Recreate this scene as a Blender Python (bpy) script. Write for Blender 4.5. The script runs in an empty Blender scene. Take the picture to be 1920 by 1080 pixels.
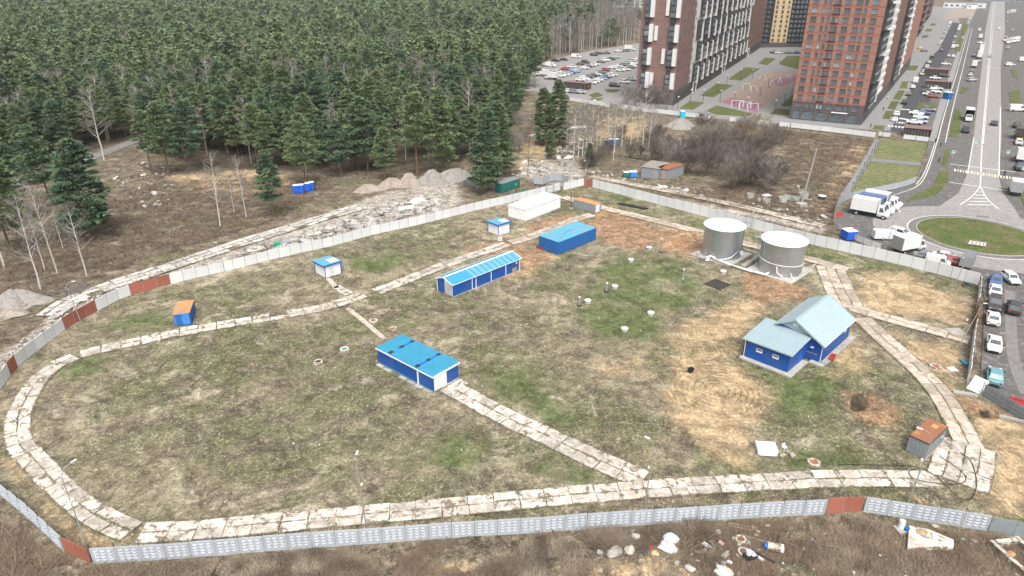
import bpy, math, random
import numpy as np
from math import radians, sin, cos, pi, hypot, atan2
random.seed(11)
RNG = np.random.default_rng(11)
SC = bpy.context.scene
COL = SC.collection

# ------------------------------------------------------------------ camera
CAM_H, PITCH, FPX = 57.0, radians(25.0), 1280.0          # drone 57 m up, looking 25 degrees down
cam_data = bpy.data.cameras.new("camera")
cam_data.sensor_width = 36.0
cam_data.lens = 36.0 * FPX / 1920.0
cam_data.clip_end = 6000.0
cam_data.clip_start = 0.5
cam = bpy.data.objects.new("camera", cam_data)
cam.location = (0, 0, CAM_H)
cam.rotation_euler = (pi / 2 - PITCH, 0, 0)
COL.objects.link(cam)
SC.camera = cam

# ------------------------------------------------------------------ sky, sun, exposure (overcast)
SUN_EL, SUN_AZ = radians(55), radians(172)                # azimuth clockwise from +Y: light from the right, behind the camera
world = bpy.data.worlds.new("World")
SC.world = world
world.use_nodes = True
wn = world.node_tree
wn.nodes.clear()
sky = wn.nodes.new("ShaderNodeTexSky")
sky.sky_type = 'NISHITA'
sky.sun_disc = False
sky.sun_elevation = SUN_EL
sky.sun_rotation = SUN_AZ
sky.air_density = 1.0
sky.dust_density = 6.0
sky.ozone_density = 1.0
hs = wn.nodes.new("ShaderNodeHueSaturation")
hs.inputs["Saturation"].default_value = 0.22              # cloud cover: nearly colourless light
bg = wn.nodes.new("ShaderNodeBackground")
bg.inputs["Strength"].default_value = 0.13
wo = wn.nodes.new("ShaderNodeOutputWorld")
wn.links.new(sky.outputs[0], hs.inputs["Color"])
wn.links.new(hs.outputs[0], bg.inputs["Color"])
wn.links.new(bg.outputs[0], wo.inputs["Surface"])
sun_data = bpy.data.lights.new("sun", 'SUN')
sun_data.energy = 1.5
sun_data.angle = radians(35)
sun_data.color = (1.0, 0.97, 0.93)
sun = bpy.data.objects.new("sun", sun_data)
sun.rotation_euler = (pi / 2 - SUN_EL, 0, pi - SUN_AZ)
COL.objects.link(sun)
SC.view_settings.view_transform = 'Standard'
SC.view_settings.look = 'None'
SC.view_settings.exposure = 0.74
SC.view_settings.gamma = 1.0
SC.view_settings.use_curve_mapping = False
try:
    SC.cycles.volume_step_rate = 4
    SC.cycles.volume_max_steps = 64
    SC.cycles.max_bounces = 6
    SC.cycles.volume_bounces = 0
    SC.cycles.use_denoising = True
except Exception:
    pass

# ------------------------------------------------------------------ surveying: picture point -> point on the ground plane
_c, _s = cos(PITCH), sin(PITCH)
def G(px, py, z=0.0):
    x = (px - 960) / FPX; y = (540 - py) / FPX
    d = (x, _c + y * _s, -_s + y * _c)
    k = (z - CAM_H) / d[2]
    return np.array([k * d[0], k * d[1]])
def GL(pts):
    return [G(*p) for p in pts]
def up(b, py):                                            # height of the point above ground point b that stands at picture row py
    m = (540 - py) / FPX
    return CAM_H + b[1] * (m * _c - _s) / (_c + m * _s)

# ------------------------------------------------------------------ materials
MATS = {}
def new_mat(name):
    m = bpy.data.materials.new(name); m.use_nodes = True
    nt = m.node_tree; nt.nodes.clear()
    out = nt.nodes.new("ShaderNodeOutputMaterial")
    b = nt.nodes.new("ShaderNodeBsdfPrincipled")
    nt.links.new(b.outputs[0], out.inputs[0])
    MATS[name] = m
    return m, nt, b
def N(nt, t, **kw):
    n = nt.nodes.new(t)
    for k, v in kw.items():
        if k in n.inputs: n.inputs[k].default_value = v
        else: setattr(n, k, v)
    return n
def L(nt, a, b): nt.links.new(a, b)
def noise(nt, vec, scale, detail=4, rough=0.6, dist=0.0):
    n = N(nt, "ShaderNodeTexNoise"); n.inputs["Scale"].default_value = scale
    n.inputs["Detail"].default_value = detail; n.inputs["Roughness"].default_value = rough
    n.inputs["Distortion"].default_value = dist
    if vec is not None: L(nt, vec, n.inputs["Vector"])
    return n.outputs["Fac"]
def ramp(nt, fac, stops):
    r = N(nt, "ShaderNodeValToRGB")
    e = r.color_ramp.elements
    while len(e) < len(stops): e.new(0.5)
    for i, (p, c) in enumerate(stops):
        e[i].position = p
        e[i].color = c if isinstance(c, tuple) and len(c) == 4 else ((c, c, c, 1) if not isinstance(c, tuple) else (*c, 1))
    L(nt, fac, r.inputs[0]); return r.outputs[0]
def mixc(nt, fac, a, b, mode='MIX'):
    n = N(nt, "ShaderNodeMix"); n.data_type = 'RGBA'; n.blend_type = mode
    def put(sock, v):
        if isinstance(v, (tuple, list)): sock.default_value = (*v, 1) if len(v) == 3 else v
        elif isinstance(v, (int, float)): sock.default_value = (v, v, v, 1)
        else: L(nt, v, sock)
    if isinstance(fac, (int, float)): n.inputs[0].default_value = fac
    else: L(nt, fac, n.inputs[0])
    put(n.inputs[6], a); put(n.inputs[7], b)
    return n.outputs[2]
def math_n(nt, op, a, b=None, clamp=False):
    n = N(nt, "ShaderNodeMath", operation=op); n.use_clamp = clamp
    for i, v in enumerate((a, b)):
        if v is None: continue
        if isinstance(v, (int, float)): n.inputs[i].default_value = v
        else: L(nt, v, n.inputs[i])
    return n.outputs[0]
def bump(nt, b, h, strength=0.3, dist=0.05):
    n = N(nt, "ShaderNodeBump"); n.inputs["Strength"].default_value = strength; n.inputs["Distance"].default_value = dist
    L(nt, h, n.inputs["Height"]); L(nt, n.outputs[0], b.inputs["Normal"])
def coords(nt, kind="Object"):
    return N(nt, "ShaderNodeTexCoord").outputs[kind]
def wpos(nt):
    return N(nt, "ShaderNodeNewGeometry").outputs["Position"]
def rnd(nt):
    return N(nt, "ShaderNodeObjectInfo").outputs["Random"]

def plain(name, col, rough=0.75, col2=None, scale=1.5, lo=0.35, hi=0.7, metal=0.0, bmp=0.0, rndv=0.0, fine=0.12, spec=0.4, world=False):
    """base colour with blotches of col2, fine speckle and a per-object tone"""
    m, nt, b = new_mat(name)
    v = wpos(nt) if world else coords(nt)
    f = noise(nt, v, scale, 6, 0.65)
    c = mixc(nt, ramp(nt, f, [(lo, 0.0), (hi, 1.0)]), col, col2 or tuple(x * 0.82 for x in col))
    f2 = noise(nt, v, scale * 9, 3, 0.7)
    c = mixc(nt, fine, c, ramp(nt, f2, [(0.25, 0.0), (0.75, 1.0)]), 'OVERLAY')
    if rndv:
        r = rnd(nt)
        k = math_n(nt, 'ADD', math_n(nt, 'MULTIPLY', r, rndv * 2), 1 - rndv)
        hsv = N(nt, "ShaderNodeHueSaturation"); L(nt, k, hsv.inputs["Value"]); L(nt, c, hsv.inputs["Color"]); c = hsv.outputs[0]
    L(nt, c, b.inputs["Base Color"])
    b.inputs["Roughness"].default_value = rough; b.inputs["Metallic"].default_value = metal
    b.inputs["Specular IOR Level"].default_value = spec
    if bmp: bump(nt, b, f2, bmp, 0.03)
    return m

# ------------------------------------------------------------------ mesh builder
class MB:
    def __init__(s): s.v = []; s.f = []; s.m = []
    def add(s, vs, fs, m=0):
        o = len(s.v); s.v.extend([tuple(map(float, p)) for p in vs])
        for f in fs: s.f.append(tuple(i + o for i in f)); s.m.append(m)
        return s
    def merge(s, other, m=None, off=(0, 0, 0)):
        o = len(s.v); s.v.extend([(p[0] + off[0], p[1] + off[1], p[2] + off[2]) for p in other.v])
        for f, mm in zip(other.f, other.m): s.f.append(tuple(i + o for i in f)); s.m.append(mm if m is None else m)
        return s
    def box(s, x0, y0, z0, x1, y1, z1, m=0):
        return s.add([(x0, y0, z0), (x1, y0, z0), (x1, y1, z0), (x0, y1, z0), (x0, y0, z1), (x1, y0, z1), (x1, y1, z1), (x0, y1, z1)],
                     [(0, 3, 2, 1), (4, 5, 6, 7), (0, 1, 5, 4), (1, 2, 6, 5), (2, 3, 7, 6), (3, 0, 4, 7)], m)
    def rbox(s, cx, cy, z0, lx, ly, h, ang, m=0, tilt=0.0):
        ca, sa = cos(ang), sin(ang); P = []
        for z in (0, h):
            for x, y in ((-1, -1), (1, -1), (1, 1), (-1, 1)):
                X, Y = x * lx / 2, y * ly / 2
                P.append((cx + X * ca - Y * sa, cy + X * sa + Y * ca, z0 + z + tilt * X))
        return s.add(P, [(0, 3, 2, 1), (4, 5, 6, 7), (0, 1, 5, 4), (1, 2, 6, 5), (2, 3, 7, 6), (3, 0, 4, 7)], m)
    def beam(s, p, q, w=0.1, h=None, m=0):
        p = np.array(p, float); q = np.array(q, float); d = q - p; l = np.linalg.norm(d)
        if l < 1e-6: return s
        d /= l; a = np.cross(d, (0, 0, 1));
        if np.linalg.norm(a) < 1e-3: a = np.array((1.0, 0, 0))
        a /= np.linalg.norm(a); b = np.cross(a, d); h = h or w
        a = a * w / 2; b = b * h / 2
        return s.add([p - a - b, p + a - b, p + a + b, p - a + b, q - a - b, q + a - b, q + a + b, q - a + b],
                     [(0, 1, 2, 3), (7, 6, 5, 4), (0, 4, 5, 1), (1, 5, 6, 2), (2, 6, 7, 3), (3, 7, 4, 0)], m)
    def cyl(s, p, q, r0, r1=None, n=8, m=0, caps=True):
        p = np.array(p, float); q = np.array(q, float); d = q - p; l = np.linalg.norm(d)
        if l < 1e-6: return s
        r1 = r0 if r1 is None else r1
        d /= l; a = np.cross(d, (0, 0, 1))
        if np.linalg.norm(a) < 1e-3: a = np.array((1.0, 0, 0))
        a /= np.linalg.norm(a); b = np.cross(d, a)
        P = []
        for c, r in ((p, r0), (q, r1)):
            for i in range(n):
                t = 2 * pi * i / n; P.append(c + a * r * cos(t) + b * r * sin(t))
        F = [(i, (i + 1) % n, n + (i + 1) % n, n + i) for i in range(n)]
        if caps: F += [tuple(range(n - 1, -1, -1)), tuple(range(n, 2 * n))]
        return s.add(P, F, m)
    def lathe(s, prof, n=24, m=0, c=(0, 0)):
        P = []; F = []
        for r, z in prof:
            for i in range(n):
                t = 2 * pi * i / n; P.append((c[0] + r * cos(t), c[1] + r * sin(t), z))
        for k in range(len(prof) - 1):
            for i in range(n):
                F.append((k * n + i, k * n + (i + 1) % n, (k + 1) * n + (i + 1) % n, (k + 1) * n + i))
        return s.add(P, F, m)
    def prism(s, poly, z0, z1, m=0):
        n = len(poly)
        P = [(x, y, z0) for x, y in poly] + [(x, y, z1) for x, y in poly]
        F = [tuple(range(n, 2 * n)), tuple(range(n - 1, -1, -1))] + [(i, (i + 1) % n, n + (i + 1) % n, n + i) for i in range(n)]
        return s.add(P, F, m)
    def tube(s, pts, r, n=6, m=0):
        for a, b in zip(pts[:-1], pts[1:]): s.cyl(a, b, r, r, n, m)
        return s
    def mesh(s, name, mats):
        me = bpy.data.meshes.new(name)
        me.from_pydata(s.v, [], s.f)
        for m in mats: me.materials.append(MATS[m] if isinstance(m, str) else m)
        if len(mats) > 1: me.polygons.foreach_set("material_index", s.m)
        me.update()
        return me
    def build(s, name, mats, parent=None, loc=None, rot=0.0, smooth=False):
        if isinstance(mats, str): mats = [mats]
        me = s.mesh(name, mats)
        if smooth: me.polygons.foreach_set("use_smooth", [True] * len(me.polygons))
        return put(name, me, parent, loc, rot)

def put(name, me, parent=None, loc=None, rot=0.0, scale=None):
    o = bpy.data.objects.new(name, me); COL.objects.link(o)
    if parent is not None: o.parent = parent
    if loc is not None: o.location = (loc[0], loc[1], loc[2] if len(loc) > 2 else 0)
    o.rotation_euler = rot if isinstance(rot, tuple) else (0, 0, rot)
    if scale is not None: o.scale = scale
    return o
def tag(o, label, cat, group=None, kind=None):
    if label: o["label"] = label
    if cat: o["category"] = cat
    if group: o["group"] = group
    if kind: o["kind"] = kind
    return o
def thing(name, label, cat, loc=(0, 0, 0), rot=0.0, group=None):
    o = bpy.data.objects.new(name, None); COL.objects.link(o)
    o.location = (loc[0], loc[1], loc[2] if len(loc) > 2 else 0); o.rotation_euler = (0, 0, rot)
    o.empty_display_size = 0.2
    return tag(o, label, cat, group)
def copy_tree(o, parent=None):
    c = o.copy(); COL.objects.link(c)
    if parent is not None: c.parent = parent
    for ch in list(o.children): copy_tree(ch, c)
    return c
def struct(name, mb, mats, smooth=False, label=None):
    o = mb.build(name, mats, smooth=smooth); o["kind"] = "structure"
    if label: o["label"] = label
    return o
def frame(A, B, C):
    """rectangle from its left, near and right ground corners -> origin B, turn, length towards C, length towards A"""
    d = C - B; rot = atan2(d[1], d[0]); uy = np.array([-sin(rot), cos(rot)])
    return B, rot, float(np.linalg.norm(d)), float((A - B) @ uy)

def tri_poly(poly):                                       # ear clipping for flat sheets
    idx = list(range(len(poly)))
    area = sum(poly[i][0] * poly[(i + 1) % len(poly)][1] - poly[(i + 1) % len(poly)][0] * poly[i][1] for i in idx)
    if area < 0: idx.reverse()
    out = []
    def cr(a, b, c): return (b[0] - a[0]) * (c[1] - a[1]) - (b[1] - a[1]) * (c[0] - a[0])
    guard = 0
    while len(idx) > 3 and guard < 5000:
        guard += 1
        for k in range(len(idx)):
            i, j, l = idx[k - 1], idx[k], idx[(k + 1) % len(idx)]
            a, b, c = poly[i], poly[j], poly[l]
            if cr(a, b, c) <= 0: continue
            if any(cr(a, b, poly[q]) >= 0 and cr(b, c, poly[q]) >= 0 and cr(c, a, poly[q]) >= 0 for q in idx if q not in (i, j, l)): continue
            out.append((i, j, l)); idx.pop(k); break
        else: break
    if len(idx) == 3: out.append(tuple(idx))
    return out
def sheet(name, poly, z, mat, edge=0.0):
    """flat ground covering with a skirt, lying just above the ground"""
    mb = MB(); n = len(poly)
    T = tri_poly(poly)
    mb.add([(p[0], p[1], z) for p in poly], T)
    if edge:
        mb.add([(p[0], p[1], z) for p in poly] + [(p[0], p[1], z - edge) for p in poly],
               [(i, (i + 1) % n, n + (i + 1) % n, n + i) for i in range(n)])
    return struct(name, mb, [mat])
def resample(pts, step):
    pts = [np.array(p, float) for p in pts]
    seg = [np.linalg.norm(b - a) for a, b in zip(pts[:-1], pts[1:])]
    tot = sum(seg); n = max(1, int(round(tot / step))); out = []
    for k in range(n + 1):
        d = tot * k / n; i = 0
        while i < len(seg) - 1 and d > seg[i]: d -= seg[i]; i += 1
        out.append(pts[i] + (pts[i + 1] - pts[i]) * min(1, d / max(seg[i], 1e-9)))
    return out
def smooth_line(pts, it=2):
    pts = [np.array(p, float) for p in pts]
    for _ in range(it):
        q = [pts[0]]
        for a, b in zip(pts[:-1], pts[1:]): q += [a * 0.75 + b * 0.25, a * 0.25 + b * 0.75]
        pts = q + [pts[-1]]
    return pts
def ribbon(name, pts, w, z, mat, edge=0.0, kind_struct=True):
    P = []; F = []
    for i, p in enumerate(pts):
        d = pts[min(i + 1, len(pts) - 1)] - pts[max(i - 1, 0)]; d = d / max(np.linalg.norm(d), 1e-9)
        nrm = np.array([-d[1], d[0]]) * w / 2
        for q, zz in ((p + nrm, z - edge), (p + nrm, z), (p - nrm, z), (p - nrm, z - edge)): P.append((q[0], q[1], zz))
    for i in range(len(pts) - 1):
        a = i * 4; b = a + 4
        F.append((a + 1, a + 2, b + 2, b + 1))
        if edge: F += [(a, a + 1, b + 1, b), (a + 2, a + 3, b + 3, b + 2)]
    mb = MB().add(P, F)
    return struct(name, mb, [mat])

# value noise for relief
def vnoise(x, y, scale, seed=0):
    x = np.asarray(x) / scale; y = np.asarray(y) / scale
    xi = np.floor(x).astype(np.int64); yi = np.floor(y).astype(np.int64)
    fx = x - xi; fy = y - yi; fx = fx * fx * (3 - 2 * fx); fy = fy * fy * (3 - 2 * fy)
    def h(a, b):
        n = (a * 374761393 + b * 668265263 + seed * 1442695041) & 0x7fffffff
        n = ((n ^ (n >> 13)) * 1274126177) & 0x7fffffff
        return ((n ^ (n >> 16)) & 0xffff) / 65535.0
    return (h(xi, yi) * (1 - fx) + h(xi + 1, yi) * fx) * (1 - fy) + (h(xi, yi + 1) * (1 - fx) + h(xi + 1, yi + 1) * fx) * fy
def poly_sd(X, Y, poly):                                  # signed distance, positive inside
    poly = np.array(poly); n = len(poly)
    dmin = np.full(X.shape, 1e9); ins = np.zeros(X.shape, bool)
    for i in range(n):
        a = poly[i]; b = poly[(i + 1) % n]; e = b - a
        wx = X - a[0]; wy = Y - a[1]
        t = np.clip((wx * e[0] + wy * e[1]) / max(e @ e, 1e-9), 0, 1)
        d = np.hypot(wx - e[0] * t, wy - e[1] * t); dmin = np.minimum(dmin, d)
        cond = ((a[1] > Y) != (b[1] > Y))
        xs = a[0] + (Y - a[1]) * e[0] / (e[1] if abs(e[1]) > 1e-9 else 1e-9)
        ins ^= cond & (X < xs)
    return np.where(ins, dmin, -dmin)
def inside(p, poly):
    return bool(poly_sd(np.array([p[0]]), np.array([p[1]]), poly)[0] > 0)
# ================================================================== materials
def ground_material():
    m, nt, b = new_mat("ground")
    v = wpos(nt)
    big = noise(nt, v, 0.035, 5, 0.6, 0.6)
    mid = noise(nt, v, 0.2, 6, 0.65, 0.6)
    sm = noise(nt, v, 1.1, 5, 0.7, 0.7)
    tuft = noise(nt, v, 2.6, 4, 0.7, 1.0)
    fine = noise(nt, v, 7.0, 3, 0.75)
    straw, olive, brown, pale = (.26, .222, .15), (.135, .138, .07), (.145, .118, .088), (.4, .35, .255)
    c = mixc(nt, ramp(nt, big, [(.42, 0.), (.56, 1.)]), straw, olive)
    c = mixc(nt, ramp(nt, mid, [(.47, 0.), (.6, .9)]), c, brown)
    c = mixc(nt, ramp(nt, noise(nt, v, 0.1, 7, .72, .9), [(.53, 0.), (.63, .9)]), c, pale)
    c = mixc(nt, ramp(nt, tuft, [(.52, 0.), (.66, .7)]), c, pale)
    c = mixc(nt, ramp(nt, noise(nt, v, 1.7, 5, .7, .8), [(.52, 0.), (.66, .6)]), c, (.095, .085, .06))
    att = N(nt, "ShaderNodeAttribute", attribute_name="za"); sa = N(nt, "ShaderNodeSeparateColor"); L(nt, att.outputs["Color"], sa.inputs[0])
    atb = N(nt, "ShaderNodeAttribute", attribute_name="zb"); sb = N(nt, "ShaderNodeSeparateColor"); L(nt, atb.outputs["Color"], sb.inputs[0])
    wob = math_n(nt, 'ADD', math_n(nt, 'MULTIPLY', mid, .5), math_n(nt, 'ADD', math_n(nt, 'MULTIPLY', sm, .3), math_n(nt, 'MULTIPLY', tuft, .2)))
    wob = math_n(nt, 'MULTIPLY', math_n(nt, 'SUBTRACT', wob, .5), 3.0)
    wob2 = math_n(nt, 'MULTIPLY', math_n(nt, 'SUBTRACT', noise(nt, v, .085, 8, .72, .8), .5), 4.5)
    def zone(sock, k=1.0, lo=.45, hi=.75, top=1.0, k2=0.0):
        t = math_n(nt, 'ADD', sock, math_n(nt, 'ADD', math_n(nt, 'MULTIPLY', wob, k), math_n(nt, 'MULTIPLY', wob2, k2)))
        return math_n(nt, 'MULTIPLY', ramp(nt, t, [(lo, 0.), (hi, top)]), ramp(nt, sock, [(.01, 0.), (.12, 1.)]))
    lit = mixc(nt, ramp(nt, sm, [(.42, 0.), (.58, 1.)]), (.205, .165, .122), (.1, .079, .058))
    lit = mixc(nt, ramp(nt, mid, [(.5, 0.), (.62, .85)]), lit, (.26, .215, .15))
    lit = mixc(nt, ramp(nt, noise(nt, v, .09, 5, .6), [(.52, 0.), (.62, .7)]), lit, (.14, .135, .075))
    lit = mixc(nt, ramp(nt, tuft, [(.55, 0.), (.66, .7)]), lit, (.3, .26, .19))
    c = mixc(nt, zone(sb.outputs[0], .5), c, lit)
    gr = mixc(nt, ramp(nt, sm, [(.4, 0.), (.6, 1.)]), (.068, .118, .032), (.15, .16, .075))
    c = mixc(nt, zone(sa.outputs[1], .7, .45, 1.0, .9, .7), c, gr)
    wv = N(nt, "ShaderNodeTexWave"); wv.inputs["Scale"].default_value = .42; wv.inputs["Distortion"].default_value = 3.5; wv.inputs["Detail"].default_value = 2
    wv.inputs["Detail Scale"].default_value = .5; wv.wave_profile = 'TRI'
    L(nt, v, wv.inputs["Vector"])
    sand = mixc(nt, ramp(nt, sm, [(.4, 0.), (.62, 1.)]), (.52, .39, .235), (.38, .275, .165))
    sand = mixc(nt, math_n(nt, 'MULTIPLY', ramp(nt, wv.outputs[0], [(.25, 1.), (.5, 0.)]), ramp(nt, noise(nt, v, .15, 3), [(.46, .0), (.58, .5)])), sand, (.27, .195, .125))
    for (px_, py_, sc_) in ((1345, 730, .36), (1290, 880, .42), (1480, 560, .3), (1700, 745, .4)):      # tyre tracks in arcs
        mp = N(nt, "ShaderNodeMapping"); q_ = G(px_, py_); mp.inputs["Location"].default_value = (-q_[0], -q_[1], 0); L(nt, v, mp.inputs["Vector"])
        rg_ = N(nt, "ShaderNodeTexWave"); rg_.wave_type = 'RINGS'; rg_.rings_direction = 'Z'; rg_.inputs["Scale"].default_value = sc_; rg_.inputs["Distortion"].default_value = 1.6; rg_.inputs["Detail"].default_value = 2; rg_.inputs["Detail Scale"].default_value = .6
        L(nt, mp.outputs[0], rg_.inputs["Vector"]); ln = N(nt, "ShaderNodeVectorMath", operation='LENGTH'); L(nt, mp.outputs[0], ln.inputs[0])
        near_ = ramp(nt, math_n(nt, 'DIVIDE', ln.outputs["Value"], 14.0), [(.35, 1.), (.8, 0.)])
        sand = mixc(nt, math_n(nt, 'MULTIPLY', math_n(nt, 'MULTIPLY', ramp(nt, rg_.outputs[0], [(.12, .8), (.4, 0.)]), near_), ramp(nt, noise(nt, v, .3, 3), [(.44, 0.), (.54, 1.)])), sand, (.25, .175, .11))
    c = mixc(nt, zone(sa.outputs[0], .7, .4, .95, .92, .6), c, sand)
    red = mixc(nt, ramp(nt, sm, [(.4, 0.), (.6, 1.)]), (.38, .235, .14), (.25, .145, .085))
    red = mixc(nt, ramp(nt, tuft, [(.5, 0.), (.64, .6)]), red, (.4, .3, .22))
    c = mixc(nt, zone(sa.outputs[2], .6, .4, .9, .85, .35), c, red)
    pal = mixc(nt, ramp(nt, sm, [(.4, 0.), (.6, 1.)]), (.5, .465, .42), (.27, .225, .18))
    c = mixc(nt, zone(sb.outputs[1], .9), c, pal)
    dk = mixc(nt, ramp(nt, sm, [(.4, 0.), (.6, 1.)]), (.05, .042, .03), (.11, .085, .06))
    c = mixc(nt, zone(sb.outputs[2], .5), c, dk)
    c = mixc(nt, .42, c, ramp(nt, noise(nt, v, .42, 5, .65, .8), [(.38, .1), (.62, .9)]), 'OVERLAY')
    c = mixc(nt, .4, c, ramp(nt, tuft, [(.36, .12), (.64, .88)]), 'OVERLAY')
    c = mixc(nt, .32, c, ramp(nt, fine, [(.36, .05), (.64, .95)]), 'OVERLAY')
    L(nt, c, b.inputs["Base Color"])
    b.inputs["Roughness"].default_value = .95; b.inputs["Specular IOR Level"].default_value = .1
    bump(nt, b, math_n(nt, 'ADD', tuft, math_n(nt, 'MULTIPLY', fine, .5)), .8, .3)
ground_material()

def slab_material(name, c1, c2, dirt, amount, edge=True):
    m, nt, b = new_mat(name)
    v = wpos(nt); g = coords(nt, "Generated")
    f = noise(nt, v, .8, 6, .7, .6)
    c = mixc(nt, ramp(nt, f, [(.44, 0.), (.58, 1.)]), c1, c2)
    hsv = N(nt, "ShaderNodeHueSaturation"); L(nt, c, hsv.inputs["Color"])
    L(nt, math_n(nt, 'ADD', math_n(nt, 'MULTIPLY', rnd(nt), .42), .74), hsv.inputs["Value"]); c = hsv.outputs[0]
    d = noise(nt, v, .75, 8, .75, .8)
    if edge:                                              # soil washed over the rims
        sp = N(nt, "ShaderNodeSeparateXYZ"); L(nt, g, sp.inputs[0])
        ex = math_n(nt, 'ABSOLUTE', math_n(nt, 'SUBTRACT', sp.outputs[0], .5)); ey = math_n(nt, 'ABSOLUTE', math_n(nt, 'SUBTRACT', sp.outputs[1], .5))
        e = math_n(nt, 'MAXIMUM', math_n(nt, 'MULTIPLY', ex, .8), ey)
        d = math_n(nt, 'ADD', d, math_n(nt, 'MULTIPLY', math_n(nt, 'POWER', math_n(nt, 'MULTIPLY', e, 2.0), 7.0), .1))
    c = mixc(nt, ramp(nt, d, [(amount, 0.), (amount + .035, 1.)]), c, dirt)
    fi = noise(nt, v, 9, 4, .7)
    c = mixc(nt, .22, c, ramp(nt, fi, [(.25, .1), (.75, .9)]), 'OVERLAY')
    L(nt, c, b.inputs["Base Color"]); b.inputs["Roughness"].default_value = .9; b.inputs["Specular IOR Level"].default_value = .2
    bump(nt, b, fi, .4, .02)
slab_material("slab", (.6, .56, .5), (.4, .35, .285), (.19, .155, .115), .55)
slab_material("slab_sandy", (.5, .45, .385), (.39, .325, .255), (.3, .22, .145), .55)
slab_material("slab_grey", (.58, .56, .525), (.45, .42, .38), (.2, .165, .13), .55)
slab_material("paving", (.235, .235, .235), (.21, .208, .2), (.17, .165, .16), .66, edge=False)
slab_material("asphalt", (.12, .115, .11), (.165, .155, .147), (.27, .255, .235), .57, edge=False)
slab_material("asphalt_light", (.29, .277, .268), (.235, .222, .215), (.165, .155, .148), .58, edge=False)
slab_material("asphalt_wet", (.055, .058, .064), (.085, .087, .092), (.2, .2, .21), .62, edge=False)
MATS["asphalt_wet"].node_tree.nodes["Principled BSDF"].inputs["Roughness"].default_value = .7
plain("lawn", (.085, .112, .036), .95, (.14, .125, .065), .2, lo=.45, hi=.6, fine=.5, world=True, spec=.1)
plain("lawn_dry", (.19, .18, .1), .95, (.105, .135, .048), .07, fine=.5, world=True, spec=.1)
plain("rubber_pink", (.24, .11, .16), .9, (.3, .17, .21), .4, world=True)
plain("rubber_tan", (.26, .19, .155), .9, (.33, .265, .22), .4, world=True)
plain("kerb_stone", (.42, .41, .39), .85, rndv=.1)
plain("road_paint", (.72, .71, .68), .7, (.45, .44, .42), .9, lo=.45, hi=.75, world=True)
plain("road_paint_yellow", (.6, .45, .2), .7, (.45, .4, .3), .9, world=True)
plain("white_panel", (.64, .65, .66), .7, (.55, .55, .54), .5, rndv=.07, fine=.08)
plain("grey_relief", (.38, .41, .445), .8, (.33, .345, .36), .7, rndv=.05, fine=.1)
plain("brick_red", (.33, .11, .075), .85, (.27, .1, .07), .8, rndv=.12, fine=.25)
plain("brick_pale", (.42, .3, .26), .85, rndv=.2)
plain("dark_steel", (.08, .08, .085), .55, metal=.6)
plain("galvanised", (.42, .43, .44), .5, metal=.5, scale=3)
plain("pole_grey", (.36, .36, .36), .6, metal=.3)
plain("wood_pole", (.13, .1, .08), .9, scale=3)
plain("timber", (.42, .33, .22), .85, (.3, .23, .16), 2, rndv=.2)
plain("blue_wall", (.006, .07, .32), .5, (.022, .085, .28), .5, lo=.45, hi=.62, fine=.14)
plain("blue_trim", (.02, .11, .48), .5, fine=.05)
plain("container_blue", (.012, .12, .37), .55, (.02, .1, .29), .8, fine=.12)
plain("container_blue_light", (.04, .22, .6), .55, fine=.1)
plain("cyan_roof", (.045, .28, .43), .5, (.04, .245, .38), .5, fine=.08)
plain("cyan_roof_pale", (.12, .35, .47), .5, (.1, .31, .42), .5, fine=.06)
plain("cyan_roof_rusty", (.11, .34, .48), .6, (.3, .27, .25), .45, lo=.62, hi=.72, fine=.12)
plain("grey_roof", (.315, .4, .43), .5, (.29, .375, .41), .3, fine=.05)
plain("white_paint", (.78, .78, .78), .55, (.72, .73, .74), .6, fine=.04)
plain("tank_wall", (.5, .53, .56), .38, (.42, .45, .48), .35, metal=.85, fine=.1)
plain("rust_orange", (.42, .19, .08), .85, (.5, .3, .14), .9, lo=.3, hi=.7, fine=.25)
plain("rust_brown", (.27, .12, .065), .85, (.45, .22, .07), .6, lo=.55, hi=.68, fine=.25)
plain("container_grey", (.24, .27, .285), .65, (.2, .22, .235), .8, fine=.12)
plain("container_teal", (.015, .16, .13), .6, (.012, .12, .1), .8)
plain("plastic_blue", (.015, .12, .6), .45)
plain("plastic_cyan", (.02, .45, .6), .45)
plain("plastic_red", (.42, .035, .035), .6, (.33, .04, .04), 2)
plain("plastic_green", (.02, .3, .19), .5)
plain("black_rubber", (.02, .02, .02), .8)
plain("gravel", (.3, .28, .26), .95, (.24, .215, .19), .8, fine=.7, bmp=.6)
plain("gravel_brown", (.26, .21, .17), .95, (.34, .3, .26), .6, fine=.7, bmp=.6)
plain("rubble", (.68, .66, .63), .95, (.42, .385, .345), 1.5, rndv=.3, fine=.4)
plain("rubble_dark", (.24, .21, .185), .95, rndv=.3, fine=.4)
plain("dirt_red", (.32, .185, .105), .97, (.24, .135, .08), 1.0, fine=.6, bmp=.6)
plain("dark_pit", (.035, .032, .028), .95, (.06, .055, .045), 2)
plain("old_concrete", (.42, .4, .36), .9, (.3, .285, .25), 1.2, rndv=.15, fine=.2)
plain("brick_brown", (.185, .1, .078), .85, (.16, .085, .068), .12, fine=.12)
plain("brick_mauve", (.215, .135, .12), .85, (.185, .115, .105), .12, fine=.12)
plain("brick_dark", (.085, .075, .075), .85, (.1, .085, .08), .15, fine=.15)
plain("brick_orange", (.31, .158, .12), .85, (.28, .143, .108), .1, fine=.1)
plain("brick_band", (.3, .1, .065), .85, fine=.08)
plain("facade_white", (.66, .65, .63), .75, fine=.06)
plain("facade_yellow", (.6, .44, .24), .8, fine=.06)
plain("facade_black", (.028, .03, .035), .5, (.05, .052, .056), .5)
plain("facade_mint", (.4, .58, .46), .8)
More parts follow.
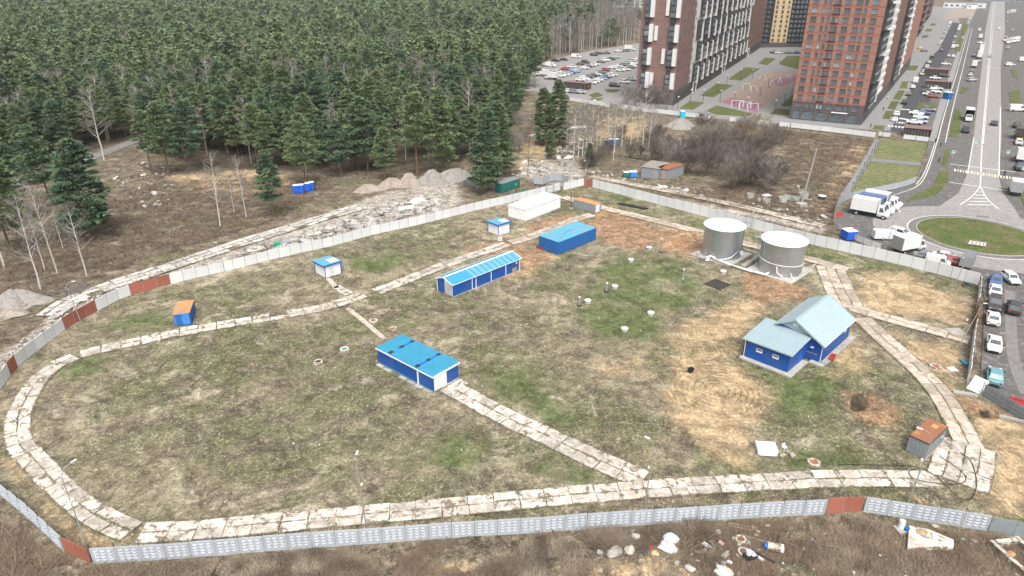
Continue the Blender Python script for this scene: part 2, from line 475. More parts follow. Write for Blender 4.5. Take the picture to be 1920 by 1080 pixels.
plain("window_frame", (.1, .1, .105), .5)
def glass(name, col, rough):
    m, nt, b = new_mat(name)
    r = rnd(nt); f = noise(nt, coords(nt), .6, 2)
    c = mixc(nt, ramp(nt, r, [(.0, 0.), (.75, .25), (1., 1.)]), col, (.42, .46, .5))
    c = mixc(nt, ramp(nt, f, [(.4, 0.), (.65, .6)]), c, (.03, .035, .04))
    L(nt, c, b.inputs["Base Color"]); b.inputs["Roughness"].default_value = rough; b.inputs["Specular IOR Level"].default_value = .6
glass("pane_glass", (.09, .11, .125), .12)
glass("car_glass", (.03, .035, .04), .1)
m, nt, b = new_mat("car_paint")                           # painted in each vehicle's own colour
oi = N(nt, "ShaderNodeObjectInfo")
dst = noise(nt, coords(nt), 1.2, 4, .7)
L(nt, mixc(nt, math_n(nt, 'MULTIPLY', dst, .22), oi.outputs["Color"], (.3, .27, .23)), b.inputs["Base Color"])
b.inputs["Roughness"].default_value = .38; b.inputs["Coat Weight"].default_value = .25
plain("lamp_red", (.4, .02, .02), .3); plain("lamp_clear", (.7, .7, .68), .2)
def leaf_mat(name, c1, c2, c3):
    m, nt, b = new_mat(name)
    a = N(nt, "ShaderNodeAttribute", attribute_name="tint"); sp = N(nt, "ShaderNodeSeparateColor"); L(nt, a.outputs["Color"], sp.inputs[0])
    c = mixc(nt, ramp(nt, sp.outputs[0], [(0., 0.), (1., 1.)]), c1, c2)
    c = mixc(nt, ramp(nt, math_n(nt, 'ADD', math_n(nt, 'MULTIPLY', rnd(nt), .75), math_n(nt, 'MULTIPLY', sp.outputs[1], .75)), [(.3, 0.), (1.2, .9)]), c, c3)
    L(nt, c, b.inputs["Base Color"]); b.inputs["Roughness"].default_value = .75; b.inputs["Specular IOR Level"].default_value = .2
leaf_mat("needles", (.042, .082, .056), (.12, .195, .118), (.175, .22, .1))
leaf_mat("needles_far", (.032, .07, .052), (.115, .195, .125), (.18, .225, .11))
leaf_mat("brush", (.075, .057, .043), (.36, .3, .22), (.2, .145, .1))
leaf_mat("brush_dark", (.06, .047, .036), (.28, .215, .16), (.15, .105, .078))
leaf_mat("brush_straw", (.1, .085, .06), (.42, .37, .27), (.2, .19, .1))
plain("pine_bark", (.13, .085, .06), .95, (.2, .115, .07), .5, fine=.3)
plain("birch_bark", (.5, .48, .45), .9, (.2, .18, .16), 1.6, lo=.55, hi=.7, fine=.25)
plain("twig_grey", (.22, .195, .175), .95, fine=.1, rndv=.2)
plain("twig_brown", (.155, .128, .112), .95, fine=.1, rndv=.25)
plain("twig_tan", (.26, .205, .13), .95, fine=.1, rndv=.2)

# ================================================================== ground with its soils, pits and heaps
def span(lo, f0, f1, hi, step, grow=1.14):
    a = list(np.arange(f0, f1, step)); s = step; x = a[-1]
    while x < hi: s *= grow; x += s; a.append(x)
    s = step; x = f0; pre = []
    while x > lo: s *= grow; x -= s; pre.append(x)
    return np.array(pre[::-1] + a)
GX = span(-3500, -86, 126, 3500, .7); GY = span(-400, 44, 182, 4500, .7)
XX, YY = np.meshgrid(GX, GY)
def mask(polys, soft):
    out = np.zeros(XX.shape)
    for p in polys:
        out = np.maximum(out, np.clip(.5 + poly_sd(XX, YY, GL(p)) / (2 * soft), 0, 1))
    return out
FENCE_PX = [(-60, 790), (0, 730), (22, 698), (36.7, 682), (129, 611), (189, 578), (234, 555), (309, 534), (360, 521.7), (420, 508), (533, 480),
            (619, 461), (699.5, 439), (775, 423), (895, 393), (967.5, 376.6), (1050, 356), (1094, 347), (1110, 350), (1280, 394), (1520, 457),
            (1613, 478), (1720, 503), (1834, 533), (1826, 610), (1815, 700), (1845, 742), (1930, 800), (2000, 860), (1930, 1010), (1850, 993), (1615, 957), (1547, 962), (1280, 978), (867, 1005),
            (480, 1032), (172, 1055), (122, 1033), (0, 920)]
COMPOUND = GL(FENCE_PX)
inside_c = np.clip(.5 + poly_sd(XX, YY, COMPOUND) / 1.2, 0, 1)
sand = mask([[(1240, 700), (1330, 670), (1400, 690), (1450, 740), (1450, 790), (1400, 830), (1420, 880), (1310, 880), (1300, 840), (1230, 790)],
             [(1090, 680), (1200, 660), (1250, 690), (1240, 720), (1120, 715)],
             [(1250, 610), (1370, 560), (1460, 545), (1440, 590), (1390, 640), (1330, 690), (1250, 700)],
             [(1600, 500), (1700, 505), (1820, 560), (1815, 615), (1700, 590), (1640, 590), (1600, 560)],
             [(1660, 620), (1790, 650), (1810, 700), (1790, 740), (1740, 700)],
             [(1810, 740), (1930, 800), (2000, 900), (1930, 1000), (1840, 960), (1830, 850)],
             [(1230, 420), (1290, 420), (1330, 450), (1300, 490), (1240, 470)],
             [(890, 480), (990, 470), (1040, 480), (1000, 520), (940, 525)],
             [(1530, 600), (1620, 640), (1640, 700), (1600, 720), (1540, 700)],
             [(20, 860), (60, 880), (150, 975), (260, 1015), (180, 1030), (110, 1000), (20, 900)],
             [(60, 930), (160, 1000), (160, 1015), (100, 1000)]], 3.0)
sand *= inside_c
sand = np.maximum(sand, .85 * mask([[(1060, 1050), (1280, 1035), (1330, 1080), (1380, 1130), (1000, 1130)], [(1560, 975), (1660, 1000), (1640, 1040), (1560, 1020)],
             [(1800, 1010), (1920, 1010), (1990, 1100), (1800, 1100)], [(760, 1060), (900, 1050), (900, 1100), (740, 1100)]], 1.5))
sand = np.maximum(sand, .8 * mask([[(300, 325), (520, 315), (560, 340), (480, 365), (330, 350)], [(1600, 258), (1640, 262), (1575, 380), (1550, 400), (1520, 390)],
             [(960, 310), (990, 260), (1060, 290), (1000, 330)], [(1140, 215), (1220, 215), (1200, 260), (1100, 260)]], 2.5))
green = mask([[(1070, 560), (1100, 500), (1180, 470), (1300, 500), (1340, 540), (1290, 590), (1230, 640), (1130, 640), (1060, 600)],
              [(1440, 690), (1560, 700), (1640, 690), (1600, 740), (1530, 800), (1440, 800)],
              [(680, 598), (740, 596), (800, 615), (770, 632), (690, 622)],
              [(1440, 860), (1500, 840), (1600, 850), (1680, 880), (1500, 885), (1430, 885)],
              [(1540, 640), (1620, 660), (1640, 700), (1560, 720)],
              [(1180, 480), (1260, 470), (1330, 500), (1240, 520)],
              [(640, 480), (780, 470), (740, 510), (650, 520)],
              [(100, 690), (200, 660), (240, 690), (150, 730)],
              [(230, 590), (330, 575), (320, 612), (210, 620)],
              [(1120, 352), (1280, 395), (1520, 460), (1700, 505), (1690, 515), (1500, 480), (1250, 405), (1110, 365)],
              [(1300, 820), (1420, 870), (1430, 900), (1280, 890), (1240, 840)],
              [(880, 640), (1000, 700), (1140, 800), (1060, 820), (900, 720)],
              [(840, 800), (1060, 860), (1140, 900), (900, 910), (760, 870)]], 4.0)
green = green * .95
redsoil = 1.25 * mask([[(1115, 392), (1200, 408), (1245, 445), (1200, 470), (1130, 455), (1100, 420)], [(985, 425), (1060, 398), (1110, 410), (1060, 425), (1000, 440)],
                [(1395, 500), (1440, 515), (1520, 540), (1500, 560), (1430, 570), (1390, 540)], [(1235, 432), (1300, 428), (1325, 460), (1300, 480), (1240, 470)],
                [(945, 462), (1010, 465), (1030, 485), (975, 512), (960, 490)], [(1585, 732), (1640, 738), (1700, 778), (1670, 808), (1600, 785)],
                [(1810, 745), (1880, 760), (1880, 785), (1820, 775)], [(860, 470), (990, 440), (1000, 452), (900, 485)]], 1.8)
litter = 1 - inside_c
litter = np.maximum(litter, .55 * mask([[(0, 780), (60, 700), (150, 610), (300, 545), (330, 540), (180, 610), (80, 690), (30, 760)]], 1.5) )
far = np.clip((YY - 330) / 60, 0, 1) * np.clip((XX - 60) / 10, 0, 1)
pale = mask([[(-60, 760), (0, 660), (60, 610), (200, 540), (320, 490), (470, 440), (600, 400), (720, 360), (860, 335), (870, 380), (760, 420), (620, 455), (420, 500), (300, 530), (180, 575), (100, 620), (20, 690), (-20, 730)],
             [(960, 330), (1000, 300), (1080, 300), (1110, 340), (1560, 425), (1555, 440), (1110, 345), (1050, 350)], [(1370, 1000), (1420, 1000), (1440, 1060), (1330, 1060)]], 2.0) * .85
FOREST_PX = [(-700, 420), (-100, 345), (60, 320), (170, 285), (255, 262), (300, 295), (380, 315), (500, 322), (600, 326), (700, 322), (800, 305), (870, 305), (945, 290), (962, 240), (985, 180), (1005, 160),
             (1010, 125), (1035, 108), (1110, 92), (1195, 78), (1200, 40), (1195, 5), (1185, -12), (600, -25), (-2000, -25)]
FOREST = GL(FOREST_PX)
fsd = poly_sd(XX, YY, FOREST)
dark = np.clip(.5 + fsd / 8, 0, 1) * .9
pit_shade = mask([[(1592, 738), (1616, 735), (1634, 745), (1626, 758), (1602, 756)], [(1832, 762), (1856, 762), (1866, 774), (1846, 778)]], .5)  # shade inside the dug pits, painted into the ground colour
dark = np.maximum(dark, pit_shade)
sand *= np.clip(1 - green * .3, 0, 1)
sand = np.maximum(sand, .42 * mask([[(200, 1012), (640, 982), (1000, 957), (1280, 932), (1540, 920), (1700, 922), (1840, 955), (1850, 985), (1615, 950), (1280, 971), (867, 997), (480, 1024), (190, 1044)]], 1.0))
rough = np.clip(-poly_sd(XX, YY, COMPOUND) / 3, 0, 1) * np.clip(1 - np.abs(YY - 100) / 110, 0, 1)
ZZ = -.10 * vnoise(XX, YY, 3.1, 1) - .05 * vnoise(XX, YY, 1.3, 2) - .03
ZZ += -.35 * rough * vnoise(XX, YY, 4.5, 3)
def heap(cx, cy, r, h, sx=1.0, ang=0.0):
    global ZZ
    dx = XX - cx; dy = YY - cy
    u = (dx * cos(ang) + dy * sin(ang)) / sx; w = -dx * sin(ang) + dy * cos(ang)
    d = np.hypot(u, w) / r * (.8 + .4 * vnoise(XX, YY, 1.1, 9))
    ZZ = ZZ + h * np.exp(-(d ** (4 if h < 0 else 2.4)) * 1.2)
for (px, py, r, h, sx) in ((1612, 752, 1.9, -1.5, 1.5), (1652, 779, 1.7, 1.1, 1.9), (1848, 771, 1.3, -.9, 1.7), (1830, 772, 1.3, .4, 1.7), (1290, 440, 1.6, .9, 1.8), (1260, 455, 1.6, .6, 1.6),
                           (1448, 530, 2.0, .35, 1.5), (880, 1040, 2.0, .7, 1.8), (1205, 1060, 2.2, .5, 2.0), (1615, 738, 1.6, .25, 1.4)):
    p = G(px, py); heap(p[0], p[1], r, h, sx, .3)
nx, ny = len(GX), len(GY)
verts = np.stack([XX.ravel(), YY.ravel(), ZZ.ravel()], 1)
ii = (np.arange(ny - 1)[:, None] * nx + np.arange(nx - 1)[None, :]).ravel()
faces = np.stack([ii, ii + 1, ii + nx + 1, ii + nx], 1)
def np_mesh(name, verts, faces, mats, tint=None, k=4):
    me = bpy.data.meshes.new(name)
    me.vertices.add(len(verts)); me.vertices.foreach_set("co", np.ascontiguousarray(verts, dtype=np.float32).ravel())
    me.loops.add(faces.size); me.loops.foreach_set("vertex_index", np.ascontiguousarray(faces, dtype=np.int32).ravel())
    me.polygons.add(len(faces)); me.polygons.foreach_set("loop_start", np.arange(0, faces.size, faces.shape[1], dtype=np.int32))
    try: me.polygons.foreach_set("loop_total", np.full(len(faces), faces.shape[1], dtype=np.int32))
    except Exception: pass
    for m in mats: me.materials.append(MATS[m])
    if tint is not None: col_attr(me, "tint", tint)
    me.update(calc_edges=True); me.validate()
    return me
def col_attr(me, name, rgb):
    a = me.color_attributes.new(name, 'FLOAT_COLOR', 'POINT')
    rgba = np.ones((len(rgb), 4), np.float32); rgba[:, :rgb.shape[1]] = rgb
    a.data.foreach_set("color", rgba.ravel())
gm = np_mesh("ground", verts, faces, ["ground"])
col_attr(gm, "za", np.stack([sand.ravel(), green.ravel(), redsoil.ravel()], 1).astype(np.float32))
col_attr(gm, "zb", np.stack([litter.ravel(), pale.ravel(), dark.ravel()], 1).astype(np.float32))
gm.polygons.foreach_set("use_smooth", [True] * len(gm.polygons))
g_ob = put("ground", gm); g_ob["kind"] = "structure"

# ================================================================== roads of concrete slabs
def slab_mesh(lx, ly, h, seed, rough=.05):
    r = random.Random(seed); pts = []
    def side(ax, ay, bx, by, n):
        for i in range(n):
            t = i / n; x = ax + (bx - ax) * t; y = ay + (by - ay) * t
            k = rough * (1.0 if r.random() < .75 else 2.2)
            dx, dy = (0 if ax == bx else 0, 0)
            nx_, ny_ = -(by - ay), (bx - ax); l = hypot(nx_, ny_)
            d = r.random() * k
            pts.append((x + nx_ / l * d, y + ny_ / l * d))
    a, b = lx / 2, ly / 2
    side(-a, -b, a, -b, 6); side(a, -b, a, b, 3); side(a, b, -a, b, 6); side(-a, b, -a, -b, 3)
    return MB().prism(pts, -h, 0)
SLABS = {}
def slab_set(lx, ly, mat, rough=.05):
    key = (lx, ly, mat, rough)
    if key not in SLABS: SLABS[key] = [slab_mesh(lx, ly, .2, 100 + i, rough).mesh("slab", [mat]) for i in range(6)]
    return SLABS[key]
def slab_road(name, label, px, rows=2, lx=3.0, ly=1.5, mat="slab", gap=.06, skip=0.0, jit=.07, bed=True, zt=.06, rough=.05, world=None, extra=None):
    line = smooth_line(world if world is not None else GL(px), 2)
    w = rows * (ly + gap)
    root = ribbon(name, resample(line, 2.0), w + .2, .004, "ground" if bed else mat) if bed else None
    if root is None: root = thing(name, None, None); root["kind"] = "structure"
    root["kind"] = "structure"; root["label"] = label
    st = resample(line, lx + gap)
    for i in range(len(st) - 1):
        a, b = st[i], st[i + 1]; d = (b - a); l = np.linalg.norm(d); d /= l; nrm = np.array([-d[1], d[0]])
        for k in range(rows):
            if random.random() < skip: continue
            off = (k - (rows - 1) / 2) * (ly + gap)
            p = (a + b) / 2 + nrm * (off + random.uniform(-jit, jit)) + d * random.uniform(-.05, .05)
            s = put("slab", random.choice(slab_set(lx, ly, mat, rough)), root, (p[0], p[1], zt + random.uniform(-.02, .035)),
                    (random.uniform(-.012, .012), random.uniform(-.012, .012), atan2(d[1], d[0]) + random.uniform(-.02, .02) + (pi if random.random() < .5 else 0)))
            s.scale = (min(1.15, l / (lx + gap)), 1, 1)
    return root
slab_road("perimeter_road", "pale double-row concrete slab road along the near grey fence",
          [(1760, 899), (1697, 897), (1580, 896), (1440, 903), (1273, 912.5), (1107, 925), (960, 938), (807, 955), (640, 968), (450, 987), (333, 996), (263, 999)], skip=.0)
slab_road("bend_road", "curved slab road rounding the western end of the compound",
          [(246, 997), (195, 976), (157, 953), (130, 930), (100, 902), (77, 877), (53, 853), (37, 833), (29, 810), (32, 787), (43, 757), (57, 731), (78, 703), (107, 681), (140, 668)], skip=.02, jit=.12, rough=.1)
slab_road("upper_road", "slab road running past the blue waste container",
          [(150, 664), (175, 657), (249, 642), (327, 624), (417, 609), (473, 600), (547, 588), (610, 576), (655, 563), (680, 552)], skip=.06, jit=.12, rough=.12)
slab_road("middle_road", "pale slab road behind the long gabled blue building",
          [(705, 547), (723, 540), (759, 526), (792, 513), (825, 499.4), (870, 484), (903, 473), (950, 457)], skip=.04, jit=.12, rough=.1)
slab_road("soil_stained_road", "reddish soil stained slab road beside the blue container", [(955, 455), (990, 447), (1030, 430), (1075, 412), (1110, 402)], rows=2, mat="slab_sandy", rough=.1)
slab_road("cross_road", "slab road leading from the corrugated blue shed to the near road",
          [(842, 724), (867, 738), (907, 760), (960, 788), (1017, 813), (1067, 837), (1107, 857), (1160, 880), (1207, 900)], rows=2, ly=1.75)
slab_road("back_road", "tan slab track behind the tanks along the far fence",
          [(1055, 369), (1100, 382), (1160, 397), (1230, 414), (1320, 437), (1400, 458), (1500, 481), (1590, 506)], rows=2, mat="slab_sandy")
slab_road("wide_slab_road", "wide four-row slab road behind the blue house", [(1556, 500), (1566, 525), (1577, 550), (1592, 578)], rows=3, mat="slab_sandy", ly=1.8)
slab_road("gate_road", "slab road from the blue house to the eastern gate", [(1596, 576), (1640, 590), (1700, 606), (1760, 622), (1818, 638)], rows=2, mat="slab_sandy", ly=1.6)
slab_road("house_road", "slab road from the blue house towards the rusty grey container",
          [(1615, 596), (1650, 630), (1690, 664), (1730, 700), (1762, 735), (1784, 770), (1803, 808), (1818, 838)], rows=2, mat="slab_sandy", ly=1.7)
slab_road("turning_apron", "slab apron beside the rusty grey container", [(1812, 832), (1806, 870), (1795, 905)], rows=4, mat="slab", ly=1.6, zt=.075)
slab_road("shed_apron", "pale slab apron at the door of the corrugated blue shed", [(828, 730), (866, 708)], rows=2, ly=1.8, zt=.08)
slab_road("outer_track", "broken concrete slab track outside the forest-side fence",
          [(90, 592), (133, 561), (190, 540), (233, 526), (300, 506), (367, 483), (467, 450), (567, 420), (634, 399), (681, 387)], rows=3, mat="slab_grey", skip=.06, jit=.2, rough=.14)
slab_road("road_beyond_fence", "slab track outside the far white fence",
          [(1108, 331), (1135, 336), (1211, 350), (1277, 363), (1342, 376), (1408, 391), (1480, 408), (1545, 424)], rows=2, mat="slab_sandy", skip=.05, jit=.2, rough=.12)
def strip(name, label, px, w, mat):
    o = ribbon(name, resample(smooth_line(GL(px), 1), 1.0), w, .05, mat, edge=.12); o["label"] = label; return o
strip("footpath", "thin concrete footpath from the slab road to the corrugated blue shed", [(652, 578), (680, 600), (722, 637)], .9, "slab_sandy")
strip("kiosk_path", "short concrete path at the kiosk near the slab road", [(615, 522), (624, 532), (632, 540)], 1.0, "slab_sandy")
strip("kiosk_slab", "pale slab leading from the kiosk to the road", [(630, 537), (655, 552)], 1.8, "slab")
strip("far_kiosk_path", "short path at the kiosk below the white building", [(938, 442), (937, 453)], 1.0, "slab_sandy")
# ================================================================== fences
def flat_panel(l, h, t=.1):
    mb = MB().box(-l / 2 + .05, -t / 2, 0, l / 2 - .05, t / 2, h)
    mb.box(-l / 2 - .05, -t / 2 + .03, 0, -l / 2 + .05, t / 2 - .03, h - .04, 1)
    mb.box(-l / 2 + .06, -t / 2 - .02, .12, l / 2 - .06, -t / 2 - .002, .2).box(-l / 2 + .06, -t / 2 - .02, h - .14, l / 2 - .06, -t / 2 - .002, h - .06)
    return mb
def relief_panel(l, h, t=.12):
    """stamped concrete panel: rim, four rows of raised lozenges on both faces, a toothed top"""
    a, b = -l / 2 + .02, l / 2 - .02
    mb = MB().box(a, -t / 2, .02, b, t / 2, h - .06)
    for s in (-1, 1):
        y0, y1 = (t / 2, t / 2 + .05) if s > 0 else (-t / 2 - .05, -t / 2)
        mb.box(a, y0, .02, a + .16, y1, h - .06); mb.box(b - .16, y0, .02, b, y1, h - .06)
        mb.box(a + .16, y0, .02, b - .16, y1, .26); mb.box(a + .16, y0, h - .2, b - .16, y1, h - .06)
        nx_, nz_ = 3, 4
        w = (b - a - .4) / nx_; hh = (h - .55) / nz_
        for i in range(nx_):
            for k in range(nz_):
                x0 = a + .2 + i * w + .03; x1 = x0 + w - .06; z0 = .3 + k * hh + .03; z1 = z0 + hh - .06
                xm, zm = (x0 + x1) / 2, (z0 + z1) / 2; e = s * t / 2; p = s * (t / 2 + .15)
                P = [(x0, e, z0), (x1, e, z0), (x1, e, z1), (x0, e, z1), (xm - .1, p, zm), (xm + .1, p, zm)]
                F = [(0, 1, 5, 4), (1, 2, 5), (2, 3, 4, 5), (3, 0, 4)]
                mb.add(P, F if s < 0 else [tuple(reversed(f)) for f in F])
    n = 8; w = (b - a) / n
    for i in range(n): mb.box(a + i * w, -t / 2, h - .06, a + (i + .55) * w, t / 2, h + .02)
    return mb
PANEL = {}
def seg_dist(p, a, b):
    e = b - a; t_ = min(1.0, max(0.0, float((p - a) @ e) / float(e @ e))); return float(np.linalg.norm(p - a - e * t_))
def panel_mesh(style, l, h, mat):
    k = (style, l, h, mat)
    if k not in PANEL: PANEL[k] = (relief_panel if style == "relief" else flat_panel)(l, h).mesh("panel", [mat, "container_grey"])
    return PANEL[k]
def fence(name, label, pts, style="flat", l=2.5, h=2.2, mat="white_panel", red=(), brackets=True, zbase=-.12, rail=False, group=None, posts=False, pmat="dark_steel"):
    pts = [np.array(p, float) for p in pts]
    c = sum(pts) / len(pts)
    root = thing(name, label, "fence", (c[0], c[1], 0), group=group)
    st = resample(pts, l); br = MB()
    for i in range(len(st) - 1):
        a, b = st[i], st[i + 1]; d = b - a; ll = np.linalg.norm(d); m = (a + b) / 2
        isred = any(seg_dist(m, q, r) < .5 for q, r in red)
        o = put("panel", panel_mesh("flat" if isred else style, l, h, "brick_red" if isred else mat), root,
                (m[0] - c[0], m[1] - c[1], zbase + random.uniform(-.03, .03)), (random.uniform(-.015, .015), random.uniform(-.008, .008), atan2(d[1], d[0])))
        o.scale = (ll / l, 1, 1)
        if isred: o["label"] = "brick red panel"
        if brackets:
            q = a - c; br.beam((q[0], q[1], h - .3), (q[0], q[1], h + .45), .05)
        if posts:
            q = a - c; br.box(q[0] - .05, q[1] - .05, 0, q[0] + .05, q[1] + .05, h + .12)
    if br.v:
        o = br.build("wire_bracket" if brackets else "post", pmat, root); o["kind"] = "stuff"
    return root
def circ(p, q): return (G(*p), G(*q))
fence("concrete_fence", "long white concrete fence with brick red stretches on the forest side",
      GL(FENCE_PX[0:17]), "flat", red=[circ((22, 698), (36.7, 682)), circ((133, 609), (185, 580)), circ((238, 554), (305, 535))])
fence("corner_fence", "short fence end with one brick red panel at the far corner", GL([(1056, 356), (1094, 347), (1110, 350)]), red=[circ((1096, 347.5), (1109, 350))])
fence("far_concrete_fence", "white concrete fence running behind the two metal tanks to the car park", GL([(1111, 350.5), (1280, 394), (1520, 457), (1613, 478), (1720, 503), (1834, 533)]), "flat", h=2.5)
fence("east_concrete_fence", "white concrete fence seen end-on beside the street of parked cars", GL([(1836, 536), (1829, 600), (1822, 650), (1814, 712)]), "flat", h=2.3, red=[circ((1831, 580), (1827, 620))])
fence("relief_concrete_fence", "pale grey stamped concrete fence along the bottom of the compound", GL([(176, 1055), (317, 1047), (480, 1033), (640, 1021), (867, 1005), (1000, 997), (1127, 987), (1280, 978), (1417, 968), (1545, 962)]),
      "relief", mat="grey_relief", h=2.15)
fence("red_fence_section", "brick red fence section between the stamped concrete fences", GL([(1547, 961.5), (1615, 957)]), "flat", mat="brick_red", brackets=False)
fence("relief_fence_end", "stamped concrete fence end below the rusty grey container", GL([(1618, 957), (1707, 971), (1850, 993)]), "relief", mat="grey_relief", h=2.15)
fence("red_corner_fence", "brick red corner panels at the lower left of the compound", GL([(122, 1033), (148, 1044), (172, 1055)]), "flat", mat="brick_red", h=2.1, brackets=False)
fence("west_relief_fence", "stamped concrete fence seen from above at the lower left corner", GL([(-75, 878), (0, 925), (60, 975), (120, 1031)]), "relief", mat="grey_relief", h=2.1)
fence("dark_sheet_fence", "dark grey sheet metal fence at the lower right edge", GL([(1853, 994), (1900, 1003), (1990, 1020)]), "flat", mat="container_grey", h=2.0, brackets=False)

# sheet gate and grey rail fence by the street
def rail_fence(name, label, pts, h=1.9, mat="container_grey"):
    pts = resample(pts, 2.5); c = sum(pts) / len(pts); root = thing(name, label, "fence", (c[0], c[1], 0))
    for a, b in zip(pts[:-1], pts[1:]):
        a = a - c; b = b - c; d = (b - a) / np.linalg.norm(b - a); n = np.array([-d[1], d[0]])
        MB().beam((a[0], a[1], h / 2), (b[0], b[1], h / 2), .04, h).build("panel", mat, root)
        MB().box(a[0] - .05, a[1] - .05, -.1, a[0] + .05, a[1] + .05, h + .1).build("post", "galvanised", root)
        for z in (.3, .95, 1.6):
            q = -n * .05
            MB().beam((a[0] + q[0], a[1] + q[1], z), (b[0] + q[0], b[1] + q[1], z), .05).build("rail", "galvanised", root)
    return root
rail_fence("sheet_fence", "grey sheet fence with rails beside the teal car", GL([(1842, 741), (1920, 789), (1990, 832)]))
t = thing("gate_leaf", "white gate leaf standing askew at the end of the east fence", "gate", G(1812, 728), atan2(*(G(1838, 740) - G(1812, 728))[::-1]))
wdt = float(np.linalg.norm(G(1838, 740) - G(1812, 728)))
MB().box(0, -.05, 0, wdt, .05, 2.4).build("gate_sheet", "white_paint", t).rotation_euler = (radians(-42), 0, 0); MB().box(-.1, -.08, -.1, 0, .08, 2.3).build("post", "galvanised", t); MB().box(wdt, -.08, -.1, wdt + .1, .08, 2.3).build("post", "galvanised", t)

# gate with braces near the far corner
A_, B_ = G(1022, 363), G(1051, 356)
t = thing("braced_gate", "grey braced gate by the far corner of the compound", "gate", A_, atan2(*(B_ - A_)[::-1]))
lw = float(np.linalg.norm(B_ - A_)); mb = MB()
for x in (0, lw / 2, lw): MB().box(x - .06, -.4, 0, x + .06, -.28, 2.6).build("post", "galvanised", t)
for z in (.3, 1.3, 2.4): MB().box(0, -.36, z, lw, -.3, z + .07).build("rail", "galvanised", t)
MB().beam((0, -1.6, .0), (0, -.34, 2.2), .07).build("brace", "galvanised", t); MB().beam((lw / 2, -1.6, .0), (lw / 2, -.34, 2.2), .07).build("brace", "galvanised", t)

# ================================================================== lamp posts and poles
def lamp_post(label, px_base, h, lean=(0, 0), arm=1.4, adir=0.0, group="street lamps of the compound", name="lamp_post", mat="pole_grey"):
    b = G(*px_base); t = thing(name, label, "lamp post", b, 0, group)
    MB().cyl((0, 0, -.1), (lean[0], lean[1], h - 1.0), .085, .05, 7).build("pole", mat, t)
    pts = [(lean[0] + arm * (1 - cos(k * pi / 2 / 5)) * cos(adir), lean[1] + arm * (1 - cos(k * pi / 2 / 5)) * sin(adir), h - 1.0 + sin(k * pi / 2 / 5)) for k in range(6)]
    a = MB().tube(pts, .035, 5).build("arm", mat, t)
    e = pts[-1]; d = (cos(adir), sin(adir))
    hd = MB(); hd.rbox(e[0] + d[0] * .25, e[1] + d[1] * .25, e[2] - .06, .62, .22, .1, adir); hd.rbox(e[0] + d[0] * .25, e[1] + d[1] * .25, e[2] - .09, .4, .16, .03, adir)
    hd.build("lamp_head", "white_panel", t)
    MB().box(-.11, -.11, h * .62, .11, .11, h * .62 + .3).build("junction_box", "white_panel", t)
    return t
lamp_post("slender lamp post behind the stamped fence, left of the cross road", (688, 992), 10.1, (-.3, 0), .5, pi / 2)
lamp_post("lamp post beside the end of the cross road at the near road", (1208, 957), 9.9, (.3, 0), .7, pi * .75)
lamp_post("leaning lamp post overlapping the rusty grey container", (1703, 942), 9.9, (.6, .2), 1.2, pi * .8)
lamp_post("lamp post at the lower left bend of the slab road", (164, 1027), 10.2, (-.6, .6), 1.3, pi * .35)
lamp_post("lamp post against the brick red fence stretch on the left", (152, 603), 7.8, (-.6, -.2), 1.0, .4)
lamp_post("lamp post on the forest-side fence, left of the kiosks", (421, 509), 6.5, (-.3, 0), .2, pi)
lamp_post("thin lamp post on the fence behind the rubble heaps", (690, 441), 6.0, (-.1, 0), .2, pi)
lamp_post("lamp post at the far fence beside the tanks", (1408, 428), 6.3, (.2, 0), .3, pi)
lamp_post("lamp post at the far fence behind the nearer tank", (1502, 452), 7.5, (.4, 0), .3, pi)
lamp_post("lamp post near the street corner of the far fence", (1793, 527), 8.0, (1.3, .4), .4, pi)
lamp_post("tilted lamp post at the eastern gate", (1798, 648), 7.6, (2.0, .6), .3, 0)
lamp_post("tall lamp post inside the far fence beside the parked trailer", (1655, 480), 10.0, (1.0, .4), .6, .5)
lamp_post("lamp post on the far fence corner beside the red panel", (1097, 349), 7.5, (.1, 0), .3, pi)
def pole(name, label, px, h, r=.12, mat="wood_pole", lean=(0, 0), foot=True):
    t = thing(name, label, "pole", G(*px))
    MB().cyl((0, 0, -.1), (lean[0], lean[1], h), r, r * .75, 7).build("pole", mat, t)
    if foot: MB().rbox(0, 0, -.05, .9, .7, .3, .5).build("footing", "old_concrete", t)
    MB().box(lean[0] - .12, lean[1] - .08, h - .35, lean[0] + .12, lean[1] + .08, h - .1).build("cap", "white_panel", t)
    return t
pole("timber_pole", "dark timber pole between the white building and the small grey container", (1071, 391), 5.4, lean=(-.2, 0))
pole("fence_pole", "dark pole standing on the forest-side fence beside the white building", (967, 376), 4.8, .1)
pole("utility_pole", "tall grey utility pole on a square concrete footing beyond the far fence", (1502, 384), 15.2, .26, "pole_grey", (1.6, .5), foot=False)
t = thing("pole_footing", "square concrete footing under the tall utility pole", "footing", G(1502, 385)); MB().rbox(0, 0, -.1, 2.3, 2.0, .8, .3).build("block", "old_concrete", t)

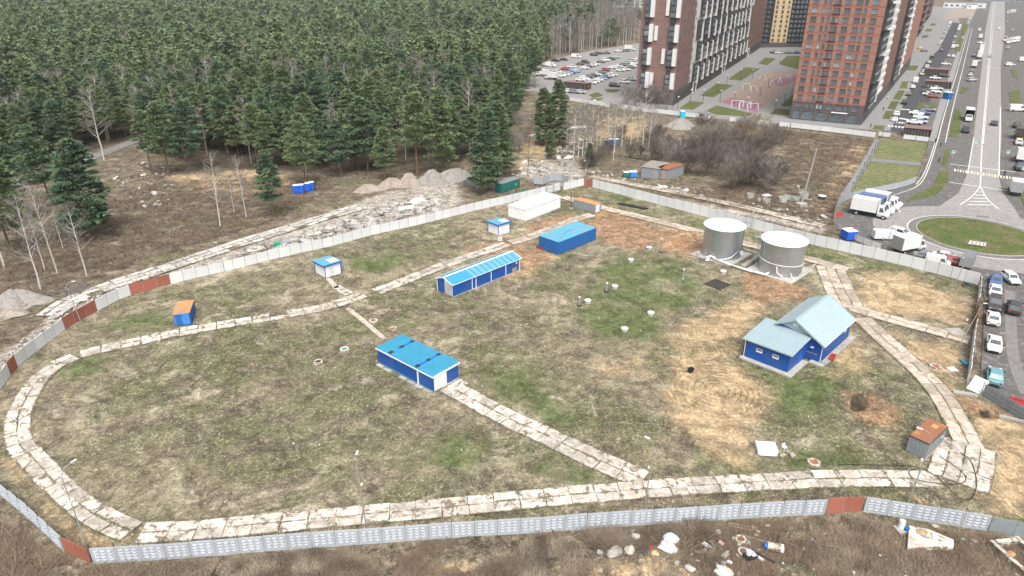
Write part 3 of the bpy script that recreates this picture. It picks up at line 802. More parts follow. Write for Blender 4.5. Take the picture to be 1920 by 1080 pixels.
# ================================================================== buildings of the compound
def ribbed(mb, x0, x1, y0, y1, zf, pitch=.28, along='x', amp=.05, m=0):
    """profiled sheet: ribs running along one axis, height from zf(x, y)"""
    P = []; F = []
    n = int((y1 - y0) / pitch) if along == 'x' else int((x1 - x0) / pitch)
    lo, hi = (y0, y1) if along == 'x' else (x0, x1)
    ts = []
    for i in range(n):                                    # broad flats with narrow folded grooves
        t = lo + (hi - lo) * i / n; p = (hi - lo) / n
        ts += [(t, amp), (t + p * .74, amp), (t + p * .84, -amp), (t + p * .9, -amp)]
    ts.append((hi, amp))
    ends = (x0, x1) if along == 'x' else (y0, y1)
    for t, a in ts:
        for e in ends:
            x, y = (e, t) if along == 'x' else (t, e)
            P.append((x, y, zf(x, y) + a))
    for i in range(len(ts) - 1):
        q = (2 * i, 2 * i + 1, 2 * i + 3, 2 * i + 2); F.append(q if along == 'x' else tuple(reversed(q)))
    mb.add(P, F, m); return mb

# --- corrugated blue shed
B0, rot, Lx, Ly = frame(G(699.4, 684.5), G(813.5, 734.5), G(859.5, 707.9)); h = 2.55
t = thing("blue_shed", "low blue shed with corrugated bright blue roof and white door, nearest the middle", "shed", B0, rot)
mb = MB(); mb.box(0, 0, 0, Lx, Ly, h)
mb.build("wall", "blue_wall", t)
zf = lambda x, y: h + .15 + .12 * (x / Lx)
rf = MB(); ribbed(rf, -.2, Lx + .2, -.2, Ly + .2, zf, .43, 'x', .07); rf.box(-.19, -.19, h + .003, Lx + .19, Ly + .19, h + .06)
roof = rf.build("roof", "cyan_roof", t)
for nm, bx in (("fascia", (-.24, -.24, h - .08, -.2, Ly + .24, h + .17)), ("fascia", (-.2, -.24, h - .08, Lx + .24, -.2, h + .26)), ("fascia", (Lx + .2, -.2, h - .05, Lx + .24, Ly + .24, h + .27))):
    MB().box(*bx).build(nm, "white_paint", roof)
for yy in (Ly * .29, Ly * .77):
    mb = MB().box(.1 if yy < 6 else 1.9, yy - .16, h + .2, Lx - .2, yy + .16, h + .34); s = mb.build("roof_strip", "container_steelblue" if "container_steelblue" in MATS else "plastic_blue", roof)
    for xx in (.35, Lx * .5, Lx - .45): MB().box(xx - .33, yy - .26, h + .21, xx + .33, yy + .26, h + .4).build("bracket_plate", "dark_steel", roof)
d_ = MB().box(.12, -.05, .05, Lx * .5, -.003, h - .12).build("door", "white_paint", t)
MB().box(Lx * .5 - .3, -.09, 1.1, Lx * .5 - .22, -.05, 1.3).build("handle", "dark_steel", d_)
MB().box(Lx * .5 + .003, -.04, .0, Lx * .5 + .09, -.004, h - .1).build("door_post", "white_paint", t)
MB().box(-.04, .003, .0, -.003, Ly, .12).build("skirting", "cyan_roof_pale", t)
random.seed(5)
for k in range(7):
    y = .4 + k * 1.8
    if random.random() < .8: MB().rbox(-.55, y + .5, -.05, .6, 1.5, .16, random.uniform(-.08, .08)).build("footing_slab", "old_concrete", t)
MB().box(-.25, 3.2, .0, -.05, 3.32, h - .1).build("downpipe", "white_paint", t)

# --- long gabled blue building
B0, rot, Lx, Ly = frame(G(814.6, 545.7), G(849.6, 557.1), G(974.5, 506.1)); h, hr = 2.6, 3.4
t = thing("blue_pavilion", "long blue gabled building with white pilasters and white ridge cap", "building", B0, rot)
mb = MB(); mb.box(0, 0, 0, Lx, Ly, h)
for x in (0, Lx): mb.add([(x, 0, h), (x, Ly, h), (x, Ly / 2, hr)], [(0, 1, 2) if x else (2, 1, 0)])
mb.build("wall", "blue_wall", t)
def slope(x0, x1, s, mat, nm, par):
    y0 = -.25 if s > 0 else Ly + .25; e = h - .06; r = hr + .06; th = .07
    P = [(x0, y0, e), (x1, y0, e), (x1, Ly / 2, r), (x0, Ly / 2, r)]; P += [(a, b_, c_ + th) for a, b_, c_ in P]
    F = [(0, 3, 2, 1), (4, 5, 6, 7), (0, 1, 5, 4), (1, 2, 6, 5), (2, 3, 7, 6), (3, 0, 4, 7)]
    return MB().add(P, F if s > 0 else [tuple(reversed(f)) for f in F]).build(nm, mat, par)
xs = Lx * .285
r1 = slope(-.25, xs, 1, "cyan_roof", "roof", t); slope(-.25, xs, -1, "cyan_roof", "roof_slope", r1)
r2 = slope(xs + .003, Lx + .25, 1, "cyan_roof_pale", "roof", t); slope(xs + .003, Lx + .25, -1, "cyan_roof_pale", "roof_slope", r2)
MB().box(-.3, Ly / 2 - .2, hr + .09, Lx + .3, Ly / 2 + .2, hr + .19).build("ridge_cap", "white_paint", t)
for k in range(9):
    x = xs + .9 + k * (Lx - xs - .4) / 9
    for s in (1, -1):
        y0 = -.25 if s > 0 else Ly + .25
        MB().beam((x, y0, h + .045), (x, Ly / 2 - s * .2, hr + .125 - .05), .07, .06).build("seam", "dark_steel", r2)
for s in (0, 1):
    x = -.3 if s == 0 else Lx + .3
    for y0 in (-.3, Ly + .3): MB().beam((x, y0, h - .02), (x, Ly / 2, hr + .08), .08, .22).build("bargeboard", "white_paint", t)
for y in (-.3, Ly + .3): MB().box(-.3, y - .03, h - .05, Lx + .3, y + .03, h + .04).build("gutter", "white_paint", t)
for fx in (.27, .325, .55, .775, .992): MB().box(Lx * fx - .07, -.07, 0, Lx * fx + .07, -.003, h - .02).build("pilaster", "white_paint", t)
MB().box(-.09, Ly - .12, 0, -.003, Ly + .02, h).build("pilaster", "white_paint", t)
mb = MB().add([(-.06, .06, .05), (-.06, Ly * .5, .05), (-.06, Ly * .5, hr - .12), (-.06, .06, h)], [(3, 2, 1, 0)]); mb.box(-.06, .06, .05, -.004, Ly * .5, h - .2)
d_ = mb.build("door", "white_paint", t); MB().box(-.1, Ly * .25, 1.1, -.06, Ly * .25 + .08, 1.25).build("handle", "dark_steel", d_)
w_ = MB().box(Lx * .935, -.06, 1.75, Lx * .955, -.004, 2.15).build("window", "white_paint", t)
MB().box(-.05, -.05, -.05, Lx + .05, -.003, .1).build("plinth", "old_concrete", t)
p_ = thing("pallet", "wooden pallet leaning on the long gabled blue building", "pallet", B0 + np.array([cos(rot) * Lx * .9 + sin(rot) * .25, sin(rot) * Lx * .9 - cos(rot) * .25]), rot)
for k in range(5): MB().box(-.6, -.05, .05 + k * .22, .6, 0, .18 + k * .22).build("board", "timber", p_)
for x in (-.55, 0, .55): MB().box(x - .05, .003, .03, x + .05, .1, 1.12).build("stringer", "timber", p_)

# --- blue double container with pale roof
def corrugated_box(t, Lx, Ly, h, wall, roof, name="wall", pitch=.6):
    mb = MB().box(0, 0, 0, Lx, Ly, h - .05)
    for k in range(int(Lx / pitch)):
        mb.box(.2 + k * pitch, -.04, .15, .2 + k * pitch + pitch * .45, -.002, h - .2)
    for k in range(int(Ly / pitch)):
        mb.box(-.04, .2 + k * pitch, .15, -.002, .2 + k * pitch + pitch * .45, h - .2)
    mb.build(name, wall, t)
    rf = MB().box(-.06, -.06, h - .05, Lx + .06, Ly + .06, h)
    return rf.build("roof", roof, t)
B0, rot, Lx, Ly = frame(G(1012.2, 463.6), G(1046.7, 477.5), G(1117, 449)); h = 2.95
t = thing("blue_container", "blue double container with scuffed pale blue roof on reddish soil", "container", B0, rot)
r_ = corrugated_box(t, Lx, Ly, h, "container_blue", "cyan_roof_rusty")
MB().box(.3, Ly / 2 - .03, h + .002, Lx - .3, Ly / 2 + .03, h + .05).build("seam", "container_grey", r_)
MB().tube([(Lx * .02 + k * 1.0, Ly * .05 + .55 * k - .02 * k * k * .8, h + .03) for k in range(9)], .03, 4).build("cable", "dark_steel", r_)
for (fx, fy) in ((.6, .35), (.72, .2), (.85, .3), (.08, .5), (.1, .62)): MB().rbox(Lx * fx, Ly * fy, h + .004, .7, .4, .03, .4).build("patch", "rust_orange", r_)
q = thing("red_trough", "small red metal trough at the corner of the blue double container", "trough", G(1012.5, 466), rot + pi / 2)
mb = MB().box(-.9, -.3, 0, .9, .3, .08); mb.box(-.9, -.3, .08, -.82, .3, .4); mb.box(.82, -.3, .08, .9, .3, .4); mb.box(-.82, -.3, .08, .82, -.24, .4); mb.box(-.82, .24, .08, .82, .3, .4); mb.build("trough", "plastic_red", q)

# --- white flat building
B0, rot, Lx, Ly = frame(G(954.6, 405.3), G(985, 415), G(1050.4, 389.3)); h = 3.1
t = thing("white_building", "plain white flat-roofed building by the forest-side fence", "building", B0, rot)
MB().box(0, 0, .12, Lx, Ly, h - .2).build("wall", "white_paint", t)
mb = MB().box(-.12, -.12, h - .2, Lx + .12, Ly + .12, h); mb.add([(-.1, -.1, h + .004), (Lx + .1, -.1, h + .004), (Lx + .1, Ly / 2, h + .14), (-.1, Ly / 2, h + .14), (-.1, Ly + .1, h + .004), (Lx + .1, Ly + .1, h + .004)], [(0, 1, 2, 3), (3, 2, 5, 4), (0, 3, 4), (1, 5, 2)])
mb.build("roof", "white_paint", t); MB().box(-.1, -.1, -.1, Lx + .1, Ly + .1, .12).build("plinth", "old_concrete", t)
for k in range(1, 6): MB().box(Lx * k / 6 - .02, -.012, .2, Lx * k / 6 + .02, -.001, h - .22).build("panel_joint", "white_panel", t)

# --- small white kiosks with blue trim
def kiosk(label, A, B, C, extra):
    B0, rot, Lx, Ly = frame(G(*A), G(*B), G(*C)); h = 2.6
    t = thing("kiosk", label, "kiosk", B0, rot, "white kiosks with blue trim")
    MB().box(0, 0, .05, Lx, Ly, h).build("wall", "white_paint", t)
    for x, y in ((0, 0), (Lx, 0), (0, Ly)): MB().box(x - .07, y - .07, 0, x + .07, y + .07, h - .01).build("corner_trim", "blue_trim", t)
    P = [(-.35, -.3, h + .22), (Lx + .3, -.3, h + .22), (Lx + .3, Ly + .45, h + .02), (-.35, Ly + .45, h + .02)]
    P += [(a, b_, c_ + .05) for a, b_, c_ in P]
    r_ = MB().add(P, [(0, 3, 2, 1), (4, 5, 6, 7), (0, 1, 5, 4), (1, 2, 6, 5), (2, 3, 7, 6), (3, 0, 4, 7)]).build("roof", "cyan_roof_rusty" if False else "cyan_roof_pale", t)
    MB().beam((-.38, -.34, h + .16), (Lx + .33, -.34, h + .16), .08, .3).build("fascia", "blue_trim", r_)
    MB().beam((-.39, -.3, h + .16), (-.39, Ly + .45, h - .04), .08, .3).build("fascia", "blue_trim", r_)
    MB().box(Lx * .45, .2, h + .3, Lx * .95, Ly * .55, h + .42).build("hatch", "white_paint", r_)
    MB().box(Lx * .25, -.04, .1, Lx * .55, -.003, 2.1).build("door", "white_panel", t)
    for k in range(2): MB().cyl((Lx + .15 + k * .35, Ly * .8, 0), (Lx + .15 + k * .35, Ly * .8, h + 1.1), .05).build("vent_pipe", "dark_steel", t)
    return t
kiosk("small white kiosk with blue trim beside the slab road junction", (591, 511.7), (611, 522), (640, 512.8), 0)
kiosk("small white kiosk with blue trim below the plain white building", (913.3, 435), (934.4, 442.3), (955.5, 436), 0)

# --- blue bunker with orange rusty lid
B0 = G(328.5, 612); C0 = G(359.5, 608.5); rot = atan2(*(C0 - B0)[::-1]); w = float(np.linalg.norm(C0 - B0)); dl, h = 5.4, 2.35
t = thing("waste_container", "blue steel container with orange rusty lid beside the slab road", "container", B0, rot)
mb = MB().box(0, 0, .1, w, dl, h - .06)
for k in range(5): mb.box(-.06, .3 + k * 1.1, .1, -.002, .42 + k * 1.1, h - .1); mb.box(w + .002, .3 + k * 1.1, .1, w + .06, .42 + k * 1.1, h - .1)
mb.build("wall", "container_blue", t)
rf = MB().box(-.08, -.08, h - .06, w + .08, dl + .08, h).build("lid", "rust_orange", t)
MB().box(w * .25, .3, h + .002, w * .72, .75, h + .12).build("hatch", "galvanised", rf)
dd = MB().box(w * .5, -.06, .15, w - .15, -.003, h - .15).build("door", "container_blue_light", t); MB().box(w * .5 + .06, -.12, 1.0, w * .5 + .12, -.06, 1.5).build("handle", "galvanised", dd)
MB().box(.2, -.08, .12, .28, -.003, h - .2).build("latch_bar", "galvanised", t)

# --- grey container with rusty roof, lower right
B0, rot, Lx, Ly = frame(G(1696.7, 845.7), G(1733.7, 861.5), G(1768, 828)); h = 2.45
t = thing("rusty_container", "grey steel container with rusty brown roof at the road corner", "container", B0, rot)
r_ = corrugated_box(t, Lx, Ly, h, "container_grey", "rust_brown", pitch=.5)
MB().box(Lx * .68, Ly * .3, h + .003, Lx * .85, Ly * .62, h + .06).build("hatch", "rust_orange", r_)
for a, b_ in (((-.07, -.07), (Lx + .07, -.07)), ((-.07, -.07), (-.07, Ly + .07))): MB().beam((*a, h - .02), (*b_, h - .02), .06, .12).build("edge_trim", "dark_steel", r_)
MB().box(Lx * .75, -.1, 1.3, Lx * .82, -.04, 1.5).build("vent", "white_panel", t)
MB().box(-.1, -.1, -.05, Lx, 0, .08).build("skid", "timber", t)

# --- small grey container with rusty roof at the back
B0, rot, Lx, Ly = frame(G(1076, 388.6), G(1115.3, 399.7), G(1124, 396.2)); h = 2.25
t = thing("grey_container", "small grey container with orange rusty roof by the far track", "container", B0, rot)
r_ = corrugated_box(t, Lx + .5, Ly, h, "container_grey", "rust_orange", pitch=.5)
MB().box(.3, -.06, .1, Lx * .9, -.041, h - .15).build("door", "white_paint", t)

# --- blue house with pale metal roofs
B0 = G(1475.7, 699.6); rot = radians(45.5)
t = thing("blue_house", "blue house with pale grey metal gable roof and lower front wing", "house", B0, rot)
WX0, WX1, WY = 0.0, 6.6, 7.25
MX0, MX1, MY0, MY1 = 6.6, 18.7, -2.3, 5.0
hw, hb, hr, ym, k_ = 3.35, 3.95, 6.15, 2.4, .565
zr = lambda y: hr - k_ * abs(y - ym)
P = [(x, y, z) for z in (0, 1) for x, y in ((WX0, 0), (WX1 - .003, 0), (WX1 - .003, WY), (WX0, WY))]
P = [(x, y, 0 if z == 0 else (hw if x == WX0 else hb)) for x, y, z in P]
BF = [(0, 3, 2, 1), (4, 5, 6, 7), (0, 1, 5, 4), (1, 2, 6, 5), (2, 3, 7, 6), (3, 0, 4, 7)]
MB().add(P, BF).build("wing_wall", "blue_wall", t)
eR, eL = zr(MY0) - .12, zr(MY1) - .12
P = [(x, y, z) for x in (MX0, MX1) for y, z in ((MY0, 0), (MY1, 0), (MY1, eL), (MY0, eR))]
MB().add(P, [(0, 3, 2, 1), (4, 5, 6, 7), (0, 4, 7, 3), (1, 2, 6, 5), (3, 7, 6, 2)]).build("wall", "blue_wall", t)
g = MB()
for x, s_ in ((MX0 - .004, 1), (MX1 + .004, -1)): gab = MB().add([(x, MY0, eR - .02), (x, MY1, eL), (x, ym, hr - .12)], [(2, 1, 0) if s_ > 0 else (0, 1, 2)]).build("gable", "grey_roof", t)
MB().box(MX0 - .07, ym - .45, 4.75, MX0 - .008, ym + .45, 5.45).build("gable_vent", "white_panel", gab)
rf = MB(); sl = (hb - hw) / (WX1 - WX0)
ribbed(rf, WX0 - .5, WX1 + .9, -.45, WY + .5, lambda x, y: hw + .1 + sl * (x - WX0), .42, 'x', .05)
rf.add([(WX0 - .5, -.45, hw - .5 * sl), (WX1 + .9, -.45, hb + .9 * sl), (WX1 + .9, WY + .5, hb + .9 * sl), (WX0 - .5, WY + .5, hw - .5 * sl)], [(0, 3, 2, 1)])
wr = rf.build("wing_roof", "grey_roof", t)
MB().beam((WX0 - .5, -.45, hw + .06 - .5 * sl), (WX0 - .5, WY + .5, hw + .06 - .5 * sl), .06, .2).build("eave_trim", "grey_roof", wr)
MB().beam((WX0 - .5, -.47, hw + .06 - .5 * sl), (WX1 - .2, -.47, hb + .06 - .2 * sl), .05, .2).build("eave_trim", "grey_roof", wr)
X0, X1, Y0, Y1 = MX0 - .65, MX1 + .45, MY0 - .5, MY1 + .5
rf = MB(); ribbed(rf, X0, X1, Y0, ym, lambda x, y: zr(y) + .1, .5, 'y', .03); mr = rf.build("roof", "grey_roof", t)
rf = MB(); ribbed(rf, X0, X1, ym, Y1, lambda x, y: zr(y) + .1, .5, 'y', .03); rf.build("roof_slope", "grey_roof", mr)
for ye in (Y0, Y1):
    for x in (X0, X1): MB().beam((x, ye, zr(ye) + .02), (x, ym, hr + .02), .1, .26).build("bargeboard", "grey_roof", mr)
    MB().box(X0, ye - .06, zr(ye) - .05, X1, ye + .06, zr(ye) + .1).build("gutter", "white_panel", mr)
    MB().add([(X0, ye, zr(ye) + .03), (MX0 - .006, ye, zr(ye) + .03), (MX0 - .006, ym, hr + .03), (X0, ym, hr + .03)], [(0, 1, 2, 3), (3, 2, 1, 0)]).build("soffit", "grey_roof", mr)
MB().box(X0 - .02, ym - .18, hr + .09, X1 + .02, ym + .18, hr + .18).build("ridge_cap", "grey_roof", mr)
he = 3.2
for y in (2.2, 4.9):
    w_ = MB().box(-.05, y - .5, 1.7, -.003, y + .5, 2.35).build("window", "white_paint", t)
    MB().box(-.06, y - .42, 1.98, -.051, y + .42, 2.28).build("pane", "pane_glass", w_)
d_ = MB().box(3.6, -.05, .1, 4.6, -.003, 2.2).build("door", "blue_trim", t); MB().box(4.4, -.09, 1.1, 4.5, -.05, 1.2).build("handle", "galvanised", d_)
MB().cyl((MX0 - .05, MY0 - .05, 0), (MX0 - .05, MY0 - .05, he), .05).build("downpipe", "white_paint", t)
MB().cyl((-.08, WY + .05, 0), (-.08, WY + .05, hw), .05).build("downpipe", "white_paint", t)
MB().box(MX0 + 9.5, MY0 - .05, 1.7, MX0 + 10.3, MY0 - .003, 2.3).build("window", "white_panel", t)
MB().box(MX0 - .1, MY0 + .6, 1.2, MX0 - .004, MY0 + 2.3, 1.26).build("shelf_rail", "timber", t)
MB().box(MX0 - .5, MY0 + 1.2, 2.35, MX0 - .004, MY0 + 1.7, 2.4).build("door_canopy", "white_panel", t)
ap = MB(); ap.box(-.9, -1.0, -.1, 0 - .003, WY + .4, .1); ap.box(-.9 + .9, -1.0, -.1, 5.6, -.003, .1); ap.box(5.6, MY0 - .9, -.1, MX0 - .003, -1.0, .09)
ap.build("paved_skirt", "old_concrete", t)
for k in range(6): MB().rbox(MX0 + 1.2 + k * 2.1, MY0 - .6, -.06, 1.9, 1.0, .16, random.uniform(-.06, .06)).build("skirt_slab", "old_concrete", t)
q = thing("red_trailer_tub", "small red metal tub lying beside the blue house wall", "tub", B0 + np.array([cos(rot) * 9.3 + sin(rot) * 3.3, sin(rot) * 9.3 - cos(rot) * 3.3]), rot + .2)
mb = MB().box(-.9, -.35, .1, .9, .35, .18); mb.box(-.9, -.35, .18, .9, -.28, .5); mb.box(-.9, .28, .18, .9, .35, .5); mb.box(-.9, -.28, .18, -.83, .28, .5); mb.box(.83, -.28, .18, .9, .28, .5); mb.build("tub", "plastic_red", q)

# ================================================================== water tanks
def tank(label, px, r, h, ladder_az, band):
    c = G(*px); t = thing("water_tank", label, "tank", c, 0, "galvanised water tanks")
    mb = MB(); prof = []
    n = 9
    for k in range(n):
        z = h * k / n; prof += [(r, z), (r, z + h / n - .03), (r + .018, z + h / n - .025), (r + .018, z + h / n - .002)]
    prof.append((r, h)); mb.lathe(prof, 48)
    mb.build("wall", "tank_wall", t)
    mb = MB().lathe([(r + .3, h - .12), (r + .32, h), (r + .3, h + .04), (r * .5, h + .32), (.35, h + .5), (0.01, h + .52)], 48); mb.lathe([(r - .05, h - .1), (r + .3, h - .12)], 48)
    rf = mb.build("roof", "white_paint", t)
    for k in range(24):
        a = 2 * pi * k / 24
        MB().beam((cos(a) * .5, sin(a) * .5, h + .53), (cos(a) * (r + .28), sin(a) * (r + .28), h + .07), .05, .04).build("roof_seam", "white_paint", rf)
    MB().cyl((r * .55 * cos(ladder_az), r * .55 * sin(ladder_az), h + .2), (r * .55 * cos(ladder_az), r * .55 * sin(ladder_az), h + .65), .35, .35, 12).build("roof_hatch", "white_panel", rf)
    ca, sa = cos(ladder_az), sin(ladder_az); ox, oy = ca * (r + .5), sa * (r + .5); tx, ty = -sa * .3, ca * .3
    lad = MB()
    for s in (-1, 1): lad.beam((ox + s * tx, oy + s * ty, .2), (ox + s * tx, oy + s * ty, h + 1.0), .06)
    for k in range(int(h / .35)): lad.beam((ox - tx, oy - ty, .4 + k * .35), (ox + tx, oy + ty, .4 + k * .35), .04)
    for k in range(8):
        z = 2.2 + k * (h - 1.6) / 8; pts = [(ox + tx * cos(q) * 1.2 + ca * .75 * sin(q), oy + ty * cos(q) * 1.2 + sa * .75 * sin(q), z) for q in np.linspace(0, pi, 7)]
        lad.tube(pts, .025, 4)
    lad.build("ladder", "galvanised", t)
    pl = MB(); pl.rbox(ca * (r + .9), sa * (r + .9), h + .02, 1.2, 1.4, .06, ladder_az)
    for s in (-1, 1):
        for z in (.5, 1.0): pl.beam((ca * (r + .3) + s * tx * 2.3, sa * (r + .3) + s * ty * 2.3, h + z), (ca * (r + 1.5) + s * tx * 2.3, sa * (r + 1.5) + s * ty * 2.3, h + z), .05)
        pl.beam((ca * (r + 1.5) + s * tx * 2.3, sa * (r + 1.5) + s * ty * 2.3, h), (ca * (r + 1.5) + s * tx * 2.3, sa * (r + 1.5) + s * ty * 2.3, h + 1.1), .06)
    pl.build("platform", "galvanised", t)
    if band:
        pts = [((r + .06) * cos(a), (r + .06) * sin(a), h * (.36 + .12 * ((-a) / pi - .5))) for a in np.linspace(-pi * 1.05, .05, 24)]
        MB().tube(pts, .06, 5).build("pipe_band", "white_paint", t)
        MB().tube([(r * cos(-2.1) * 1.03, r * sin(-2.1) * 1.03, 2.2), (r * cos(-2.05) * 1.05, r * sin(-2.05) * 1.05, 1.0), (r * cos(-1.8) * 1.14, r * sin(-1.8) * 1.14, .45)], .11, 6).build("outlet_pipe", "white_paint", t)
        MB().tube([(r * cos(-1.45) * 1.03, r * sin(-1.45) * 1.03, 1.1), (r * cos(-1.42) * 1.1, r * sin(-1.42) * 1.1, .4), (r * cos(-1.38) * 1.35, r * sin(-1.38) * 1.35, -.05)], .1, 6).build("drain_hose", "white_paint", t)
    else:
        pts = [((r + .05) * cos(a), (r + .05) * sin(a), .35 + 2.6 * ((a + 1.9) / 1.2) ** 2) for a in np.linspace(-1.9, -.95, 9)]
        MB().tube(pts, .05, 5).build("wall_hose", "tank_wall", t)
        MB().box(-.25 + cos(-.62) * (r + .2), sin(-.62) * (r + .2) - .2, .9, .25 + cos(-.62) * (r + .2), sin(-.62) * (r + .2) + .2, 1.6).build("control_box", "white_panel", t)
        MB().tube([(cos(a) * (r + .06), sin(a) * (r + .06), z) for a, z in ((-.5, h), (-.52, h * .6), (-.55, 1.2))], .05, 5).build("cable", "dark_steel", t)
    rd = thing("tank_base", "concrete base under the " + ("nearer" if band else "farther") + " metal tank", "base", (c[0], c[1], 0), rot=radians(45))
    MB().box(-r - .7, -r - .7, -.15, r + .7, r + .7, .12).build("slab", "old_concrete", rd)
    t.location.z = .124
    return c
c1 = tank("galvanised water tank on the left, farther from the camera", (1351.5, 477), 4.15, 6.8, radians(15), False)
c2 = tank("galvanised water tank on the right with a white pipe band", (1461, 506), 4.35, 6.75, radians(165), True)
t = thing("white_pipe", "white pipe lying between the two metal tanks", "pipe", (*G(1333, 487), 0))
o_ = G(1333, 487); pts = [(*(G(*p) - o_), z) for p, z in (((1322, 487), .5), ((1334, 486), .75), ((1340, 490), .55), ((1370, 500), .4), ((1410, 512), .35), ((1435, 518), .35), ((1447, 511), .7))]
MB().tube(pts, .22, 8).build("pipe", "white_paint", t, smooth=True)
MB().cyl((*(G(1326, 488) - o_), .0), (*(G(1326, 488) - o_), .85), .5, .4, 10).build("valve", "white_paint", t); MB().cyl((*(G(1337, 484) - o_), .2), (*(G(1337, 484) - o_), .95), .3, .3, 10).build("flange", "container_blue_light", t)
for lab, pxs, ln in (("rough concrete beam lying between the tanks", ((1392, 502), (1424, 482)), 1), ("concrete kerb along the right side of the nearer tank", ((1496, 521), (1528, 497)), 1), ("concrete trough edge behind the tanks", ((1395, 468), (1420, 476)), 1)):
    a, b_ = G(*pxs[0]), G(*pxs[1]); m_ = (a + b_) / 2
    o = MB().rbox(0, 0, -.05, float(np.linalg.norm(b_ - a)), .8 if "beam" in lab else .3, .6 if "beam" in lab else .35, 0).build("concrete_beam", "old_concrete", None, m_, atan2(*(b_ - a)[::-1])); tag(o, lab, "beam")

# ================================================================== wells, vents, pits
def well(label, px, r=.55, h=.42, kind="cap"):
    t = thing("well_cover", label, "well", G(*px), random.random() * 3, "wells in the grass")
    if kind == "cap":
        MB().lathe([(r * .98, -.1), (r, h)], 16).build("ring", "old_concrete", t)
        MB().lathe([(r * 1.12, h), (r * 1.12, h + .12), (r * .6, h + .17), (.01, h + .18)], 16).build("lid", "white_paint", t)
    else:
        MB().lathe([(r * 1.25, -.1), (r * 1.25, h * .6), (r * .8, h * .6), (r * .8, -.1)], 16).build("ring", "slab", t)
        MB().lathe([(r * .79, h * .3), (.01, h * .34)], 16).build("lid", {"rust": "rust_brown", "green": "plastic_green", "open": "dark_pit"}[kind], t)
    return t
for lab, px in (("white capped well, farthest, by the reddish soil", (1217, 467)), ("white capped well left of the tall vent pipe", (1183, 490)), ("white capped well beside the right vent pipe of the green patch", (1153, 540)),
                ("white capped well beside the left vent pipe of the green patch", (1102, 567)), ("white capped well on the green patch, lowest but one", (1220, 590)), ("white capped well, lowest on the green patch", (1171, 620)), ("white capped well beside the dark square pit", (1356, 512))):
    well(lab, px)
well("rusty well ring, upper of two near the corrugated shed", (700, 602), .62, .35, "rust"); well("rusty well ring, lower of two near the corrugated shed", (736, 617), .62, .35, "rust")
well("pale well ring left of the corrugated shed", (597, 679), .6, .35, "open"); well("green lidded well left of the corrugated shed", (646, 656), .6, .45, "green")
well("rusty well ring beside the white box near the slab road", (1526, 867), .65, .2, "rust"); well("pale well ring near the white sheet by the east fence", (1754, 687), .7, .3, "rust")
well("rusty well ring behind the tanks near the far fence", (1618, 524), .5, .15, "rust")
def vent(label, px, h, pad="dark_steel"):
    t = thing("vent_pipe", label, "vent pipe", G(*px), .6, "vent pipes on the lawn")
    MB().box(-.32, -.32, -.05, .32, .32, .14).build("base_plate", pad, t)
    MB().cyl((0, 0, .14), (0, 0, h), .15, .15, 8).build("pipe", "galvanised", t)
    MB().cyl((0, 0, h * .55), (0, 0, h * .6), .2, .2, 8).build("collar", "galvanised", t)
    MB().lathe([(.13, h), (.24, h + .08), (.24, h + .22), (.02, h + .34)], 10).build("cowl", "white_panel", t)
vent("vent pipe on the green patch, right one of the near pair", (1137, 547), 1.7); vent("vent pipe on the green patch, left one of the near pair", (1086, 573), 1.6)
vent("tall vent pipe in front of the reddish soil heap", (1239, 473), 3.0); vent("vent pipe on a pale square pad above the dark pit", (1280, 523), 2.0, "old_concrete"); vent("vent pipe on a pale pad against the left tank", (1306, 494), 2.4, "old_concrete")
t = thing("square_pit", "dark square pit with a low rim in the grass", "pit", G(1345, 533), radians(40))
MB().box(-1.6, -1.6, -.1, 1.6, 1.6, .03).build("bottom", "dark_pit", t)
for bx in ((-1.8, -1.8, -.1, 1.8, -1.6, .12), (-1.8, 1.6, -.1, 1.8, 1.8, .12), (-1.8, -1.6, -.1, -1.6, 1.6, .12), (1.6, -1.6, -.1, 1.8, 1.6, .12)): MB().box(*bx).build("rim", "dark_pit", t)
# white box, chairs, boards
t = thing("white_cover", "white box-like cover lying on the grass near the slab road", "cover", G(1437, 846), -.12)
mb = MB().box(-1.3, -.9, .15, 1.2, 1.1, .75); mb.box(-1.1, -1.05, .05, .9, -.9, .45); mb.build("cover", "white_paint", t)
for x, y in ((-1.2, -.8), (1.1, -.8), (-1.2, 1.0), (1.1, 1.0)): MB().box(x - .08, y - .08, -.05, x + .08, y + .08, .15).build("foot", "white_panel", t)
t = thing("plastic_chair", "small white plastic chair beside the white cover", "chair", G(1470, 843), .4)
MB().box(-.25, -.25, .42, .25, .25, .47).build("seat", "white_paint", t); MB().box(-.25, .22, .47, .25, .27, .9).build("backrest", "white_paint", t)
for x in (-.22, .22):
    for y in (-.22, .22): MB().box(x - .03, y - .03, 0, x + .03, y + .03, .42).build("leg", "white_paint", t)
def slab_thing(name, label, cat, px, sx, sy, h, rot, mat):
    o = MB().rbox(0, 0, -.03, sx, sy, h, 0).build(name, mat, None, G(*px), rot); return tag(o, label, cat)
slab_thing("paving_block", "pale block lying below the plastic chair", "block", (1468, 856), .8, .5, .25, .5, "slab"); slab_thing("paving_block", "pale block right of the plastic chair", "block", (1485, 855), .6, .8, .3, .2, "slab")
slab_thing("white_sheet", "white board lying near the east fence", "board", (1786, 692), 1.25, 1.25, .06, .1, "white_paint")
slab_thing("blue_sheet", "blue board leaning near the east fence", "board", (1807, 680), .5, 1.7, .25, .0, "cyan_roof"); slab_thing("concrete_block", "concrete block below the gate leaf", "block", (1809, 740), 3.2, .5, .4, -.35, "old_concrete")
slab_thing("gate_plate", "concrete plate beside the eastern gate", "plate", (1792, 622), 2.6, 2.2, .18, .1, "old_concrete"); slab_thing("concrete_block", "long concrete block beside the rail fence", "block", (1896, 787), 3.0, .45, .35, -.5, "old_concrete")
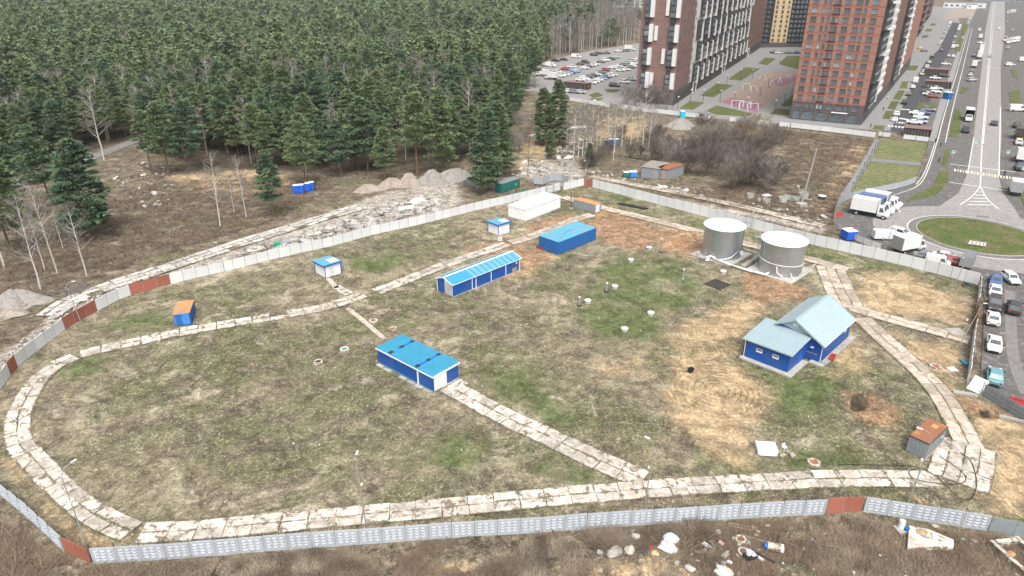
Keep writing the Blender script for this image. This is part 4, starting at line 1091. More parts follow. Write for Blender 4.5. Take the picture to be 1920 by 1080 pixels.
t = thing("black_bucket", "black tub standing on the bare sand", "tub", G(1295, 697)); MB().lathe([(.38, 0), (.5, .6), (.46, .6), (.36, .1), (.01, .1)], 14).build("tub", "black_rubber", t)
t = thing("dark_beams", "pair of dark beams lying in the grass by the far fence", "beams", G(1185, 387), atan2(*(G(1210, 391) - G(1160, 381))[::-1]))
for k in range(3): MB().box(-4.2 + k * .3, -.5 + k * .45, -.02, 4.0 + k * .2, -.2 + k * .45, .28).build("beam", "dark_steel", t)
def pile(name, label, cat, px, rx, ry, h, rot, mat, seed=0, sharp=1.0, n=30, rings=13):
    r_ = random.Random(seed); V = []; F = []
    for k in range(rings + 1):
        f = k / rings
        for i in range(n):
            a = 2 * pi * i / n
            w = 1 + .16 * sin(a * 3 + seed) + .1 * sin(a * 5 + seed * 2) + r_.uniform(-.05, .05)
            zz = h * (1 - f) ** sharp * (1 + r_.uniform(-.1, .1)) * (1 + .3 * sin(a * 2 + seed) * f + .18 * sin(a * 5 + seed * 3) * f) - .25 * f * f
            zz = min(zz, h * (.78 + r_.uniform(0, .07)))
            V.append((rx * f * w * cos(a), ry * f * w * sin(a), zz))
    for k in range(rings):
        for i in range(n):
            F.append((k * n + i, (k + 1) * n + i, (k + 1) * n + (i + 1) % n, k * n + (i + 1) % n))
    o = MB().add(V, F).build(name, mat, None, G(*px), rot); return tag(o, label, cat)
pile("soil_heap", "heap of brown soil behind the vent pipe", "heap", (1268, 455), 2.6, 1.8, 1.3, .5, "dirt_red", 3)
# cable on the apron
t = thing("black_cable", "black cable looping across the slab apron", "cable", G(1790, 900)); o_ = G(1790, 900)
cp = smooth_line([G(*p) - o_ for p in ((1570, 873), (1600, 872), (1650, 874), (1705, 874), (1740, 884), (1775, 912), (1795, 935), (1815, 941), (1827, 930), (1832, 905), (1822, 865), (1800, 850))], 2)
MB().tube([(p[0], p[1], .16) for p in cp], .05, 4).build("cable", "black_rubber", t)
t = thing("black_cable", "second black cable loop beside the rusty grey container", "cable", G(1770, 890)); o_ = G(1770, 890)
cp = smooth_line([G(*p) - o_ for p in ((1762, 858), (1785, 872), (1808, 890), (1812, 903), (1800, 910), (1770, 910), (1720, 903), (1702, 893), (1706, 882), (1728, 880))], 2)
MB().tube([(p[0], p[1], .17) for p in cp], .045, 4).build("cable", "black_rubber", t)
t = thing("motorcycle", "dark motorcycle parked inside the far fence corner", "motorcycle", G(1812, 537), -.3)
for x in (-.65, .65):
    w_ = MB(); 
    for k in range(12):
        a, b_ = 2 * pi * k / 12, 2 * pi * (k + 1) / 12; w_.beam((x + .3 * cos(a), 0, .3 + .3 * sin(a)), (x + .3 * cos(b_), 0, .3 + .3 * sin(b_)), .09)
    w_.build("wheel", "black_rubber", t)
mb = MB().box(-.5, -.1, .4, .4, .1, .62); mb.box(-.15, -.14, .25, .25, .14, .45); mb.build("body", "dark_steel", t); MB().box(-.7, -.12, .62, -.05, .12, .74).build("seat", "black_rubber", t)
MB().box(-.02, -.13, .62, .38, .13, .8).build("fuel_tank", "container_blue", t); MB().beam((.42, -.35, .95), (.42, .35, .95), .05).build("handlebar", "galvanised", t); MB().beam((.65, 0, .3), (.4, 0, .95), .06).build("fork", "galvanised", t)
# ================================================================== streets, courtyards, lawns
def flat(name, px, z, mat, edge=.1, label=None):
    o = sheet(name, GL(px), z, mat, edge)
    if label: o["label"] = label
    return o
flat("street", [(1866, -20), (1835, 20), (1815, 20), (1790, 60), (1772, 90), (1735, 150), (1705, 205), (1672, 248), (1740, 266), (1738, 300), (1722, 342), (1640, 367), (1578, 392), (1566, 420), (1585, 442), (1640, 463), (1700, 480), (1838, 513),
              (1846, 560), (1843, 640), (1838, 700), (1850, 738), (1920, 784), (2100, 900), (2300, 300), (2000, 0), (1960, -20)], .02, "asphalt", .2, "grey street and roundabout approach")
ribbon("worn_strip", resample(smooth_line(GL([(1893, 545), (1895, 600), (1897, 650), (1904, 690), (1925, 740)]), 2), 2), 1.7, .03, "asphalt_light")
flat("plaza", [(1262, 199), (1300, 172), (1425, 90), (1515, 88), (1580, 110), (1640, 120), (1690, 112), (1750, 12), (1790, 12), (1800, 45), (1772, 90), (1735, 150), (1705, 205), (1680, 246), (1480, 232), (1340, 222), (1262, 208)], .012, "paving", .15, "grey paved courtyard between the apartment blocks")
flat("car_park", [(960, 168), (1000, 130), (1030, 112), (1110, 95), (1205, 80), (1215, 185), (1260, 196), (1262, 208), (1130, 192), (1075, 183), (1010, 172)], .016, "asphalt_light", .15, "grey car park beside the forest edge")
flat("service_street", [(1786, 42), (1761, 92), (1734, 118), (1709, 165), (1688, 208), (1668, 245), (1722, 252), (1732, 222), (1752, 170), (1765, 125), (1778, 98), (1800, 44)], .05, "asphalt_wet", .1, "damp service street beside the orange tower")
def arc_px(c, rx, ry, a0, a1, n=14): return [(c[0] + rx * cos(radians(a)), c[1] + ry * sin(radians(a))) for a in np.linspace(a0, a1, n)]
flat("main_road", [(1874, -25), (1858, 5), (1847, 60), (1841, 125), (1825, 260), (1812, 330), (1797, 362), (1760, 388), (1720, 408), (1800, 420), (1930, 440), (1905, 395), (1880, 362), (1872, 330), (1878, 260), (1876, 125), (1884, 60), (1884, 5), (1892, -25)], .045, "asphalt_light", .1, "pale straight main road")
# roundabout: circle through three surveyed kerb points
(p1, p2, p3) = GL([(1735, 445), (1838, 476), (1838, 414)])
def circum(a, b, c):
    A = 2 * np.array([b - a, c - a]); y = np.array([b @ b - a @ a, c @ c - a @ a]); o = np.linalg.solve(A, y); return o, float(np.linalg.norm(a - o))
RC, RR = circum(p1, p2, p3)
def disc(name, r0, r1, z, mat, z2=None, n=72):
    mb = MB(); P = []; F = []
    for i in range(n):
        a = 2 * pi * i / n
        for r, zz in ((r0, z if z2 is None else z2), (r1, z), (r1, z - .15)): P.append((RC[0] + r * cos(a), RC[1] + r * sin(a), zz))
    for i in range(n):
        j = (i + 1) % n; F += [(i * 3, i * 3 + 1, j * 3 + 1, j * 3), (i * 3 + 1, i * 3 + 2, j * 3 + 2, j * 3 + 1)]
    return struct(name, mb.add(P, F), [mat])
disc("roundabout_lane", RR + 1.2, RR + 9.5, .056, "asphalt_light"); disc("roundabout_apron", RR, RR + 1.5, .066, "asphalt"); disc("kerb_ring", RR - .25, RR, .22, "kerb_stone"); disc("roundabout_lawn", .01, RR - .25, .2, "lawn", z2=.55)
disc("ring_marking", RR + 1.7, RR + 1.9, .07, "road_paint"); 
for k, px in enumerate(([(1652, 263), (1740, 268), (1727, 304), (1634, 296)], [(1632, 303), (1726, 312), (1714, 341), (1665, 354), (1592, 366)])):
    flat("lawn_plot", px, .03, "lawn_dry", .1, "dry green lawn plot " + ("above" if k == 0 else "below") + " the thin footpath")
flat("walkway", [(1634, 296.5), (1727, 304.5), (1726, 311), (1632, 302.5)], .035, "paving", .1); flat("walkway", [(1640, 262), (1651, 262), (1630, 303), (1590, 370), (1572, 384), (1570, 372), (1600, 330)], .034, "paving", .1)
for px in ([(1779, 257), (1792, 202), (1803, 210), (1797, 257)], [(1800, 175), (1803, 163), (1818, 165), (1806, 176)], [(1774, 279), (1782, 279), (1776, 310), (1764, 309)],
           [(1762, 320), (1781, 321), (1777, 342), (1755, 366), (1700, 378), (1705, 372), (1750, 350)], [(1895, 131), (1907, 131), (1908, 148), (1898, 143)], [(1892, 173), (1912, 168), (1914, 198), (1895, 200)],
           [(1806, 44), (1817, 46), (1808, 68), (1801, 66)], [(1797, 70), (1807, 73), (1800, 98), (1790, 95)], [(1908, 355), (1990, 360), (2000, 420), (1925, 400)]):
    flat("verge", px, .15, "lawn", .2)
for px in ([(1272.7, 203.7), (1294, 189.5), (1320.6, 192.5), (1300, 205.8)], [(1313.5, 179.3), (1343, 157), (1374.6, 160), (1337, 182.4)], [(1365.4, 148.7), (1396, 126.3), (1425.5, 128.8), (1389.9, 151.2)], [(1421.4, 119.2), (1434.7, 108), (1455, 110), (1438.8, 122.2)],
           [(1324, 208), (1343, 198), (1412, 213), (1404, 218.5), (1343, 215)], [(1443, 214), (1455, 204), (1481, 206), (1479, 217)], [(1465, 197), (1487, 178), (1485, 197), (1470, 200)], [(1460, 120), (1475, 105), (1502, 105), (1497, 130)], [(1486, 232), (1590, 243), (1590, 247), (1484, 236)],
           [(1692, 153), (1703, 153), (1700, 166), (1686, 166)], [(1684, 170), (1697, 170), (1688, 188), (1674, 186)], [(1671, 190), (1686, 190), (1678, 206), (1664, 204)], [(1661, 208), (1676, 208), (1668, 224), (1654, 222)], [(1640, 235), (1660, 236), (1656, 244), (1636, 242)], [(1722, 192), (1756, 194), (1752, 206), (1718, 205)],
           [(1698, 123), (1722, 123), (1718, 132), (1696, 132)], [(1731, 66), (1742, 66), (1738, 71), (1727, 71)], [(1738, 54), (1749, 54), (1745, 59), (1734, 59)], [(1746, 44), (1756, 44), (1753, 48), (1742, 48)], [(1104, 178), (1120, 173), (1132, 180), (1112, 184)], [(1106, 185), (1133, 184), (1122, 190), (1112, 190)], [(1133, 167), (1166, 168), (1155, 173), (1138, 173)]):
    flat("lawn_bed", px, .1, "lawn", .15)
flat("construction_yard", [(1762, 38), (1800, 5), (1836, 5), (1824, 32)], .03, "gravel_brown", .1)
flat("playground", [(1349, 191.5), (1396, 157), (1443, 132.5), (1496, 134.5), (1494, 151), (1465, 175), (1418.4, 212)], .03, "rubber_tan", .1, "tan and pink playground floor")
flat("rubber_patch", [(1350, 191), (1371, 183), (1434, 197), (1418, 211.5)], .045, "rubber_pink", .02); flat("rubber_patch", [(1437, 155), (1466, 147), (1495, 141), (1494, 150), (1466, 163)], .045, "rubber_pink", .02)
flat("sidewalk", [(1740, 264), (1752, 225), (1765, 180), (1780, 140), (1795, 97), (1806, 62), (1818, 30), (1823, 30), (1811, 66), (1800, 105), (1787, 150), (1773, 198), (1760, 240), (1753, 266)], .12, "paving", .2, "pale pavement beside the main road")
for off in (0, 3.0):
    ribbon("lane_line", [p + np.array([off, 0]) * 1.0 / (1 if k else 1) for k, p in enumerate(resample(GL([(1757, 268), (1766, 232), (1779, 186), (1793, 140), (1806, 95), (1818, 52)]), 8))], .28, .13, "road_paint")
ribbon("lane_line", resample(smooth_line(GL([(1757, 266), (1747, 300), (1735, 332), (1722, 350), (1690, 362), (1660, 370)]), 2), 3), .22, .06, "road_paint"); ribbon("lane_line", resample(smooth_line(GL([(1753, 268), (1743, 300), (1731, 330), (1718, 346)]), 2), 3), .2, .06, "road_paint")
for a, b_, w in (((1863, 2), (1841, 270), .3), ((1841, 272), (1838, 352), .35), ((1866, 2), (1843.5, 270), .22), ((1876, 200), (1873, 330), .3), ((1826, 258), (1814, 326), .25)):
    ribbon("lane_line", [G(*a), G(*b_)], w, .056, "road_paint")
for a, b_ in (((1838, 350), (1800, 384)), ((1838, 350), (1872, 392))): ribbon("lane_line", resample(smooth_line(GL([a, ((a[0] + b_[0]) / 2 + (3 if b_[0] < 1838 else -5), (a[1] + b_[1]) / 2 + 3), b_]), 2), 2), .3, .06, "road_paint")
for k in range(5):
    y = 360 + k * 6; w = 4 + k * 5.0; ribbon("chevron_bar", [G(1838 - w, y), G(1838 + w * .9, y + .5)], .5, .062, "road_paint")
zb = thing("zebra_crossing", None, None); zb["kind"] = "structure"; zb["label"] = "worn zebra crossing above the roundabout"
a, b_ = G(1788, 319), G(1908, 336); n_ = 22; dv = (b_ - a) / n_; ang = radians(57.5)
for k in range(n_):
    p = a + dv * (k + .5); MB().rbox(0, 0, 0, 3.4, float(np.linalg.norm(dv)) * .55, .01, 0).build("stripe", "road_paint" if k % 2 == 0 else "road_paint_yellow", zb, (p[0], p[1], .062), ang)
for (a, b_) in (((1782, 308), (1905, 323)), ((1780, 342), (1890, 358)), ((1842, 125), (1878, 128)), ((1846, 52), (1886, 54))): ribbon("stop_line", [G(*a), G(*b_)], .5, .06, "road_paint")
for (a, b_) in (((1668, 229), (1700, 231)), ((1664, 236), (1702, 240)), ((1690, 205), (1705, 206)), ((1686, 222), (1712, 226))):
    for k in range(6):
        p = G(*a) + (G(*b_) - G(*a)) * (k + .5) / 6; MB().rbox(0, 0, 0, 3.0, .7, .01, 0).build("stripe", "road_paint", zb, (p[0], p[1], .066), radians(59))

# ================================================================== apartment towers
def wall_holes(W, H0, H1, holes, depth=.3):
    xs = sorted({0.0, W, *[v for h in holes for v in (h[0], h[2])]}); zs = sorted({H0, H1, *[v for h in holes for v in (h[1], h[3])]})
    xs = [x for x in xs if 0 <= x <= W]; zs = [z for z in zs if H0 <= z <= H1]
    mb = MB(); hs = [tuple(h) for h in holes]
    xa = np.array(xs); za = np.array(zs)
    hole = np.zeros((len(xs) - 1, len(zs) - 1), bool)
    for x0, z0, x1, z1 in hs:
        i0, i1 = np.searchsorted(xa, x0 - 1e-6), np.searchsorted(xa, x1 - 1e-6); k0, k1 = np.searchsorted(za, z0 - 1e-6), np.searchsorted(za, z1 - 1e-6); hole[i0:i1, k0:k1] = True
    for i in range(len(xs) - 1):
        k = 0
        while k < len(zs) - 1:
            if hole[i, k]: k += 1; continue
            k2 = k
            while k2 < len(zs) - 1 and not hole[i, k2]: k2 += 1
            mb.add([(xs[i], 0, zs[k]), (xs[i + 1], 0, zs[k]), (xs[i + 1], 0, zs[k2]), (xs[i], 0, zs[k2])], [(0, 1, 2, 3)]); k = k2
    for x0, z0, x1, z1 in hs:
        mb.add([(x0, 0, z0), (x1, 0, z0), (x1, 0, z1), (x0, 0, z1), (x0, depth, z0), (x1, depth, z0), (x1, depth, z1), (x0, depth, z1)], [(0, 4, 5, 1), (1, 5, 6, 2), (2, 6, 7, 3), (3, 7, 4, 0)])
    return mb
WIN = {}
def window_mesh(w, h):
    k = (w, h)
    if k not in WIN:
        f = MB(); b_ = .1
        f.box(-w / 2, 0, 0, -w / 2 + b_, .08, h); f.box(w / 2 - b_, 0, 0, w / 2, .08, h); f.box(-w / 2 + b_, 0, 0, w / 2 - b_, .08, b_); f.box(-w / 2 + b_, 0, h - b_, w / 2 - b_, .08, h)
        if w > 1.5: f.box(-.05, 0, b_, .05, .08, h - b_)
        f.box(-w / 2 - .06, -.32, -.07, w / 2 + .06, 0, -.005)
        p = MB().add([(-w / 2 + b_, .05, b_), (w / 2 - b_, .05, b_), (w / 2 - b_, .05, h - b_), (-w / 2 + b_, .05, h - b_)], [(0, 1, 2, 3)])
        WIN[k] = (f.mesh("window", ["window_frame"]), p.mesh("pane", ["pane_glass"]))
    return WIN[k]
class Face:
    def __init__(s, root, ox, oy, rot): s.r = root; s.o = (ox, oy); s.a = rot
    def at(s, u, z, d=0.0): return (s.o[0] + u * cos(s.a) - d * sin(s.a), s.o[1] + u * sin(s.a) + d * cos(s.a), z)
    def put(s, name, me, u, z, d=0.0, parent=None): return put(name, me, parent or s.r, s.at(u, z, d), s.a)
    def build(s, mb, name, mat, parent=None): return mb.build(name, mat, parent or s.r, s.at(0, 0), s.a)
    def window(s, u, z, w, h, parts=True):
        f, p = window_mesh(w, h)
        o = s.put("window", f, u, z, .16)
        put("pane", p, o, (0, 0, 0))
def box_windows(face, wins, parts, mat_wall, W, H0, H1, name="wall"):
    """wall with true openings; each window its own part, or one joined part when too small to pick apart"""
    holes = [(u - w / 2, z, u + w / 2, z + h) for u, z, w, h in wins]
    face.build(wall_holes(W, H0, H1, holes), name, mat_wall)
    if parts:
        for u, z, w, h in wins: face.window(u, z, w, h)
    else:
        fr = MB(); pn = MB()
        for u, z, w, h in wins:
            fr.box(u - .05, .16, z, u + .05, .24, z + h); fr.box(u - w / 2, .16, z, u - w / 2 + .12, .24, z + h); fr.box(u + w / 2 - .12, .16, z, u + w / 2, .24, z + h); fr.box(u - w / 2 + .12, .16, z, u + w / 2 - .12, .24, z + .12)
            pn.add([(u - w / 2, .2, z), (u + w / 2, .2, z), (u + w / 2, .2, z + h), (u - w / 2, .2, z + h)], [(0, 1, 2, 3)])
        o = face.build(fr, "window", "window_frame"); o["kind"] = "stuff"; q = face.build(pn, "pane", "pane_glass"); q["kind"] = "stuff"
FL = 3.33
# --- orange brick tower C
K0, K1 = G(1480.5, 222.7), G(1614, 234.8); rotC = atan2(*(K1 - K0)[::-1]); WC = float(np.linalg.norm(K1 - K0)); TOP = 60.0
t = thing("orange_tower", "orange brick apartment tower with dark ground floors and red floor bands", "tower", K0, rotC)
F1 = Face(t, 0, 0, 0.0)
cols = ((2.5, 2.3), (5.9, 1.2), (7.8, 1.2), (9.8, 1.1), (11.1, 1.1), (14.2, 2.3), (18.1, 2.3), (20.5, 1.2), (23.8, 2.3))
low = [(u, 4.9, w, 2.0) for u, w in cols]
shops = [(2.2, .3, 2.6, 3.4), (6.5, .3, 4.4, 3.4), (12, .3, 4.2, 3.4), (18.0, .3, 5.0, 3.4), (23.6, .3, 3.4, 3.4)]
box_windows(F1, low + shops, True, "brick_dark", WC, 0, 7.7)
rows = [7.7 + .55 + FL * k for k in range(13)]
box_windows(F1, [(u, z, w, 2.0) for z in rows for u, w in cols], True, "brick_orange", WC, 7.7, TOP)
for k in range(14): F1.build(MB().box(-.06, -.07, 7.7 + FL * k - .22, WC + .06, -.004, 7.7 + FL * k + .06), "floor_band", "brick_band")
for k in range(12): F1.build(MB().box(9.0, -.55, rows[k] - .15, 11.9, -.08, rows[k] - .05).box(9.0, -.55, rows[k] - .05, 9.05, -.5, rows[k] + .9).box(11.85, -.55, rows[k] - .05, 11.9, -.5, rows[k] + .9).box(9.05, -.55, rows[k] + .85, 11.85, -.5, rows[k] + .9), "balcony_rail", "dark_steel")
F1.build(MB().box(15.5, -.3, 3.9, 21.5, -.004, 4.3), "shop_sign", "white_paint")
F1.build(MB().box(.01, .3, 0, WC - .01, .31, TOP), "inner_wall", "facade_black")
Kc = np.array([cos(rotC + pi / 2), sin(rotC + pi / 2)]); LS = float((G(1678, 124) - K1) @ np.array([cos(radians(59.5)), sin(radians(59.5))]))
F2 = Face(t, WC, 0, radians(57.6) - rotC)
secs = [(0, .10, "black"), (.10, .25, "white"), (.25, .43, "brick_brown"), (.43, .55, "black"), (.55, .70, "white"), (.70, 1.0, "brick_orange")]
for a, b_, kd in secs:
    u0, u1 = a * LS, b_ * LS
    if kd == "black":
        F2.build(MB().box(u0 + .01, .01, 0, u1, .3, TOP), "loggia_wall", "facade_black")
        k = 0; z = 6.0
        while z < TOP - 8:
            sh = .5
            F2.build(MB().box(u0 + .6, -1.3, z, u1 - .4, -.004, z + 8.6).box(u0 + .3, -1.5, z + 8.6, u1 - .2, -.004, z + 8.8), "balcony_stack", "facade_black")
            for q in range(3): F2.build(MB().box(u0 + .55, -1.36, z + .2 + q * 2.9, u1 - .45, -1.31, z + 1.3 + q * 2.9), "balcony_glass", "pane_glass")
            F2.build(MB().box(u1 - .38, -1.7, z + .4, u1 - .1, -.004, z + 8.4), "white_fin", "facade_white"); z += 10.0
    elif kd == "white":
        F2.build(MB().box(u0, 0, 6.5, u1, .3, TOP), "white_panel", "facade_white"); F2.build(MB().box(u0, 0, 0, u1, .3, 6.5), "plinth_wall", "brick_dark")
        for k in range(14): F2.build(MB().box(u0 + (1 if k % 2 else 3), -.5, 7 + k * 3.3, u1 - (3 if k % 2 else 1), -.004, 8.3 + k * 3.3), "ledge", "facade_white")
    else:
        F2.build(MB().box(u0, 0, 6.5, u1, .3, TOP), "wall", kd); F2.build(MB().box(u0, 0, 0, u1, .3, 6.5), "plinth_wall", "brick_dark")
        for k in range(14): F2.build(MB().box(u0, -.06, 6.5 + k * FL, u1, -.004, 6.7 + k * FL), "floor_band", "brick_band")
F1.build(MB().box(.0, .32, TOP - .5, WC, LS, TOP), "roof", "paving"); F1.build(MB().box(-.01, .32, 0, .3, LS, TOP - .5), "wall", "brick_orange")
# --- next tower down the street
Kd = G(1690, 120); dirS = radians(59.5)
t = thing("red_brick_tower", "far red brick tower with dark balcony stacks beside the street", "tower", Kd, dirS - pi / 2 + 0)
LD = 620.0; F3 = Face(t, 0, 0, pi / 2); W0 = 60
for a, b_, m_ in ((0, .18, "facade_black"), (.18, .36, "brick_orange"), (.36, .52, "facade_black"), (.52, .72, "brick_orange"), (.72, 1, "brick_mauve")):
    F3.build(MB().box(a * LD, 0, 0, b_ * LD, 2, 62), "wall", m_)
    for k in range(17):
        if m_ != "brick_orange": F3.build(MB().box(a * LD + 1, -2.2, 4 + k * 3.4, b_ * LD - 1, -.01, 4.9 + k * 3.4), "balcony", "brick_mauve" if k % 2 else "facade_black")
        else: F3.build(MB().box(a * LD, -.15, 4 + k * 3.4, b_ * LD, -.01, 4.3 + k * 3.4), "floor_band", "brick_band")
F3.build(MB().box(0, 2.01, 0, 2, 45, 62), "end_wall", "brick_mauve"); F3.build(MB().box(2, 2.01, 61, LD, 45, 62), "roof", "paving")
# --- brown block A
KA = np.array([74.5, 322.5]); rA = radians(-26); WA = 18.0
oA = KA - WA * np.array([cos(rA), sin(rA)])
t = thing("brown_block", "brown brick apartment block with black balconies and a white gridded long side", "tower", oA, rA)
E1 = Face(t, 0, 0, 0.0)
E1.build(MB().box(0, 0, 6.2, WA, .3, 58), "wall", "brick_mauve"); E1.build(MB().box(0, 0, 0, WA, .3, 6.2), "plinth_wall", "brick_dark")
for k in range(15): E1.build(MB().box(0, -.05, 6.2 + k * FL, WA, -.004, 6.4 + k * FL), "floor_band", "brick_brown")
def balcony(F, u, z0, z1, w, side):
    o = F.build(MB().box(u, -1.2, z0, u + w, -.004, z1), "balcony", "facade_black")
    n = 3; hh = (z1 - z0) / n
    for q in range(n): F.build(MB().box(u + .12, -1.26, z0 + q * hh + .3, u + w - .12, -1.205, z0 + q * hh + hh - .35), "balcony_glass", "pane_glass", o and F.r)
    if side: F.build(MB().box(u + w + .003, -1.5, z0 + .2, u + w + 1.75, -.004, z1 + .2), "white_screen", "facade_white")
    F.build(MB().box(u + .3, -.8, z0 - 2.2, u + w - .3, -.004, z0 - .004), "balcony_neck", "facade_black")
for z0, z1, e in ((7, 14, ()), (17.2, 24.6, ()), (27.3, 34.7, ()), (37.6, 45.2, ()), (47.8, 55, ())):
    balcony(E1, 2.0, z0, z1, 2.3, True); balcony(E1, 13.4, z0, z1, 2.5, True)
for u, z0, z1 in ((6.2, 8.2, 14), (10.7, 18, 24.6), (6.6, 28, 34.2), (11.0, 38.5, 45)): E1.build(MB().box(u, -.5, z0, u + 1.5, -.004, z1), "white_screen", "facade_white")
Fa = Face(t, WA, 0, pi / 2 + radians(0)); LA = 286.0
wins = [(u, 7.2 + FL * k, 1.9, 2.2) for u in (3.5, 8.5, 14, 19.5, 25) for k in range(13)]
box_windows(Fa, wins, True, "brick_mauve", 29, 6.2, 58)
Fb = Face(t, *Fa.at(29, 0)[:2], Fa.a)
Fb.build(MB().box(.003, .02, 6.2, 181, .3, 58), "wall", "facade_white")
Fa.build(MB().box(.003, 0, 0, LA, .3, 6.2), "plinth_wall", "brick_dark")
pl = MB()
for k in range(70): pl.box(2 + k * 4, -.12, .6, 3.6 + k * 4, -.004, 4.6)
o = Fa.build(pl, "shop_opening", "facade_black"); o["kind"] = "stuff"
random.seed(4)
for r_ in range(5):
    z0 = 6.4 + r_ * 10.1; u = 6 + (r_ % 2) * 4
    while u < 172:
        w = 8.2
        Fb.build(MB().box(u, -1.0, z0 + (r_ * u) % 2, u + w, -.004, z0 + 8.3 + (r_ * u) % 2), "balcony_stack", "facade_black")
        for q in range(3): Fb.build(MB().box(u + .5, -1.06, z0 + .5 + q * 2.7, u + w - .5, -1.01, z0 + 2.2 + q * 2.7), "balcony_glass", "pane_glass")
        Fb.build(MB().box(u + w + .01, -1.5, z0 - 1.8, u + w + .9, -.004, z0 + 6.2), "white_fin", "facade_white")
        u += 13.5 if random.random() < .6 else 17
fr = MB()
for r_ in range(5):
    for k in range(46): fr.box(2 + k * 3.9, -.06, 4.7 + r_ * 10.1, 2.9 + k * 3.9, .0, 6.1 + r_ * 10.1) if r_ else None
    for k in range(14): fr.box(.4 + k * 13.2, -.06, 7 + r_ * 10.1, 1.6 + k * 13.2, .0, 9.2 + r_ * 10.1).box(.4 + k * 13.2, -.06, 10.5 + r_ * 10.1, 1.6 + k * 13.2, .0, 12.6 + r_ * 10.1)
o = Fb.build(fr, "small_window", "window_frame"); o["kind"] = "stuff"
Fc_ = Face(t, *Fa.at(210, 0)[:2], Fa.a)
box_windows(Fc_, [(u, 7.2 + FL * k, 2.4, 2.2) for u in np.arange(5, 74, 7.6) for k in range(14)], False, "brick_brown", 76, 6.2, 58)
for u in (39, 120, 215): Fa.build(MB().box(u, -.5, 0, u + .8, -.004, 5.6).box(u + 7.2, -.5, 0, u + 8, -.004, 5.6).box(u + .8, -.5, 4.9, u + 7.2, -.004, 5.6), "entrance_frame", "facade_white")
E1.build(MB().box(.01, .31, 57, WA - .31, LA, 58), "roof", "paving"); E1.build(MB().box(0, .31, 0, .3, LA, 57), "wall", "brick_mauve")
E1.build(MB().box(.31, LA - .3, 0, WA, LA, 57), "wall", "brick_brown")
# --- yellow and black block B
KB = G(1427, 88); t = thing("yellow_block", "yellow and black apartment block at the end of the courtyard", "tower", KB, 0)
FB = Face(t, 0, 0, 0)
FB.build(MB().box(-25, .02, 0, 50, .4, 3.4), "plinth_wall", "brick_dark")
box_windows(Face(t, 6.4, 0, 0), [(u, 4.0 + 3.55 * k, 1.9, 2.3) for u in (2.0, 6.7, 11.2) for k in range(15)], True, "facade_yellow", 13.3, 3.4, 58)
for (u0, u1) in ((-25, 6.39), (19.71, 50)):
    FB.build(MB().box(u0, .01, 3.4, u1, .3, 58), "wall", "facade_black")
    gl = MB(); rl = MB()
    for k in range(15):
        rl.box(u0 + .5, -.9, 3.9 + 3.55 * k, u1 - .5, -.004, 4.15 + 3.55 * k)
        q = u0 + 1
        while q < u1 - 2.5: gl.box(q, -.06, 4.6 + 3.55 * k, q + 1.7, -.004, 6.6 + 3.55 * k); q += 3.2
    o = FB.build(rl, "balcony_slab", "brick_dark"); o["kind"] = "stuff"; o = FB.build(gl, "pane", "pane_glass"); o["kind"] = "stuff"
FB.build(MB().box(-25, .41, 57, 50, 16, 58), "roof", "paving"); FB.build(MB().box(-25, .41, 0, -24.7, 16, 57), "wall", "facade_black")
# --- distant mint building and low far blocks
b_ = G(1150, 14); t = thing("mint_building", "distant pale mint building behind the bare birches", "building", b_, -.1)
hM = 26; Fm = Face(t, 0, 0, 0); box_windows(Fm, [(4 + k * 7.0, 3 + q * 5.0, 3.0, 3.2) for k in range(12) for q in range(4)], False, "facade_mint", 90, 0, hM)
Fm.build(MB().box(0, .4, 0, 90, 30, hM - .2), "body", "facade_mint"); Fm.build(MB().box(-.5, -.5, hM, 90.5, 30.5, hM + .6), "roof", "white_paint"); Fm.build(MB().box(90.01, 0, 0, 100, 30, hM), "end_bay", "white_paint")
for lab, px, w, d, h_, m_ in (("far low grey warehouse beyond the construction yard", (1768, 14), 60, 30, 8, "white_panel"), ("far white shed beside the distant crossroads", (1812, 16), 14, 50, 6, "white_paint"), ("far bluish block at the end of the road", (1822, 2), 150, 60, 22, "container_grey"), ("far pale block right of the distant road", (1905, 3), 120, 40, 20, "white_panel")):
    t = thing("far_building", lab, "building", G(*px), radians(-30)); MB().box(0, 0, 0, w, d, h_).build("wall", m_, t); MB().box(-.4, -.4, h_, w + .4, d + .4, h_ + .5).build("roof", "paving", t)
    for k in range(int(w / 8)): MB().box(2 + k * 8, -.2, 2, 6 + k * 8, -.01, h_ * .6).build("window", "pane_glass", t)

# ================================================================== vehicles
CARCOL = dict(white=(.72, .72, .71), silver=(.42, .43, .44), grey=(.16, .17, .18), black=(.018, .018, .02), blue=(.05, .12, .3), pale_blue=(.36, .46, .54), red=(.32, .03, .04), brown=(.13, .08, .06), green=(.05, .11, .09), teal=(.1, .3, .34), yellow=(.7, .45, .06), navy=(.02, .035, .09), mint=(.45, .58, .52))
def loft(mb, st, m=0):
    n = 8; P = []; F = []
    for x, w, zb, zm, zt, wt in st:
        P += [(x, -w * .86, zb), (x, w * .86, zb), (x, w, zb + (zm - zb) * .5), (x, w, zm), (x, wt, zt), (x, -wt, zt), (x, -w, zm), (x, -w, zb + (zm - zb) * .5)]
    for i in range(len(st) - 1):
        for k in range(n):
            a, b_ = i * n + k, i * n + (k + 1) % n; F.append((a, a + n, b_ + n, b_))
    F += [tuple(range(n)), tuple(range((len(st) - 1) * n + n - 1, (len(st) - 1) * n - 1, -1))]
    return mb.add(P, F, m)
def wheel_mb(x, y, r=.33, w=.22):
    s = 1 if y > 0 else -1; mb = MB().cyl((x, y - w / 2, r), (x, y + w / 2, r), r, r, 12); rim = MB().cyl((x, y + s * w / 2, r), (x, y + s * (w / 2 + .015), r), r * .6, r * .55, 10); return mb, rim
